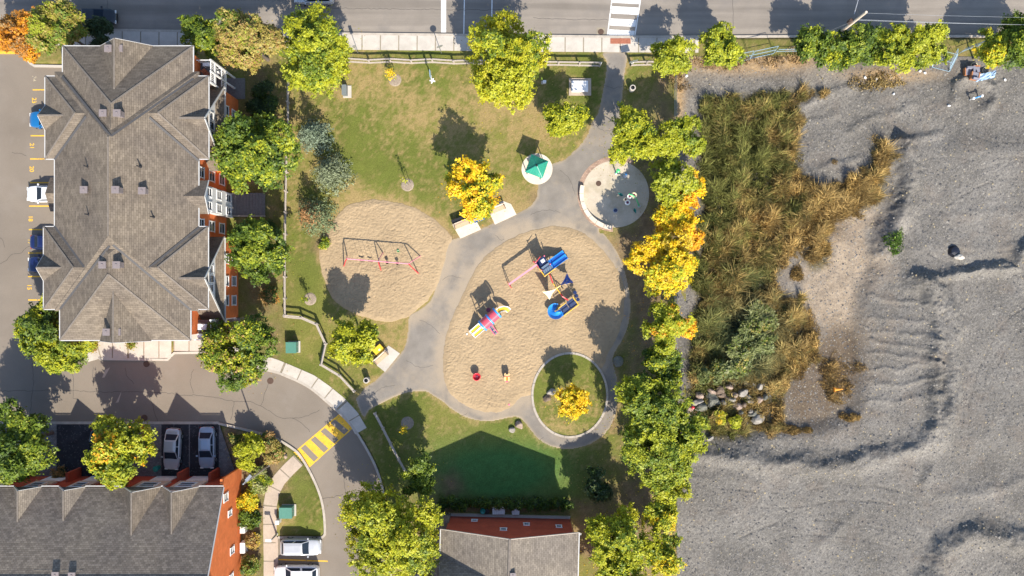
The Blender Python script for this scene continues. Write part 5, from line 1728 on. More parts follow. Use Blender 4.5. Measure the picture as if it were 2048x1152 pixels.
for i, (a, b, rise) in enumerate(((28, 83, 1.65), (118, 171, 1.6), (247, 322, 2.3), (326, 398, 2.25), (-62, -8, 1.6), (-150, -98, 1.6))):
    pa, pb = W(a, 972, TE), W(b, 972, TE)
    front_gable(th, (pa.x, TY + .05, TE), (pb.x, TY + .05, TE), TE, (0, 1), rise, rise / SL + .25, mat='roof' if i == 3 else 'roof_light' if i < 2 else 'roof', wallmat='stucco')
    xm, hw = (pa.x + pb.x) / 2, (pb.x - pa.x) / 2 * .8
    b_ = MB()
    wall_box(b_, xm - hw, xm + hw, wy1 - .1, wy1 + .22, 2.8, TE - .2)
    b_.build('bay_panel', M['stucco'], th, uv='slope')
    window(th, (xm - .1, wy1 + .22, 4.6), hw * 1.1, 1.6, (0, 1))
    g_ = MB()
    g_.box((xm, wy1 + .03, 1.1), (2.4, .06, 2.2))
    for k in range(4): g_.box((xm, wy1 + .07, .35 + k * .52), (2.3, .03, .46))
    g_.build('garage_door', M['white'], th)
for x in (W(60, 953).x, W(160, 953).x, W(262, 953).x, W(376, 953).x, W(437, 953).x):
    MB().box((x, wy1 + .5, 1.3), (.28, 1.0, 2.7)).build('brick_fin', M['brick_red'], th, uv='slope')
MB().box((wx1 - .06, wy1 + .45, 2.9), (.24, 1.3, 6.0)).build('brick_fin', M['brick'], th, uv='slope')
for y, z, ww, hh in ((-24.0, 3.6, .6, 1.0), (-28.2, 2.9, .7, 1.1), (-22.0, 4.8, .8, 1.2), (-31.0, 3.2, .7, 1.1)):
    window(th, (wx1, y, z), ww, hh, (1, 0))
for i, (y, lab) in enumerate(((-26.4, 'white slatted heat pump under the brick end wall'), (-28.6, 'plain white heat pump beside the slatted one'))):
    hp = empty('heat_pump', (wx1 + .45, y, 0), lab, 'heat pump')
    MB().box((wx1 + .45, y, .55), (.5, 1.15, .85)).build('case', M['white'], hp)
    m = MB()
    for k in range(5): m.box((wx1 + .72, y - .45 + k * .22, .55), (.05, .08, .7))
    m.build('grille', M['soffit'], hp)
    MB().box((wx1 + .45, y, .06), (.6, 1.25, .13)).build('base', M['concrete'], hp)
for x, y in ((113, 1149), (146, 1150)): roof_vent(th, x, y, 10.35, .6)
# raised roof box near the ridge
m = MB()
pa, pb = W(65, 1142, 10.4), W(163, 1142, 10.4)
m.add([(pa.x, pa.y, 10.25), (pb.x, pa.y, 10.25), (pb.x, pa.y - 4, 10.9), (pa.x, pa.y - 4, 10.9), (pa.x, pa.y, 9.3), (pb.x, pa.y, 9.3), (pb.x, pa.y - 4, 9.3), (pa.x, pa.y - 4, 9.3)],
      [(0, 3, 2, 1), (0, 1, 5, 4), (1, 2, 6, 5), (3, 0, 4, 7), (2, 3, 7, 6)])
m.build('roof_box', M['roof_light'], th, uv='slope')

# ------------------------------------------------------------------ brick house at the foot of the lawn
hs = empty('brick_house', (-.2, -32, 0), 'red brick house with a pale shingle gable roof below the shady lawn', 'house')
rot = R(-1.4)
def HP(x, y, z):
    v = Matrix.Rotation(rot, 4, 'Z') @ Vector((x, y + 25.3, 0))
    return Vector((v.x, v.y - 25.3, z))
HX0, HX1, HZE, HZR, HY0, HY1 = -7.4, 6.95, 6.15, 8.95, -25.15, -41.0
xm = (HX0 + HX1) / 2 + .02
m = MB()
P = [HP(HX0, HY0, HZE), HP(xm, HY0, HZR), HP(HX1, HY0, HZE), HP(HX0, HY1, HZE), HP(xm, HY1, HZR), HP(HX1, HY1, HZE)]
Q = [p - Vector((0, 0, .18)) for p in P]
m.add(P + Q, [(0, 3, 4, 1), (1, 4, 5, 2), (6, 7, 10, 9), (7, 8, 11, 10), (0, 1, 7, 6), (1, 2, 8, 7), (0, 6, 9, 3), (2, 5, 11, 8)])
m.build('roof', M['roof_light'], hs, uv='slope')
MB().beam(P[1] + Vector((0, 0, .02)), P[4] + Vector((0, 0, .02)), .26, .06).build('ridge_cap', M['ridge'], hs)
for a, b in ((P[0], P[1]), (P[1], P[2])): MB().beam(a + Vector((0, .03, -.06)), b + Vector((0, .03, -.06)), .06, .2).build('rake_board', M['stucco'], hs)
for a, b in ((P[0], P[3]), (P[2], P[5])): MB().beam(a + Vector((0, 0, -.03)), b + Vector((0, 0, -.03)), .1, .12).build('gutter', M['gutter'], hs)
w = MB()
a_, b_, c_ = HP(HX0 + .5, HY0 - .28, 0), HP(HX1 - .55, HY0 - .28, 0), HP(xm, HY0 - .28, 0)
sl = (HZR - HZE) / (xm - HX0)
e1 = HZE + sl * .5 - .22
w.add([Vector((a_.x, a_.y, -.2)), Vector((b_.x, b_.y, -.2)), Vector((b_.x, b_.y, e1)), Vector((c_.x, c_.y, HZR - .22)), Vector((a_.x, a_.y, e1))], [(4, 3, 2, 1, 0)])
for s0, xx in ((0, HX0 + .5), (1, HX1 - .55)):
    p, q = HP(xx, HY0 - .28, 0), HP(xx, HY1 + .5, 0)
    w.add([Vector((p.x, p.y, -.2)), Vector((q.x, q.y, -.2)), Vector((q.x, q.y, e1)), Vector((p.x, p.y, e1))], [(0, 1, 2, 3) if s0 else (3, 2, 1, 0)])
p_, q_, r_ = HP(HX0 + .5, HY1 + .5, 0), HP(HX1 - .55, HY1 + .5, 0), HP(xm, HY1 + .5, 0)
w.add([Vector((p_.x, p_.y, -.2)), Vector((q_.x, q_.y, -.2)), Vector((q_.x, q_.y, e1)), Vector((r_.x, r_.y, HZR - .22)), Vector((p_.x, p_.y, e1))], [(0, 1, 2, 3, 4)])
w.build('wall', M['brick_red'], hs, uv='slope')
for zz in (1.6, 4.6):
    for xx in (-4, 0, 4): window(hs, HP(xx, HY1 + .5, zz), 1.1, 1.3, (-math.sin(R(1.4)), -1))
yw = HY0 - .28
fd = (math.sin(1.4 * math.pi / 180), 1)
for px, z, ww, hh in ((949, 1.8, .55, .6), (1007, 4.7, .6, .75), (1053, 2.7, .55, .8), (1118, 3.2, .55, .8)):
    x = (px - 1024) / S * (1 - z / H)
    window(hs, HP(x, yw, z), ww, hh, fd, bars=0)
m = MB()
m.beam(HP(HX0 + .4, yw + .12, .12), HP(HX1 - .5, yw + .12, .12), .3, .35)
m.build('plinth', M['concrete'], hs)
MB().beam(HP(HX1 - .5, yw + .04, 0), HP(HX1 - .5, yw + .04, 6.1), .08, .08).build('downpipe', M['brick_red'], hs)
# steep cross gable on the west side
m = MB()
y_e, y_r = W(880, 1111, 6.2).y, -30.7
m.add([(-7.42, y_e, 6.2), (2, y_e, 6.2), (2, y_r, 9.6), (-7.42, y_r, 9.6), (-7.42, 2 * y_r - y_e, 6.2), (2, 2 * y_r - y_e, 6.2), (-7.42, y_e, 6.05), (-7.42, y_r, 9.4), (-7.42, 2 * y_r - y_e, 6.05)],
      [(0, 3, 2, 1), (3, 4, 5, 2), (0, 6, 7, 3), (3, 7, 8, 4)])
m.build('cross_gable', M['roof_dark'], hs, uv='slope')
m = MB()
q0, q1 = W(862, 1040, 2.7), W(898, 1040, 2.7)
m.add([(q0.x, q0.y, 2.3), (q1.x, q0.y, 2.9), (q1.x, q0.y - 9, 2.9), (q0.x, q0.y - 9, 2.3), (q0.x, q0.y, -.1), (q1.x, q0.y, -.1), (q1.x, q0.y - 9, -.1), (q0.x, q0.y - 9, -.1)],
      [(0, 3, 2, 1), (0, 1, 5, 4), (3, 0, 4, 7), (1, 2, 6, 5)])
m.build('side_shed', M['roof_dark'], hs, uv='slope')
roof_vent(hs, 1026, 1150, 8.9, .5)
for i, (px, wd, lab) in enumerate(((997, 1.35, 'wide white slatted air conditioner at the house wall'), (1031, .8, 'small white slatted air conditioner at the house wall'))):
    p = HP((px - 1024) / S, yw + .75, 0)
    ac = empty('air_conditioner', p, lab, 'air conditioner')
    MB().box(p + Vector((0, 0, .42)), (wd, .6, .74)).build('case', M['soffit'], ac)
    m = MB()
    for k in range(int(wd / .2)): m.box(p + Vector((-wd / 2 + .14 + k * .2, .1, .83)), (.05, .75, .06))
    m.build('grille', M['white'], ac)
    MB().box(p + Vector((0, 0, .03)), (wd + .1, .7, .07)).build('base', M['concrete'], ac)
p = HP((966 - 1024) / S, yw + .75, 0)
rb = empty('rain_barrel', p, 'round green rain barrel at the house wall', 'barrel')
MB().lathe(p, [(.26, 0), (.32, .3), (.32, .6), (.27, .9), (.24, .92), (.22, .85), (0, .85)], 16).build('drum', M['p_teal'], rb, smooth=True)
MB().lathe(p + Vector((.45, 0, 0)), [(.24, 0), (.27, .7), (.29, .72), (.29, .78), (0, .8)], 14).build('black_bin', M['black'], rb)
p = HP(HX1 - .2, yw - .7, 3.2)
dsh = empty('satellite_dish', p, 'grey satellite dish on the east corner of the brick house', 'satellite dish')
m = MB()
m.lathe((0, 0, 0), [(0, 0), (.15, .015), (.28, .06), (.36, .12), (.35, .13), (.27, .075), (.14, .03), (0, .015)], 18)
d_ = m.build('reflector', M['steel'], dsh, local=True, smooth=True)
d_.rotation_euler = (R(40), R(25), 0)
d_.location = (.35, 0, .1)
MB().tube([(-.3, 0, -.2), (.3, 0, .05)], .03, 6).build('arm', M['steel'], dsh, local=True)
# ------------------------------------------------------------------ vehicles
def car_paint(name, c, metal=0.0): return paint(name, c, .28, .7, metal)
M['silver'] = car_paint('silver_paint', (.5, .51, .52), .25)
M['bluegrey'] = car_paint('blue_silver_paint', (.3, .36, .44), .25)
M['carwhite'] = car_paint('white_car_paint', (.8, .8, .8))
M['carblue'] = car_paint('bright_blue_paint', (.008, .13, .34))
M['carnavy'] = car_paint('navy_paint', (.008, .015, .075))
M['carblack'] = car_paint('black_paint', (.012, .013, .016))
M['lampred'] = plain('tail_lamp', (.4, .02, .02), .2)
M['lampclear'] = plain('head_lamp', (.7, .7, .68), .1)

def car(label, px, py, head, paintm, kind='sedan', L=4.5, wd=1.8, Ht=1.46, group=None, z=-.12):
    """head: heading in degrees (0 = +X)"""
    p = W(px, py, .5)
    root = empty('parked_car', (p.x, p.y, z), label, 'car', group, rz=R(head))
    hw = wd / 2
    belt = .92 if kind != 'suv' else 1.05
    hood = .86 if kind != 'suv' else 1.0
    # stations from tail (-L/2) to nose
    if kind == 'sedan':
        prof = [(-.5, .5, .80), (-.485, .74, .86), (-.44, .86, .9), (-.36, .95, .95), (-.2, 1, .94), (.0, 1, .93), (.18, 1, .92), (.3, .98, .9), (.4, .93, .82), (.465, .8, .74), (.495, .6, .62), (.5, .5, .56)]
        cab = [(-.38, .92, .9), (-.235, .0, 1.0), (.04, .0, 1.0), (.235, .9, .88)]
    else:
        prof = [(-.5, .62, .95), (-.49, .84, 1.0), (-.46, .93, 1.02), (-.36, 1, 1.02), (-.2, 1, 1.0), (.0, 1, .99), (.2, 1, .97), (.32, .98, .94), (.41, .93, .87), (.47, .8, .78), (.497, .6, .66), (.5, .5, .6)]
        cab = [(-.485, .9, .98), (-.4, .0, 1.0), (.06, .0, 1.0), (.24, .9, .92)]
    m = MB()
    V, F = [], []
    for t, wf, zt in prof:
        x, w_, zt = t * L, hw * wf, zt * belt / .93
        sec = [(w_ * .9, .22), (w_ * .98, .34), (w_, .55), (w_ * .985, zt - .16), (w_ * .93, zt - .03), (w_ * .75, zt + .012), (w_ * .4, zt + .03), (0, zt + .035)]
        ring_ = [(x, y, zz) for y, zz in sec] + [(x, -y, zz) for y, zz in reversed(sec[:-1])]
        V += ring_
    n = 15
    for i in range(len(prof) - 1):
        for k in range(n - 1):
            F.append((i * n + k, i * n + k + 1, (i + 1) * n + k + 1, (i + 1) * n + k))
        F.append((i * n + n - 1, i * n, (i + 1) * n, (i + 1) * n + n - 1))
    F.append(tuple(range(n)))
    F.append(tuple((len(prof) - 1) * n + k for k in reversed(range(n))))
    F = [tuple(reversed(f)) for f in F]
    m.add(V, F)
    # cabin: roof panel and pillars
    zb = belt + .0
    xr0, xf0 = cab[0][0] * L, cab[3][0] * L
    xr1, xf1 = cab[1][0] * L, cab[2][0] * L
    wb, wt = hw * .9, hw * .72
    ev = [(xr0, wb * .92, zb), (xf0, wb * .95, zb - .03), (xf1, wt, Ht - .05), (xr1, wt, Ht - .05)]
    B = [Vector(v) for v in ev]
    Bm = [Vector((v.x, -v.y, v.z)) for v in B]
    roofr = [Vector((xr1 + .02, wt * .98, Ht - .045)), Vector((xf1 - .02, wt * .98, Ht - .045)), Vector((xf1 - .12, wt * .55, Ht)), Vector((xr1 + .12, wt * .55, Ht))]
    rm = [Vector((v.x, -v.y, v.z)) for v in roofr]
    roof = MB()
    roof.add(roofr + rm, [(0, 1, 2, 3), (7, 6, 5, 4), (3, 2, 6, 7), (1, 5, 6, 2), (0, 3, 7, 4)])
    # pillar frame under the glass
    m.add(B + Bm, [(0, 1, 2, 3), (7, 6, 5, 4), (1, 5, 6, 2), (4, 0, 3, 7), (3, 2, 6, 7)])
    bo = m.build('body', paintm, root, local=True, smooth=True)
    ss = bo.modifiers.new('round', 'BEVEL')
    ss.width, ss.segments, ss.limit_method, ss.angle_limit = .05, 2, 'ANGLE', R(35)
    roof.build('roof_panel', paintm, root, local=True)
    def glass(name, a, b, c, d, sh=.86, out=.012):
        a, b, c, d = map(Vector, (a, b, c, d))
        ctr = (a + b + c + d) / 4
        nrm = (b - a).cross(c - a).normalized()
        if nrm.dot(ctr - Vector((ctr.x * .2, 0, .6))) < 0: nrm = -nrm
        q = [ctr + (p_ - ctr) * sh + nrm * out for p_ in (a, b, c, d)]
        g = MB().add(q, [(0, 1, 2, 3)])
        g.build(name, M['carglass'], root, local=True)
    glass('windscreen', B[1], B[2], Bm[2], Bm[1], .9)
    glass('rear_window', B[0], B[3], Bm[3], Bm[0], .86)
    midx = (B[3].x + B[2].x) / 2
    midb = (B[0].x + B[1].x) / 2
    for sgn in (1, -1):
        f = lambda v: Vector((v.x, sgn * v.y, v.z))
        mt = Vector((midx, B[2].y, B[2].z))
        mbm = Vector((midb, (B[0].y + B[1].y) / 2, zb))
        glass('side_window', f(B[1]), f(B[2]), f(mt), f(mbm), .86)
        glass('side_window', f(mbm), f(mt), f(B[3]), f(B[0]), .86)
        MB().box((xf0 - .22, sgn * (hw + .08), belt + .02), (.14, .2, .13)).build('mirror', paintm, root, local=True)
        MB().box((L * .485, sgn * hw * .62, .62 if kind == 'sedan' else .72), (.12, .36, .14)).build('headlight', M['lampclear'], root, local=True)
        MB().box((-L * .482, sgn * hw * .68, .74 if kind == 'sedan' else .86), (.08, .26, .14)).build('taillight', M['lampred'], root, local=True)
        for xx in (.31, -.3):
            wr = MB()
            ty = MB()
            ty.tube([(xx * L, sgn * (hw - .2), .32), (xx * L, sgn * (hw + .005), .32)], .32, 16)
            t_ = ty.build('wheel', M['rubber'], root, local=True)
            wr.tube([(xx * L, sgn * (hw - .02), .32), (xx * L, sgn * (hw + .015), .32)], .2, 12)
            wr.build('rim', M['steel'], t_, local=True)
    return root
lotg = 'cars parked in the lot beside the apartment building'
car('black car on the street behind the dark evergreen', 190, 34, 0, M['carblack'], 'sedan', 4.7)
car('silver car cut by the street side of the trees, on the roadway', 628, -8, 180, M['silver'], 'suv', 4.3, 1.85, 1.65)
car('bright blue car with dark roof in bay 22', 99, 240, 180, M['carblue'], 'suv', 4.2, 1.8, 1.52, lotg)
car('white car in the bay by the apartment porch', 95, 388, 180, M['carwhite'], 'sedan', 4.5, 1.85, 1.46, lotg)
car('navy car parked in bay 17', 102, 484, 0, M['carnavy'], 'sedan', 4.4, 1.78, 1.45, lotg)
car('navy car parked next to bay 15', 97, 529, 180, M['carnavy'], 'sedan', 4.5, 1.82, 1.46, lotg)
car('silver car under the tree at the lot corner', 86, 676, 180, M['silver'], 'sedan', 4.5, 1.8, 1.46, lotg)
dg = 'cars on the shaded driveways'
car('silver car on the shaded driveway by the maple', 345, 898, -93, M['silver'], 'sedan', 4.55, 1.8, 1.45, dg)
car('blue grey car on the shaded driveway by the garden bed', 414, 895, -90, M['bluegrey'], 'sedan', 4.6, 1.8, 1.45, dg)
car('black car mostly hidden under the maple on the dark driveway', 197, 900, -90, M['carblack'], 'sedan', 4.5, 1.8, 1.45, dg)
car('silver hatchback parked nose to the drive beside the yellow line', 603, 1093, 0, M['silver'], 'suv', 4.4, 1.8, 1.58)
car('white van parked tail to the drive below the yellow line', 593, 1148, 180, M['carwhite'], 'suv', 4.9, 1.95, 1.8)
car('black car in the driveway shade beside the brick house', 830, 1160, -90, M['carblack'], 'sedan', 4.5, 1.8, 1.45, z=0.0)

# ------------------------------------------------------------------ rail fences
post_me = rail_cache = None
def fence(label, pts, cat='fence', h=1.15, rails=(.5, .95), big=.16):
    P = WP(pts)
    root = empty('rail_fence', P[0], label, cat, 'split rail fences round the park')
    rr = random.Random(int(pts[0][0]))
    for i, p in enumerate(P):
        m = MB()
        m.box(p + Vector((0, 0, h / 2 - .1)), (big, big, h + .2), rr.uniform(0, 1))
        m.build('post', M['timber'], root)
    for a, b in zip(P[:-1], P[1:]):
        d = (b - a).normalized()
        s = Vector((-d.y, d.x, 0))
        for j, z in enumerate(rails):
            o = s * (.1 if j else -.1)
            m = MB()
            m.beam(a - d * .12 + o + Vector((0, 0, z + rr.uniform(-.04, .04))), b + d * .12 + o + Vector((0, 0, z + rr.uniform(-.04, .04))), .15, .13)
            m.build('rail', M['timber'], root)
    return root
def steps(a, b, n):
    return [(a[0] + (b[0] - a[0]) * i / n, a[1] + (b[1] - a[1]) * i / n) for i in range(n + 1)]
fence('grey rail fence along the street pavement beside the big yellow green tree', [(699, 124), (740, 126.5), (782, 124.5), (824, 127), (866, 125), (908, 128), (949, 127), (990, 129), (1032, 129), (1074, 130.5), (1116, 130.5), (1158, 131.5), (1198, 132)])
fence('short grey rail fence beside the path entrance', [(1263, 131), (1292, 130), (1330, 131), (1345, 133)])
fence('long grey rail fence between the spruces and the apartment trees', [(580, 160), (579, 207), (580, 254), (577, 300), (576, 345), (575, 384), (574, 426), (574, 469), (573, 512), (573, 554), (573, 597), (573, 630)])
fence('bent grey rail fence round the green utility box lawn', [(573, 632), (606, 635), (636, 648), (654, 687), (645, 728), (682, 750), (711, 781)])
fence('straight grey rail fence beside the crosswalk lawn', [(752, 825), (768, 855), (783, 885), (799, 916), (814, 942)])

# ------------------------------------------------------------------ benches, bins, boxes
def bench(label, px, py, ang, L=1.85):
    p = W(px, py, .3)
    root = empty('park_bench', (p.x, p.y, .03), label, 'bench', 'benches beside the paths', rz=R(ang))
    for k in range(4): MB().box((0, -.2 + k * .115, .44), (L, .1, .04)).build('seat_slat', M['bench_wood'], root, local=True)
    for k in range(3): MB().box((0, .27 + k * .035, .56 + k * .13), (L, .035, .11), 0, R(-15)).build('back_slat', M['bench_pale'], root, local=True)
    for s_ in (-1, 1):
        m = MB()
        x = s_ * (L / 2 - .12)
        m.box((x, -.2, .2), (.06, .06, .42))
        m.box((x, .2, .2), (.06, .06, .42))
        m.beam((x, .2, .4), (x, .36, .9), .06, .06)
        m.box((x, -.02, .4), (.06, .46, .05))
        m.build('leg', M['black'], root, local=True)
        MB().box((s_ * (L / 2 - .06), -.02, .64), (.06, .5, .04)).build('armrest', M['black'], root, local=True)
M['bench_wood'] = plain('bench_wood', (.52, .37, .23), .7, var=.12)
M['bench_pale'] = plain('bench_wood_pale', (.66, .54, .42), .7, var=.1)
bench('pale wooden bench with a dark box behind it, west of the maple trunk', 924, 449, 22)
bench('pale wooden bench on the concrete pad east of the maple', 995, 419, 22)
bench('pale wooden bench with an orange lid behind it', 763, 716, 42)
p = W(920, 440, .4)
bx = empty('storage_box', (p.x, p.y, 0), 'dark grey box tucked behind the bench under the maple', 'box', rz=R(22))
p = W(958, 439, 0)
bt = empty('blue_tray', (p.x, p.y, .03), 'flat blue plastic tray between the two benches', 'tray', rz=R(20))
MB().box((0, 0, .03), (1.2, .4, .05)).build('tray_base', M['p_dull'], bt, local=True)
m = MB()
for s_ in (-1, 1):
    m.box((0, s_ * .2, .07), (1.2, .04, .12))
    m.box((s_ * .6, 0, .07), (.04, .44, .12))
m.build('rim', M['p_dull'], bt, local=True)
MB().box((0, 0, .35), (1.8, .5, .7)).build('case', M['grey_box'], bx, local=True)
MB().box((0, 0, .72), (1.86, .56, .06)).build('lid', M['black'], bx, local=True)
p = W(757, 700, .6)
ob = empty('toy_chest', (p.x, p.y, 0), 'bright orange lidded chest behind the bench', 'chest', rz=R(42))
MB().box((0, 0, .28), (1.0, .7, .56)).build('case', M['p_orange'], ob, local=True)
MB().box((0, 0, .6), (1.1, .85, .08)).build('lid', M['p_yellow'], ob, local=True)
MB().box((.1, -.05, .65), (.22, .16, .03)).build('sticker', M['white'], ob, local=True)

def bin_(label, px, py):
    p = W(px, py, .5)
    root = empty('litter_bin', (p.x, p.y, 0), label, 'bin', 'round litter bins beside the paths')
    MB().lathe((0, 0, 0), [(.3, 0), (.32, .05), (.32, .85), (.34, .9), (.3, .95), (.22, .95), (.22, .5), (0, .5)], 20).build('drum', M['concrete'], root, local=True)
    MB().lathe((0, 0, 0), [(.215, .45), (.215, .93), (.19, .93), (.19, .4), (0, .4)], 16).build('liner', M['black'], root, local=True)
bin_('round concrete litter bin beside the park entrance path', 1264.5, 177)
bin_('round concrete litter bin on the grass near the bent fence', 733.5, 760)

def utility_box(label, px, py, w_, d_, h_, mat='green_box', padm=.14, rz=0):
    p = W(px, py, h_)
    root = empty('utility_box', (p.x, p.y, 0), label, 'utility box', rz=R(rz))
    MB().box((padm / 2, 0, .04), (w_ + padm * 1.6, d_ + padm, .12)).build('base', M['concrete'], root, local=True)
    m = MB()
    m.add([(-w_ / 2, -d_ / 2, .1), (w_ / 2, -d_ / 2, .1), (w_ / 2, d_ / 2, .1), (-w_ / 2, d_ / 2, .1), (-w_ / 2, -d_ / 2, h_ * .95), (w_ / 2, -d_ / 2, h_ * .95), (w_ / 2, d_ / 2, h_), (-w_ / 2, d_ / 2, h_)],
          [(3, 2, 1, 0), (4, 5, 6, 7), (0, 1, 5, 4), (1, 2, 6, 5), (2, 3, 7, 6), (3, 0, 4, 7)])
    m.build('case', M[mat], root, local=True)
    m = MB()
    m.box((0, -.02, h_ + .012), (w_ + .06, d_ + .06, .04), 0, R(3))
    m.build('lid', M[mat], root, local=True)
    MB().box((w_ / 2 + .01, .05, h_ * .6), (.03, .08, .14)).build('handle', M['steel'], root, local=True)
    return root
utility_box('green utility box on the lawn inside the bent fence', 582, 695, 1.1, 1.15, 1.15)
utility_box('green utility box on the grass island beside the curved path', 571, 1026, 1.35, 1.15, 1.2)
utility_box('slim grey utility cabinet on a pad near the street fence', 688, 179, .45, 1.05, 1.05, 'grey_box', .3)
utility_box('small pale mailbox cabinet beside the green box and path', 554, 1045, .38, .42, .95, 'soffit', .02)
vb = empty('concrete_vault', W(1160, 174), 'white covered concrete vault on the lawn beside the path', 'vault')
MB().box(W(1160, 174, .05), (2.45, 1.9, .2)).build('base', M['concrete_warm'], vb)
for s_ in (-1, 1): MB().box(W(1159.5, 174, .28) + Vector((s_ * .46, .06, 0)), (.9, 1.2, .28)).build('cover', M['white'], vb)
wb_ = empty('drinking_fountain', W(1090, 164), 'small white box standing in the shade of the big tree', 'box')
MB().box(W(1089, 164, .2), (.36, .3, .45)).build('case', M['white'], wb_)
MB().box(W(1086, 165, .06), (.4, .34, .12)).build('base', M['concrete'], wb_)

# ------------------------------------------------------------------ shelter
sh = empty('shade_shelter', W(1074, 338), 'square green metal roofed shelter on the round concrete pad', 'shelter')
zc_, zt = 2.55, 3.35
ctr = W(1073.5, 331, zt)
cor = [W(1097, 322, zc_), W(1085, 357, zc_), W(1050, 343.5, zc_), W(1063, 308.5, zc_)]
for i in range(4):
    a, b = cor[i], cor[(i + 1) % 4]
    m = MB()
    m.add([a, b, ctr, a - Vector((0, 0, .08)), b - Vector((0, 0, .08))], [(0, 2, 1), (0, 1, 4, 3)])
    m.build('roof_panel', M['canopy'], sh)
    m = MB()
    m.beam(a + Vector((0, 0, .03)), ctr + Vector((0, 0, .03)), .08, .05)
    m.build('hip_rib', M['p_teal'], sh)
    for k in range(1, 6):
        e = a.lerp(b, k / 6)
        MB().beam(e + Vector((0, 0, .015)), e.lerp(ctr, .02 + (1 - abs(k / 6 - .5) * 2) * .93) + Vector((0, 0, .015)), .035, .03).build('seam', M['canopy'], sh)
    base = Vector((a.x, a.y, 0)).lerp(Vector((ctr.x, ctr.y, 0)), .22)
    MB().tube([base, Vector((base.x, base.y, zc_ + .05))], .06, 8).build('post', M['p_teal'], sh)
    MB().beam(a.lerp(ctr, .2) - Vector((0, 0, .12)), b.lerp(ctr, .2) - Vector((0, 0, .12)), .08, .12).build('eave_beam', M['p_teal'], sh)
MB().lathe(ctr, [(.12, -.03), (.1, .05), (.03, .12), (0, .13)], 10).build('finial', M['black'], sh)
tb = W(1073.5, 333, 0)
pt = empty('picnic_table', (tb.x, tb.y, .035), 'picnic table standing under the green shelter', 'table', rz=R(22))
MB().box((0, 0, .74), (1.5, .75, .06)).build('tabletop', M['bench_wood'], pt, local=True)
for s_ in (-1, 1):
    MB().box((0, s_ * .65, .44), (1.5, .26, .05)).build('seat', M['bench_wood'], pt, local=True)
    m = MB()
    m.beam((s_ * .5, -.6, 0), (s_ * .5, .2, .72), .07, .07)
    m.beam((s_ * .5, .6, 0), (s_ * .5, -.2, .72), .07, .07)
    m.beam((s_ * .5, -.7, .4), (s_ * .5, .7, .4), .06, .06)
    m.build('leg', M['steel'], pt, local=True)

# ------------------------------------------------------------------ splash pad things
sw = empty('seat_wall', W(1165, 410), 'curved pale concrete seat wall along the splash pad edge', 'wall')
a0, a1, nst = 166, 263, 7
for k in range(nst):
    o_, i_ = [], []
    for j in range(5):
        t = R(a0 + (a1 - a0) * (k + j / 4) / nst + (.25 if j == 0 else -.25 if j == 4 else 0))
        o_.append((sp.x + 72.5 / S * math.cos(t), sp.y + 72.5 / S * math.sin(t)))
        i_.append((sp.x + 64.5 / S * math.cos(t), sp.y + 64.5 / S * math.sin(t)))
    MB().prism(o_ + i_[::-1], 0, .48).build('block', M['pale_concrete'], sw)
def sprayer(label, pts, r, mat, extra=None):
    root = empty('water_sprayer', pts[0], label, 'sprayer', 'water sprayers on the splash pad')
    MB().tube(pts, r, 10).build('pipe', mat, root, smooth=True)
    MB().lathe(pts[0], [(r * 2.6, 0), (r * 2.6, .02), (r * 1.3, .05)], 12).build('base_plate', M['steel'], root)
    return root
b0 = W(1232, 346, .034)
s1 = sprayer('short green post sprayer on the splash pad', [b0, b0 + Vector((0, 0, 1.1)), b0 + Vector((.05, .05, 1.35))], .07, M['p_green'])
MB().lathe(b0 + Vector((.05, .05, 1.35)), [(.2, 0), (.22, .1), (.1, .16), (0, .17)], 12).build('nozzle', M['p_green'], s1)
q = W(1278, 412, .034)
curve = [q + Vector((-1.5 * t, 1.0 * t + .2 * math.sin(3 * t), 2.5 * math.sin(t * 1.9) / math.sin(1.9) if t < .83 else 2.55)) for t in [i / 10 for i in range(11)]]
s2 = sprayer('tall bent green flower stem sprayer with white flower heads', curve, .07, M['p_green'])
for (x, y, z, r_, mm) in ((1268, 391, 2.35, .33, 'p_cream'), (1259, 393, 2.25, .26, 'p_white'), (1255, 405, 1.7, .3, 'p_white'), (1251, 399, 1.7, .24, 'p_cream')):
    c = W(x, y, z)
    f_ = MB().lathe(c, [(r_ * .3, -.04), (r_, 0), (r_, .05), (r_ * .55, .06)], 14).build('flower_disc', M[mm], s2)
    MB().lathe(c, [(r_ * .5, .055), (r_ * .5, .085), (0, .095)], 12).build('flower_centre', M['p_maroon'], f_)
for (x, y, z, dx, dy) in ((1247, 392, .9, -.5, .25), (1268, 416, .7, .15, -.5)):
    c = W(x, y, z)
    MB().add([c, c + Vector((dx * .5 - dy * .35, dy * .5 + dx * .35, .12)), c + Vector((dx * 1.3, dy * 1.3, .2)), c + Vector((dx * .5 + dy * .35, dy * .5 - dx * .35, .12)), c + Vector((dx * .6, dy * .6, -.03))],
             [(0, 1, 4), (1, 2, 4), (2, 3, 4), (3, 0, 4)]).build('leaf', M['p_teal'], s2)
c = W(1251, 350, .04)
gj = empty('ground_fountain', c, 'low silver ground fountain plate on the splash pad', 'fountain')
MB().lathe(c, [(.36, 0), (.34, .05), (.2, .09), (.05, .12), (0, .12)], 9).build('plate', M['steel'], gj)
MB().lathe(c + Vector((.05, .05, .1)), [(.1, 0), (.08, .14), (0, .16)], 8).build('nozzle', M['p_sky'], gj)
c = W(1231, 421, .04)
gj = empty('ground_fountain', c, 'dark dome jet in the tree shade on the splash pad', 'fountain')
MB().lathe(c, [(.22, 0), (.2, .12), (.1, .2), (0, .22)], 12).build('dome', M['p_navy'], gj)
MB().lathe(c, [(.28, 0), (.28, .02), (.2, .03)], 12).build('plate', M['steel'], gj)
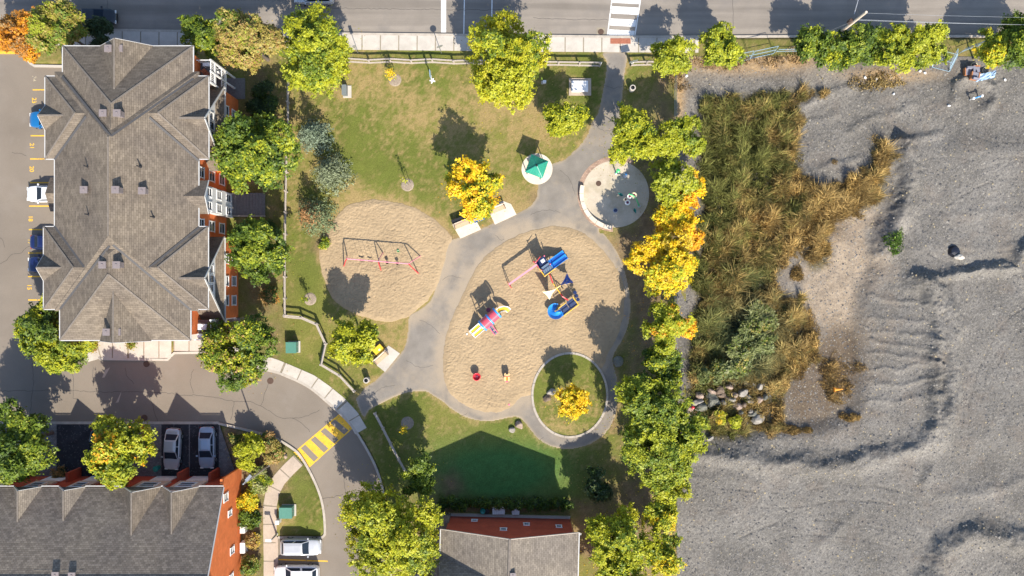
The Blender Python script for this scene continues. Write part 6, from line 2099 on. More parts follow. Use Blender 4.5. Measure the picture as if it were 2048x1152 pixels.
# ------------------------------------------------------------------ swing set
sg = empty('swing_set', W(755, 530), 'red and pink swing frame on the small sand pit', 'swing')
ZT = 2.4
bl, brr = W(694, 517.5, ZT), W(817, 527.5, ZT)
bmid = bl.lerp(brr, .51)
MB().tube([bl, brr], .06, 10).build('top_bar', M['p_faded'], sg)
d_ = (brr - bl).normalized()
nrm = Vector((-d_.y, d_.x, 0))
for top, feet in ((bl, ((687, 533), (694, 512))), (bmid, ((762, 541), (766, 504))), (brr, ((838, 548), (842, 511)))):
    for f in feet:
        g_ = W(*f)
        MB().tube([g_ - Vector((0, 0, .1)), g_.lerp(Vector((top.x, top.y, 0)), .75) + Vector((0, 0, ZT * .86)), top], .06, 8).build('leg', M['p_red'] if f[1] > 520 else M['p_faded'], sg)
for t, kind in ((.19, 'belt'), (.335, 'belt'), (.61, 'tot'), (.78, 'tot')):
    c = bl.lerp(brr, t)
    sw_ = empty('swing_seat', Vector((c.x, c.y, .5)) - wloc(sg))
    sw_.parent = sg
    w_ = .26 if kind == 'belt' else .14
    for s_ in (-1, 1):
        MB().tube([c + d_ * w_ * s_, Vector((c.x, c.y, .56)) + d_ * w_ * .95 * s_], .012, 5).build('chain', M['steel'], sw_)
    m = MB()
    if kind == 'belt':
        V, F = [], []
        for i in range(9):
            u = -1 + i / 4
            p = Vector((c.x, c.y, .45 + .1 * u * u)) + d_ * .27 * u
            V += [p - nrm * .09, p + nrm * .09, p - nrm * .09 - Vector((0, 0, .03)), p + nrm * .09 - Vector((0, 0, .03))]
        for i in range(8):
            a = i * 4
            F += [(a, a + 4, a + 5, a + 1), (a + 2, a + 3, a + 7, a + 6), (a, a + 2, a + 6, a + 4), (a + 1, a + 5, a + 7, a + 3)]
        m.add(V, F)
    else:
        m.lathe((c.x, c.y, .34), [(.1, 0), (.17, .1), (.19, .28), (.16, .28), (.14, .12), (0, .06)], 10)
    m.build('seat', M['rubber'], sw_)
p = W(797, 502)
bk = empty('sand_bucket', p, 'small green toy bucket left in the sand by the swings', 'bucket')
MB().lathe(p + Vector((0, 0, .04)), [(.1, 0), (.14, .22), (.12, .22), (.09, .04), (0, .04)], 12).build('pail', M['p_green'], bk)
MB().tube([p + Vector((.13 * math.cos(a), .02, .26 + .12 * math.sin(a))) for a in [math.pi * i / 6 for i in range(7)]], .012, 5).build('handle', M['white'], bk)

# ------------------------------------------------------------------ large climbing set
pa = empty('climbing_frame', W(1098, 555), 'large playground set with blue slides, curved climbing walls and a pink overhead track', 'playground set')
def deck_at(c, ang, sx, sy, z, mat, root, rows=True):
    c = Vector((c.x, c.y, z))
    MB().box(c, (sx, sy, .1), ang).build('deck', mat, root)
def posts(root, corners, h, mat, r=.055):
    for c in corners:
        MB().tube([Vector((c.x, c.y, -.1)), Vector((c.x, c.y, h))], r, 8).build('post', mat, root)
        MB().lathe((c.x, c.y, h), [(r * 1.3, -.05), (r * 1.3, .02), (0, .05)], 8).build('post_cap', mat, root)
def rotc(c, ang, x, y):
    return Vector((c.x + x * math.cos(ang) - y * math.sin(ang), c.y + x * math.sin(ang) + y * math.cos(ang), 0))
A1 = R(36)
c1, c2 = W(1085, 527, 1.2), W(1093, 539, 1.4)
# upper decks
deck_at(c1, A1, 1.15, 1.1, 1.35, M['p_navy'], pa)
deck_at(W(1093.5, 538, 1.5), A1, 1.25, .95, 1.5, M['deck_blue'] if 'deck_blue' in M else M['p_blue'], pa)
u = c1
posts(pa, [rotc(u, A1, s * .58, t * .55) for s in (-1, 1) for t in (-1, 1)], 2.5, M['p_pink'])
for (x, y, sx, sy) in ((-.58, 0, .05, 1.0), (0, .55, 1.05, .05)):
    q = rotc(u, A1, x, y)
    MB().box(q + Vector((0, 0, 1.8)), (sx, sy, .8), A1).build('guard_panel', M['p_navy'], pa)
MB().box(Vector((u.x, u.y + .25, 2.15)), (.42, .36, .05), A1).build('roof_pane', M['p_white'], pa)
MB().tube([rotc(u, A1, -.6, .5) + Vector((0, 0, 2.4)), rotc(u, A1, .2, .75) + Vector((0, 0, 2.45))], .04, 8).build('arch_bar', M['p_red'], pa)
v = W(1093.5, 538, 1.5)
for x, y, x2, y2 in ((-.66, -.5, -.66, .5), (-.66, -.5, .66, -.5)):
    a, b = rotc(v, A1, x, y), rotc(v, A1, x2, y2)
    for z in (1.7, 2.2):
        MB().tube([a + Vector((0, 0, z)), b + Vector((0, 0, z))], .045, 8).build('guard_rail', M['p_yellow'], pa)
    for k in range(6):
        q = a.lerp(b, k / 5)
        MB().tube([q + Vector((0, 0, 1.5)), q + Vector((0, 0, 2.2))], .02, 6).build('guard_bar', M['p_yellow'], pa)
posts(pa, [rotc(v, A1, s * .66, -.5) for s in (-1, 1)], 2.3, M['p_yellow'])
# double slide
def slide(root, a, b, wd, lanes, mat, groove, z0, z1, side=.16, end_curve=True):
    """open chute from a (high) to b (low); lanes side by side"""
    a, b = Vector((a.x, a.y, 0)), Vector((b.x, b.y, 0))
    d = (b - a).normalized()
    s = Vector((-d.y, d.x, 0))
    L = (b - a).length
    N = 12
    lw = wd / lanes
    prof = []
    for l in range(lanes):
        x0 = -wd / 2 + l * lw
        prof += [(x0, side), (x0 + lw * .1, side), (x0 + lw * .2, .02), (x0 + lw * .5, 0), (x0 + lw * .8, .02), (x0 + lw * .9, side)]
    prof.append((wd / 2, side))
    prof = [(x, zz, 1) for x, zz in prof]
    V, F, mi = [], [], []
    for i in range(N + 1):
        t = i / N
        e = t * t * (3 - 2 * t) * .55 + t * .45
        z = z0 + (z1 - z0) * e
        for x, zz, _ in prof:
            p = a + d * L * t + s * x
            V.append((p.x, p.y, z + zz))
    n = len(prof)
    m = MB()
    g = MB()
    for i in range(N):
        for k in range(n - 1):
            q = (i * n + k, (i + 1) * n + k, (i + 1) * n + k + 1, i * n + k + 1)
            F.append(q)
    # underside skirts
    m.add(V, F)
    Vb = [(x, y, z - side - .06) for x, y, z in (V[0::n] + V[n - 1::n])]
    base = len(m.v)
    m.v += Vb
    for i in range(N):
        m.f += [(i * n, base + i, base + i + 1, (i + 1) * n), (i * n + n - 1, (i + 1) * n + n - 1, base + N + 2 + i, base + N + 1 + i), (base + i, base + N + 1 + i, base + N + 2 + i, base + i + 1)]
        m.m += [0, 0, 0]
    o = m.build('slide', mat, root)
    if groove is not None:
        for l in range(lanes):
            xc = -wd / 2 + (l + .5) * lw
            gm = MB()
            Vg = []
            for i in range(N + 1):
                t = (i / N) * .86 + .06
                e = t * t * (3 - 2 * t) * .55 + t * .45
                z = z0 + (z1 - z0) * e + .026
                for x in (xc - lw * .26, xc + lw * .26):
                    p = a + d * L * t + s * x
                    Vg.append((p.x, p.y, z))
            gm.add(Vg, [(i * 2, i * 2 + 2, i * 2 + 3, i * 2 + 1) for i in range(N)])
            gm.build('slide_bed', groove, o)
    return o
M['p_slideblue'] = plain('light_blue_slide_plastic', (.03, .26, .72), .3, var=.06)
slide(pa, W(1101, 530, 1.4), W(1130.5, 508.5, .3), 1.1, 2, M['p_slideblue'], M['p_blue'], 1.5, .3)
# overhead track
ta, tb_ = W(1017.5, 569, 2.05), W(1073.8, 529, 2.1)
MB().beam(ta, tb_, .1, .2).build('overhead_track', M['p_pink'], pa)
MB().beam(ta + Vector((0, 0, .115)), tb_ + Vector((0, 0, .115)), .2, .03).build('track_flange', M['p_faded'], pa)
for g_ in (W(1014, 562), W(1023, 576)):
    MB().tube([g_ - Vector((0, 0, .1)), g_.lerp(Vector((ta.x, ta.y, 0)), .5) + Vector((0, 0, 1.9)), ta], .045, 8).build('post', M['p_red'], pa)
for g_ in (W(1066, 524), W(1076, 536)):
    MB().tube([g_ - Vector((0, 0, .1)), Vector((g_.x, g_.y, 2.0)), tb_], .045, 8).build('post', M['p_red'], pa)
# arched red and yellow spine between the decks
def arc(pts, n=10):
    return [Vector((*q, z)) for q, z in pts]
spine = [W(1098, 546, 1.5), W(1101, 553, 1.75), W(1104, 562, 1.7), W(1106, 566, 1.45)]
MB().tube(spine, .07, 8).build('climber_arch', M['p_red'], pa)
MB().tube([W(1106, 566, 1.45), W(1114, 577.5, 1.55), W(1122, 589, 1.45)], .055, 8).build('spine_beam', M['p_yellow'], pa)
MB().tube([W(1121, 587, 1.45), W(1125, 593, 1.75), W(1131, 597, 1.6), W(1136, 600, 1.3)], .07, 8).build('climber_arch', M['p_red'], pa)
MB().tube([W(1105, 581, 1.7), W(1112, 577, 1.75), W(1121, 571, 1.8)], .055, 8).build('cross_beam', M['p_yellow'], pa)
for q in ((1106, 566), (1122, 589), (1114, 577)):
    g_ = W(q[0], q[1], 1.0)
    MB().tube([Vector((g_.x, g_.y, -.1)), Vector((g_.x, g_.y, 1.5))], .05, 8).build('post', M['p_yellow'], pa)
def sail(p0, p1, p2, bulge, mat, holds):
    """curved three cornered climbing wall with hand holds"""
    p0, p1, p2 = map(Vector, (p0, p1, p2))
    n = 10
    ctr_ = (p0 + p1 + p2) / 3
    nr = (p1 - p0).cross(p2 - p0).normalized()
    m = MB()
    V, idx = [], {}
    for i in range(n + 1):
        for j in range(n + 1 - i):
            a, b = i / n, j / n
            c = 1 - a - b
            q = p0 * a + p1 * b + p2 * c
            pull = 27 * a * b * c
            e = 4 * (a * b + b * c + c * a) - 1.0
            q = q + nr * bulge * pull
            edge = min(a, b, c)
            q = q.lerp(ctr_, .24 * max(0, 1 - edge * 4) * max(0, (a * b + b * c + c * a) * 4 - .25))
            idx[i, j] = len(V)
            V.append(q)
    F = []
    for i in range(n):
        for j in range(n - i):
            F.append((idx[i, j], idx[i + 1, j], idx[i, j + 1]))
            if j < n - i - 1: F.append((idx[i + 1, j], idx[i + 1, j + 1], idx[i, j + 1]))
    t = nr * .04
    k = len(V)
    m.add(V, F)
    m.add([q - t for q in V], [tuple(reversed(f)) for f in F])
    o = m.build('climbing_wall', mat, pa, smooth=True)
    for a, b in holds:
        q = p0 * a + p1 * b + p2 * (1 - a - b) + nr * bulge * 27 * a * b * (1 - a - b)
        MB().lathe(q, [(.07, -.07), (.06, .06), (.02, .08), (0, .08)], 8).build('hand_hold', M['p_tan'], o)
hl = [(.2, .3), (.35, .45), (.5, .2), (.15, .6), (.3, .25), (.6, .25)]
sail(W(1084.5, 583, 2.2), W(1112, 577, 2.2), W(1099, 599, .1), .3, M['p_cream'], hl)
sail(W(1121, 570, 2.2), W(1147, 565, 2.2), W(1134, 546, .1), -.3, M['p_blue'], hl)
# lower deck, guard rails and curled slide
A2 = R(37)
c3 = W(1136.5, 612.5, 1.2)
for s_ in (-.48, .48):
    deck_at(rotc(c3, A2, s_, 0), A2, .9, .92, 1.2, M['deck_mesh'], pa)
posts(pa, [rotc(c3, A2, s, t) for s in (-.98, 0, .98) for t in (-.5, .5)], 1.9, M['p_yellow'], .045)
for (x, y, x2, y2) in ((-.98, -.5, .98, -.5), (.98, -.5, .98, .5), (-.98, .5, -.1, .5)):
    a, b = rotc(c3, A2, x, y), rotc(c3, A2, x2, y2)
    for z in (1.4, 1.85): MB().tube([a + Vector((0, 0, z)), b + Vector((0, 0, z))], .045, 8).build('guard_rail', M['p_yellow'], pa)
cs = W(1111, 622.5, .8)
m = MB()
V, F = [], []
N = 22
for i in range(N + 1):
    t = i / N
    a = R(-8) - t * R(285)
    z = 1.2 - .95 * t
    for rr_, zz in ((.88, .3), (.84, .28), (.72, .04), (.5, 0), (.28, .04), (.14, .28), (.1, .3)):
        V.append((cs.x + rr_ * math.cos(a), cs.y + rr_ * math.sin(a), z + zz))
for i in range(N):
    for k in range(6):
        F.append((i * 7 + k, i * 7 + k + 1, (i + 1) * 7 + k + 1, (i + 1) * 7 + k))
m.add(V, F)
m.build('curled_slide', M['p_slideblue'], pa, smooth=True)
MB().box(W(1119.5, 627, .9), (.75, .8, .06), R(30), ry=R(-8)).build('slide_mouth', M['p_sky'], pa)
for (x, y, z) in ((1150, 585, .9), (1153, 592, .7), (1156, 599, .5)):
    g_ = W(x, y, z)
    s_ = MB()
    s_.tube([Vector((g_.x, g_.y, -.1)), Vector((g_.x, g_.y, z))], .035, 6)
    s_.lathe((g_.x, g_.y, z), [(.2, 0), (.2, .05), (0, .06)], 12)
    s_.build('step_pod', M['p_navy'], pa)

# ------------------------------------------------------------------ barrel roofed play house
pb = empty('play_house', W(978, 642), 'playground set with a red barrel roof, white double slide and yellow curved slide', 'playground set')
ax0, ax1 = W(965, 651.5, 2.85), W(994, 625.5, 2.85)
dv = (ax1 - ax0)
LL = dv.length
dv.normalize()
sv = Vector((-dv.y, dv.x, 0))
def barrel(a, b, r, h0, h1, mat, name, th=.04):
    m = MB()
    n = 12
    V = []
    for p in (a, b):
        for k in range(n + 1):
            t = math.pi * k / n
            V.append(p + sv * (r * math.cos(t)) + Vector((0, 0, h0 + (h1 - h0) * math.sin(t))))
    F = [(k, k + 1, n + 2 + k, n + 1 + k) for k in range(n)]
    m.add(V, F)
    m.add([q - Vector((0, 0, th)) for q in V], [tuple(reversed(f)) for f in F])
    for base in (0, n + 1):
        m.add([V[base + k] for k in range(n + 1)] + [V[base + k] - Vector((0, 0, th)) for k in range(n + 1)], [(k, n + 1 + k, n + 2 + k, k + 1) for k in range(n)])
    return m.build(name, mat, pb)
for s0, s1 in ((.06, .47), (.53, .94)):
    barrel(ax0 + dv * LL * s0, ax0 + dv * LL * s1, .6, -.15, .42, M['p_roofred'], 'barrel_roof')
for s0 in (0, .5, 1):
    c = ax0 + dv * LL * s0
    barrel(c - dv * .09, c + dv * .09, .68, -.2, .5, M['p_sky'], 'roof_arch', .1)
    for sgn in (-1, 1):
        q = c + sv * .6 * sgn
        MB().tube([Vector((q.x, q.y, -.1)), Vector((q.x, q.y, 2.8))], .05, 8).build('post', M['p_blue'], pb)
for s0 in (.25, .75):
    c = ax0 + dv * LL * s0
    MB().box((c.x, c.y, 1.15), (LL * .46, 1.1, .1), math.atan2(dv.y, dv.x)).build('deck', M['deck_mesh'], pb)
for sgn in (-1, 1):
    for z in (1.3, 1.8):
        a, b = ax0 + sv * .6 * sgn, ax0 + dv * LL * .5 + sv * .6 * sgn
        MB().tube([Vector((a.x, a.y, z)), Vector((b.x, b.y, z))], .035, 8).build('guard_rail', M['p_blue'], pb)
slide(pb, W(963, 653, 1.2), W(944, 669.5, .25), 1.02, 2, M['p_white'], M['p_yellow'], 1.25, .25)
cs2 = [W(995, 623, 1.2), W(1001, 619, 1.0), W(1008, 617, .75), W(1014, 618, .5), W(1018, 622, .3)]
V, F = [], []
for i, p in enumerate(cs2):
    d = (cs2[min(i + 1, 4)] - cs2[max(i - 1, 0)])
    s = Vector((-d.y, d.x, 0)).normalized()
    for x, zz in ((-.3, .22), (-.26, .22), (-.2, .03), (0, 0), (.2, .03), (.26, .22), (.3, .22)):
        V.append(p + s * x + Vector((0, 0, zz)))
for i in range(4):
    for k in range(6): F.append((i * 7 + k, (i + 1) * 7 + k, (i + 1) * 7 + k + 1, i * 7 + k + 1))
m = MB().add(V, F)
o = m.build('curved_slide', M['p_white'], pb, smooth=True)
V2 = []
for i in range(5):
    for k in (2, 3, 4): V2.append(Vector(V[i * 7 + k]) + Vector((0, 0, .02)))
MB().add(V2, [(i * 3 + k, (i + 1) * 3 + k, (i + 1) * 3 + k + 1, i * 3 + k + 1) for i in range(4) for k in range(2)]).build('slide_bed', M['p_yellow'], o)
la, lb_ = W(980, 652, 1.1), W(993, 668, .1)
for off in (-.28, .28):
    d = (lb_ - la).normalized()
    s = Vector((-d.y, d.x, 0))
    MB().tube([la + s * off, lb_ + s * off], .045, 8).build('ladder_rail', M['p_pink'], pb)
for k in range(5):
    q = la.lerp(lb_, .1 + k * .2)
    MB().tube([q - s * .28, q + s * .28], .03, 6).build('rung', M['p_blue'], pb)
g_ = W(977, 620, 1.4)
MB().lathe((g_.x, g_.y, 1.2), [(.25, 0), (.28, .3), (.24, .5), (0, .5)], 12).build('steering_pod', M['p_maroon'], pb)

# ------------------------------------------------------------------ spring riders
def rider(label, px, py, mat, seatm, style):
    p = W(px, py)
    root = empty('spring_rider', p, label, 'spring rider')
    MB().tube([p + Vector((.1 * math.cos(a), .1 * math.sin(a), .04 + a * .01)) for a in [i * .5 for i in range(50)]], .02, 5).build('spring', M['black'], root)
    m = MB()
    if style == 'pod':
        m.lathe(p + Vector((0, 0, .5)), [(.1, 0), (.38, .08), (.46, .25), (.44, .42), (.36, .42), (.36, .2), (.1, .12), (0, .12)], 16)
        m.build('shell', mat, root, smooth=True)
        MB().box(p + Vector((.02, .05, .7)), (.3, .22, .1)).build('seat', M['p_maroon'], root)
    else:
        for x in (-.2, .2):
            m.prism([(p.x + x + a, p.y + b) for a, b in ((-.08, -.4), (.08, -.42), (.1, 0), (.12, .38), (0, .5), (-.1, .36), (-.1, 0))], .45, .95)
        m.build('side_panel', mat, root)
        MB().box(p + Vector((0, -.18, .7)), (.3, .38, .1)).build('seat', seatm, root)
        MB().box(p + Vector((0, .2, .92)), (.34, .26, .16)).build('head', mat, root)
        MB().tube([p + Vector((-.32, .12, 1.0)), p + Vector((.32, .12, 1.0))], .03, 6).build('handle', M['p_red'], root)
        MB().box(p + Vector((0, -.5, .5)), (.3, .14, .05)).build('footrest', M['p_pink'], root)
rider('red tub shaped spring rider on the sand', 954, 752, M['p_red'], None, 'pod')
rider('tan animal shaped spring rider on the sand beside the red tub', 1014, 753, M['p_tan'], M['p_orange'], 'animal')
for (x, y, lb, mat) in ((934, 668, 'small white shoe left in the sand by the white slide', 'p_white'), (1018, 809, 'tiny pink toy at the sand edge by the ring path', 'p_pink')):
    p = W(x, y, .05)
    t_ = empty('shoe' if y < 700 else 'sand_toy', p, lb, 'shoe' if y < 700 else 'toy')
    MB().lathe(p, [(.06, 0), (.12, .03), (.1, .09), (.04, .11), (0, .1)], 8).build('body', M[mat], t_)
    MB().box(p + Vector((.06, -.08, .05)), (.1, .12, .05)).build('toe', M['p_navy'], t_)

# ------------------------------------------------------------------ boulders
def rock_mesh(name, r, seed, sq=(1, 1, .7)):
    rs = np.random.default_rng(seed)
    import bmesh
    bm = bmesh.new()
    bmesh.ops.create_icosphere(bm, subdivisions=3, radius=1.0)
    D = rs.normal(size=(9, 3))
    D /= np.linalg.norm(D, axis=1, keepdims=True)
    cut = rs.uniform(.62, .92, 9)
    ph = rs.uniform(0, 6, 6)
    for v in bm.verts:
        c = np.array(v.co)
        k = 1.0
        for d, t in zip(D, cut):
            dp = c @ d
            if dp > t: k = min(k, t / dp)
        k *= 1 + .05 * math.sin(3 * c[0] + ph[0]) + .05 * math.sin(4 * c[1] + ph[1]) + .03 * math.sin(9 * c[2] + ph[2] + 5 * c[0])
        v.co = Vector(c * k * r * np.array(sq))
    me = bpy.data.meshes.new(name)
    bm.to_mesh(me)
    bm.free()
    return me
def boulder(label, px, py, rx, ry, ang, mat, seed, h=.6, group=None, sink=.45, name='boulder'):
    r = 1 / S
    p = W(px, py, h * .5)
    z = float(ground_h(p.x, p.y)[0])
    me = rock_mesh(name, 1.0, seed, (rx / S, ry / S, h * .75))
    o = link(name, me, M[mat], None)
    o.location = (p.x, p.y, z + h * .75 * (1 - sink) * .75)
    o.rotation_euler = (0, 0, R(ang))
    tag(o, label, 'boulder', group)
    me.polygons.foreach_set('use_smooth', [False] * len(me.polygons))
    return o
boulder('grey boulder touching the brown one on the round lawn', 1102, 784, 9, 8, 20, 'rock', 5, .6)
boulder('brown boulder touching the grey one on the round lawn', 1094, 797, 8, 9, 60, 'rock_brown', 6, .5)
boulder('large dark boulder in the shade beside the path', 1237, 724, 11, 13, 10, 'rock_dark', 7, .8)
boulder('pinkish boulder on the lawn edge by the ring path', 1038, 851, 10, 8, -30, 'rock_pink', 8, .55)
boulder('smaller pale boulder beside the pinkish one', 1024, 860, 7, 6, 0, 'rock', 9, .4)
boulder('pale squared boulder in the garden corner by the curved path', 570, 913, 5, 6, 10, 'rock_pink', 21, .4)
boulder('pale flat boulder beside the lime shrub', 475, 871, 5, 3.5, 30, 'rock', 22, .35)
rp_ = 'boulders of the rock pile'
R0 = [(1425, 801, 14, 17, 10, 'rock_dark'), (1403, 815, 15, 9, 0, 'rock_dark'), (1400, 792, 7, 11, 20, 'rock_pink'), (1395, 805, 13, 6, 10, 'rock'), (1426, 786, 12, 7, -35, 'rock_pink'), (1443, 783, 10, 9, 0, 'rock_brown'), (1463, 775, 8, 6, 0, 'rock_pink'),
      (1466, 800, 10, 7, -20, 'rock'), (1473, 792, 8, 6, -30, 'rock_pink'), (1490, 787, 11, 8, 20, 'rock'), (1504, 803, 8, 8, 0, 'rock'), (1523, 803, 8, 8, 45, 'rock_pink'), (1524, 775, 6, 7, 0, 'rock'), (1480, 814, 9, 8, 0, 'rock_pink'), (1451, 807, 7, 6, 0, 'rock'),
      (1457, 799, 6, 8, 40, 'rock_brown'), (1470, 810, 5, 8, 10, 'rock_brown'), (1492, 812, 5, 6, 0, 'rock_brown'), (1484, 827, 6, 5, 0, 'rock_dark'), (1505, 825, 6, 6, 0, 'rock'), (1519, 840, 15, 10, 15, 'rock'), (1512, 830, 12, 8, 10, 'rock_dark'),
      (1383, 889, 6, 9, 10, 'rock'), (1420, 877, 7, 4, 25, 'rock'), (1376, 898, 6, 5, 0, 'rock'), (1472, 853, 5, 5, 0, 'rock'), (1535, 797, 6, 6, 0, 'rock_dark'), (1446, 792, 9, 7, 0, 'rock_brown'), (1438, 808, 8, 7, 0, 'rock_dark'), (1382, 818, 6, 5, 0, 'rock_pink'), (1460, 815, 6, 5, 30, 'rock_dark'), (1500, 795, 5, 4, 0, 'rock')]
words = {'rock': 'pale grey boulder in the rock pile below the reeds', 'rock_dark': 'dark grey boulder in the rock pile below the reeds', 'rock_pink': 'pinkish boulder in the rock pile below the reeds', 'rock_brown': 'brown boulder in the rock pile below the reeds'}
special = {0: 'large rounded dark boulder with the smooth top in the rock pile', 1: 'long dark boulder beside the red scrap', 4: 'long tilted pinkish boulder at the back of the rock pile', 9: 'large pale boulder at the back of the rock pile below the willow shrubs',
           11: 'square pinkish boulder at the far end of the rock pile', 20: 'biggest pale slab boulder at the dry grass end of the rock pile', 22: 'pale boulder on the gravel edge below the green tree', 25: 'pale stone alone in the dry grass below the yellow weeds'}
for i, (x, y, rx, ry, a, mt) in enumerate(R0):
    boulder(special.get(i, words[mt]), x, y, rx * 1.08, ry * 1.08, a, mt, 100 + i, .45 + .03 * max(rx, ry), rp_)
p = W(1385, 815, .6)
rt = empty('plastic_scrap', p + Vector((0, 0, .1)), 'bit of bright red plastic on the rock pile', 'litter')
MB().lathe(p + Vector((0, 0, .1)), [(.1, 0), (.2, .1), (.16, .25), (0, .3)], 7).build('scrap', M['p_red'], rt)
p = W(1912, 513, .3)
z = float(ground_h(p.x, p.y)[0])
cb = boulder('white concrete lump with dark tarpaulin on the open gravel', 1912, 514, 10, 6, -15, 'concrete', 77, .9, name='concrete_lump')
tp = MB()
q = W(1905, 503, .4)
tp.lathe((q.x, q.y, z), [(.7, -.05), (.55, .3), (.5, .42), (.2, .5), (0, .52)], 7)
tag(tp.build('tarpaulin', M['p_tarp']), 'dark crumpled tarpaulin beside the white concrete lump', 'tarpaulin')
for i, (x, y) in enumerate(((1896, 212), (1787, 188), (1752, 158), (1730, 155), (1850, 146), (1373, 152), (1840, 142), (2010, 160))):
    boulder('small white stone lying on the gravel near the roadside bushes', x, y, 3.2, 2.6, i * 40, 'white', 300 + i, .2, 'white stones on the gravel', name='stone')

# ------------------------------------------------------------------ lamps, poles, signs
def lamp(label, bx, by, hx, hy, h, headm='steel', plate=(.75, .3)):
    b, t = W(bx, by), W(hx, hy, h)
    root = empty('street_lamp', b, label, 'street lamp')
    side = Vector((t.x - b.x, t.y - b.y, 0))
    top = Vector((b.x, b.y, h - .1))
    MB().tube([b - Vector((0, 0, .1)), b.lerp(top, .5), top], [.12, .1, .07], 8).build('pole', M['steel'], root)
    MB().tube([top, t], .035, 6).build('arm', M['steel'], root)
    MB().lathe(b, [(.17, 0), (.17, .08), (.09, .14)], 10).build('foot', M['concrete'], root)
    ang = math.atan2(side.y, side.x)
    MB().box(t, (plate[0], plate[1], .12), ang).build('lamp_head', M[headm], root)
    MB().box(t - Vector((0, 0, .07)), (plate[0] * .6, plate[1] * .7, .03), ang).build('lamp_glass', M['glass'], root)
lamp('tall street lamp rising from the garden bed shrubs', 536, 932, 497, 956, 8.3)
lamp('short garden lamp with white head beside the curved path', 553.5, 1068, 537, 1081, 2.3, 'white', (.6, .3))
def post_sign(label, bx, by, h, panels, name='sign_post'):
    b = W(bx, by)
    root = empty(name, b, label, 'sign')
    MB().tube([b - Vector((0, 0, .1)), b + Vector((0, 0, h))], .035, 6).build('post', M['steel'], root)
    for (w_, hh, zc, ang, mat, shape) in panels:
        m = MB()
        if shape == 'box': m.box(b + Vector((.04, 0, zc)), (w_, .03, hh), R(ang))
        else:
            m.lathe((0, 0, 0), [(w_ / 2, -.012), (w_ / 2, .012)], 18)
            M4 = Matrix.Translation(b + Vector((.04, 0, zc))) @ Matrix.Rotation(R(ang), 4, 'Z') @ Matrix.Rotation(R(90), 4, 'X')
            m.v = [tuple(M4 @ Vector(v)) for v in m.v]
        m.build('sign_panel', M[mat], root)
    return root
post_sign('street sign post beside the pavement under the yellow green tree', 717, 107, 3.0, [(.35, .75, 2.55, 20, 'steel', 'box')])
post_sign('round sign on a thin post beside the stop line pavement', 883, 107, 2.9, [(.7, .6, 2.6, 20, 'steel', 'disc')])
post_sign('park notice sign at the path entrance fence', 1261, 133, 2.4, [(.95, .7, 1.95, 15, 'grey_box', 'box'), (.3, .25, 1.4, 15, 'white', 'box')])
post_sign('narrow pale sign panel at the fence end by the entrance', 1199, 134, 1.7, [(.22, .5, 1.4, 60, 'soffit', 'box'), (.3, .3, .9, 60, 'white', 'box')])
b = W(865, 162)
sb = empty('park_sign', b, 'blue and white park sign on a white cross shaped base', 'sign')
MB().box(b + Vector((0, 0, .05)), (.62, .14, .1), R(-10)).build('base', M['white'], sb)
MB().box(b + Vector((0, 0, .053)), (.14, .6, .1), R(-20)).build('base', M['white'], sb)
MB().tube([b, b + Vector((0, 0, 2.9))], .05, 8).build('post', M['white'], sb)
MB().box(b + Vector((0, .1, 2.45)), (.08, .75, .95), R(5)).build('sign_panel', M['blue_steel'], sb)
MB().box(b + Vector((0, .06, 1.1)), (.05, .45, .5), R(5)).build('sign_panel', M['white'], sb)
# utility pole with its wires
pbase, ptop = W(1672, 70), W(1733, 23.5, 0)
zt_ = 9.5
bp = W(1733, 24, zt_)
up = empty('utility_pole', Vector((bp.x, bp.y, 0)), 'tall wooden utility pole among the roadside trees', 'utility pole')
MB().tube([(bp.x, bp.y, -.2), (bp.x, bp.y, zt_)], [.17, .12], 10).build('pole', M['bench_pale'], up)
MB().beam((bp.x - .2, bp.y + .6, zt_ - 2.4), (bp.x + .3, bp.y + 2.9, zt_ - 1.9), .06, .06).build('lamp_arm', M['steel'], up)
MB().box((bp.x + .35, bp.y + 3.1, zt_ - 1.9), (.3, .8, .12), R(-12)).build('lamp_head', M['soffit'], up)
MB().lathe((bp.x - .25, bp.y + .15, zt_ - 3.6), [(.22, 0), (.24, .1), (.24, .7), (.18, .8), (0, .82)], 12).build('transformer', M['iron'], up)
for (z, dx, dy) in ((zt_ - .3, 60, -.2), (zt_ - 2.2, 60, -.5), (zt_ - 2.4, 60, -.3)):
    pts = [Vector((bp.x + dx * t, bp.y + dy * t, z - 1.4 * 4 * t * (1 - t))) for t in [i / 16 for i in range(17)]]
    MB().tube(pts, 0.011 if z > 8 else .016, 5).build('cable', M['steel'], up)
MB().tube([Vector((bp.x, bp.y, zt_ - 2.2)), W(1577, 97, .0)], .014, 5).build('guy_wire', M['steel'], up)

# ------------------------------------------------------------------ blue site fence panels, chain link, litter
def panel(label, a, b, h, tilt=0.0, group='blue temporary fence panels', z=0.0):
    a, b = W(*a, 0.3), W(*b, 0.3)
    a.z = b.z = float(ground_h(a.x, a.y)[0]) + .05
    d = (b - a).normalized()
    n = Vector((-d.y, d.x, 0))
    upv = (Vector((0, 0, 1)) * math.cos(R(tilt)) + n * math.sin(R(tilt)))
    root = empty('fence_panel', a, label, 'fence panel', group)
    for p, q in ((a, a + upv * h), (b, b + upv * h), (a, b), (a + upv * h, b + upv * h), (a + upv * h * .5, b + upv * h * .5)):
        MB().tube([p, q], .03, 6).build('tube_frame', M['blue_steel'], root)
    L = (b - a).length
    m = MB()
    k = max(4, int(L / .16))
    for i in range(1, k):
        p = a.lerp(b, i / k)
        m.tube([p, p + upv * h], .006, 4, False)
    m.build('mesh_wire', M['blue_steel'], root)
panel('blue mesh fence panel standing in the straw grass', (1452, 128), (1500, 118), 1.9, 12)
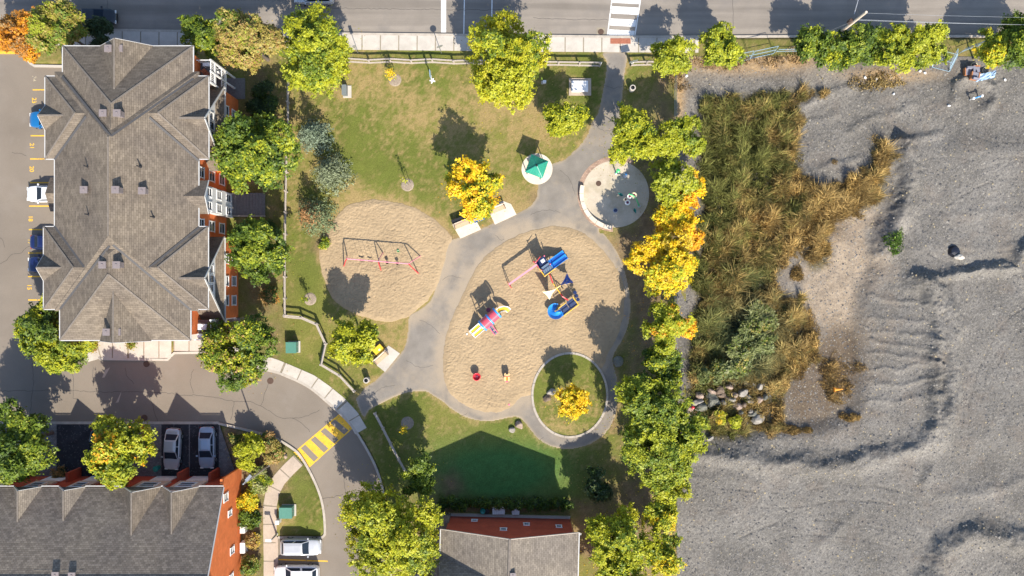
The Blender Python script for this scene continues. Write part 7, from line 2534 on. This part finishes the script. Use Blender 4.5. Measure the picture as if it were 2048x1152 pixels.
panel('blue mesh fence panel continuing towards the roadside trees', (1502, 116), (1548, 106), 1.9, 8)
panel('blue mesh fence panel meeting the roadside trees', (1550, 104), (1598, 103), 1.9, -4)
panel('tumbled blue fence panel lying on the gravel edge', (1866, 133), (1900, 142), 1.9, 62)
panel('blue fence panel leaning in the gap of the bushes', (1902, 141), (1917, 112), 1.8, 30)
panel('blue fence panel behind the dumped chairs', (1920, 107), (1958, 92), 1.8, 6)
cl = empty('chain_link_fence', W(1346, 150), 'thin grey chain link fence between the park and the gravel', 'fence')
for y in range(140, 760, 40):
    p = W(1349, y)
    MB().tube([p - Vector((0, 0, .1)), p + Vector((0, 0, 1.3))], .03, 6).build('post', M['steel'], cl)
for z in (.1, .7, 1.3):
    MB().tube([W(1349, 140) + Vector((0, 0, z)), W(1349, 740) + Vector((0, 0, z))], .018, 5).build('rail', M['steel'], cl)

def armchair(label, px, py, ang):
    p = W(px, py, .4)
    z = float(ground_h(p.x, p.y)[0])
    root = empty('armchair', (p.x, p.y, z + .02), label, 'armchair', 'dumped armchairs at the gravel edge', rz=R(ang))
    MB().box((0, 0, .22), (.85, .85, .32)).build('frame', M['p_tanwood'], root, local=True)
    MB().box((0, -.04, .44), (.62, .66, .16)).build('seat_cushion', M['cushion'], root, local=True)
    MB().box((0, .36, .62), (.68, .2, .5), 0, R(-12)).build('back_cushion', M['cushion'], root, local=True)
    for s_ in (-1, 1): MB().box((s_ * .4, 0, .5), (.1, .8, .16)).build('armrest', M['p_tanwood'], root, local=True)
M['p_tanwood'] = plain('worn_orange_wood', (.42, .17, .07), .7, var=.2)
M['cushion'] = plain('grey_cushion', (.22, .22, .27), .9, var=.1)
armchair('brown armchair with grey cushions left of the dumped group', 1936, 144, 0)
armchair('brown armchair with grey cushions tipped beside the wheel', 1951, 140, 90)
armchair('brown armchair turned away in front of the dumped group', 1945, 154, 170)
def bike_wheel(label, px, py, r=.33):
    p = W(px, py, .2)
    z = float(ground_h(p.x, p.y)[0]) + .06
    root = empty('bicycle_wheel', (p.x, p.y, z), label, 'wheel', 'dumped bicycle wheels')
    MB().tube([(r * math.cos(a), r * math.sin(a), .03) for a in [2 * math.pi * i / 24 for i in range(25)]], .035, 6, False).build('tyre', M['p_cream'], root, local=True)
    m = MB()
    for i in range(9):
        a = 2 * math.pi * i / 9
        m.tube([(0, 0, .05), (r * math.cos(a), r * math.sin(a), .03)], .008, 4, False)
    m.build('spokes', M['steel'], root, local=True)
    MB().lathe((0, 0, 0), [(.04, 0), (.04, .1), (0, .1)], 8).build('hub', M['black'], root, local=True)
bike_wheel('pale bicycle wheel standing behind the armchairs', 1950, 131, .36)
bike_wheel('pale bicycle wheel beside the blue sheet', 1973, 140, .36)
bike_wheel('small pale wheel next to the dumped bicycle wheel', 1981, 147, .2)
p = W(1966, 155, .2)
z = float(ground_h(p.x, p.y)[0])
m = MB()
rs = np.random.default_rng(4)
gx, gy = np.meshgrid(np.linspace(-1.1, 1.1, 9), np.linspace(-.45, .45, 5))
gz = .08 + .2 * rs.random(gx.shape)
V = [(p.x + x * .94 + y * .3, p.y + y * .9 + x * .22, z + h_) for x, y, h_ in zip(gx.ravel(), gy.ravel(), gz.ravel())]
m.add(V, [(j * 9 + i, j * 9 + i + 1, (j + 1) * 9 + i + 1, (j + 1) * 9 + i) for j in range(4) for i in range(8)])
tag(m.build('plastic_sheet', plain('blue_white_sheet', (.35, .5, .72), .5, var=.5, scale=2.5)), 'crumpled blue and white plastic sheet by the dumped armchairs', 'plastic sheet')
p0, p1 = W(1944, 198, .5), W(1961, 193, .5)
z = float(ground_h(p0.x, p0.y)[0])
sc_ = empty('blue_barrier_bar', Vector((p0.x, p0.y, z)), 'blue bar with white ends lying on the small gravel mound', 'barrier')
a, b = Vector((p0.x, p0.y, z + .75)), Vector((p1.x, p1.y, z + .75))
MB().tube([a, b], .06, 8).build('bar', M['p_sky'], sc_)
for q in (a, b):
    MB().tube([Vector((q.x, q.y, z - .1)), q], .05, 8).build('leg', M['white'], sc_)
    MB().lathe(q, [(.14, -.12), (.16, 0), (.12, .12), (0, .14)], 10).build('end_cap', M['white'], sc_)
p = W(1677, 779, .3)
z = float(ground_h(p.x, p.y)[0])
oc = empty('traffic_cone', Vector((p.x, p.y, z)), 'orange traffic cone lying in the dry grass clump', 'traffic cone')
MB().tube([(p.x - .5, p.y, z + .95), (p.x + .45, p.y + .05, z + .95)], [.2, .05], 10).build('cone', M['p_orange'], oc)
MB().box((p.x - .52, p.y, z + .95), (.06, .5, .5)).build('foot', M['p_orange'], oc)
p = W(317, 935)
gb = empty('green_barrel', (p.x + .0, p.y, -.1), 'round dark green bin at the townhouse garage wall', 'bin')
MB().lathe((0, 0, 0), [(.25, 0), (.3, .8), (.32, .82), (.32, .9), (0, .95)], 14).build('drum', M['p_teal'], gb, local=True)
MB().box((0, .3, .86), (.2, .06, .05)).build('handle', M['black'], gb, local=True)
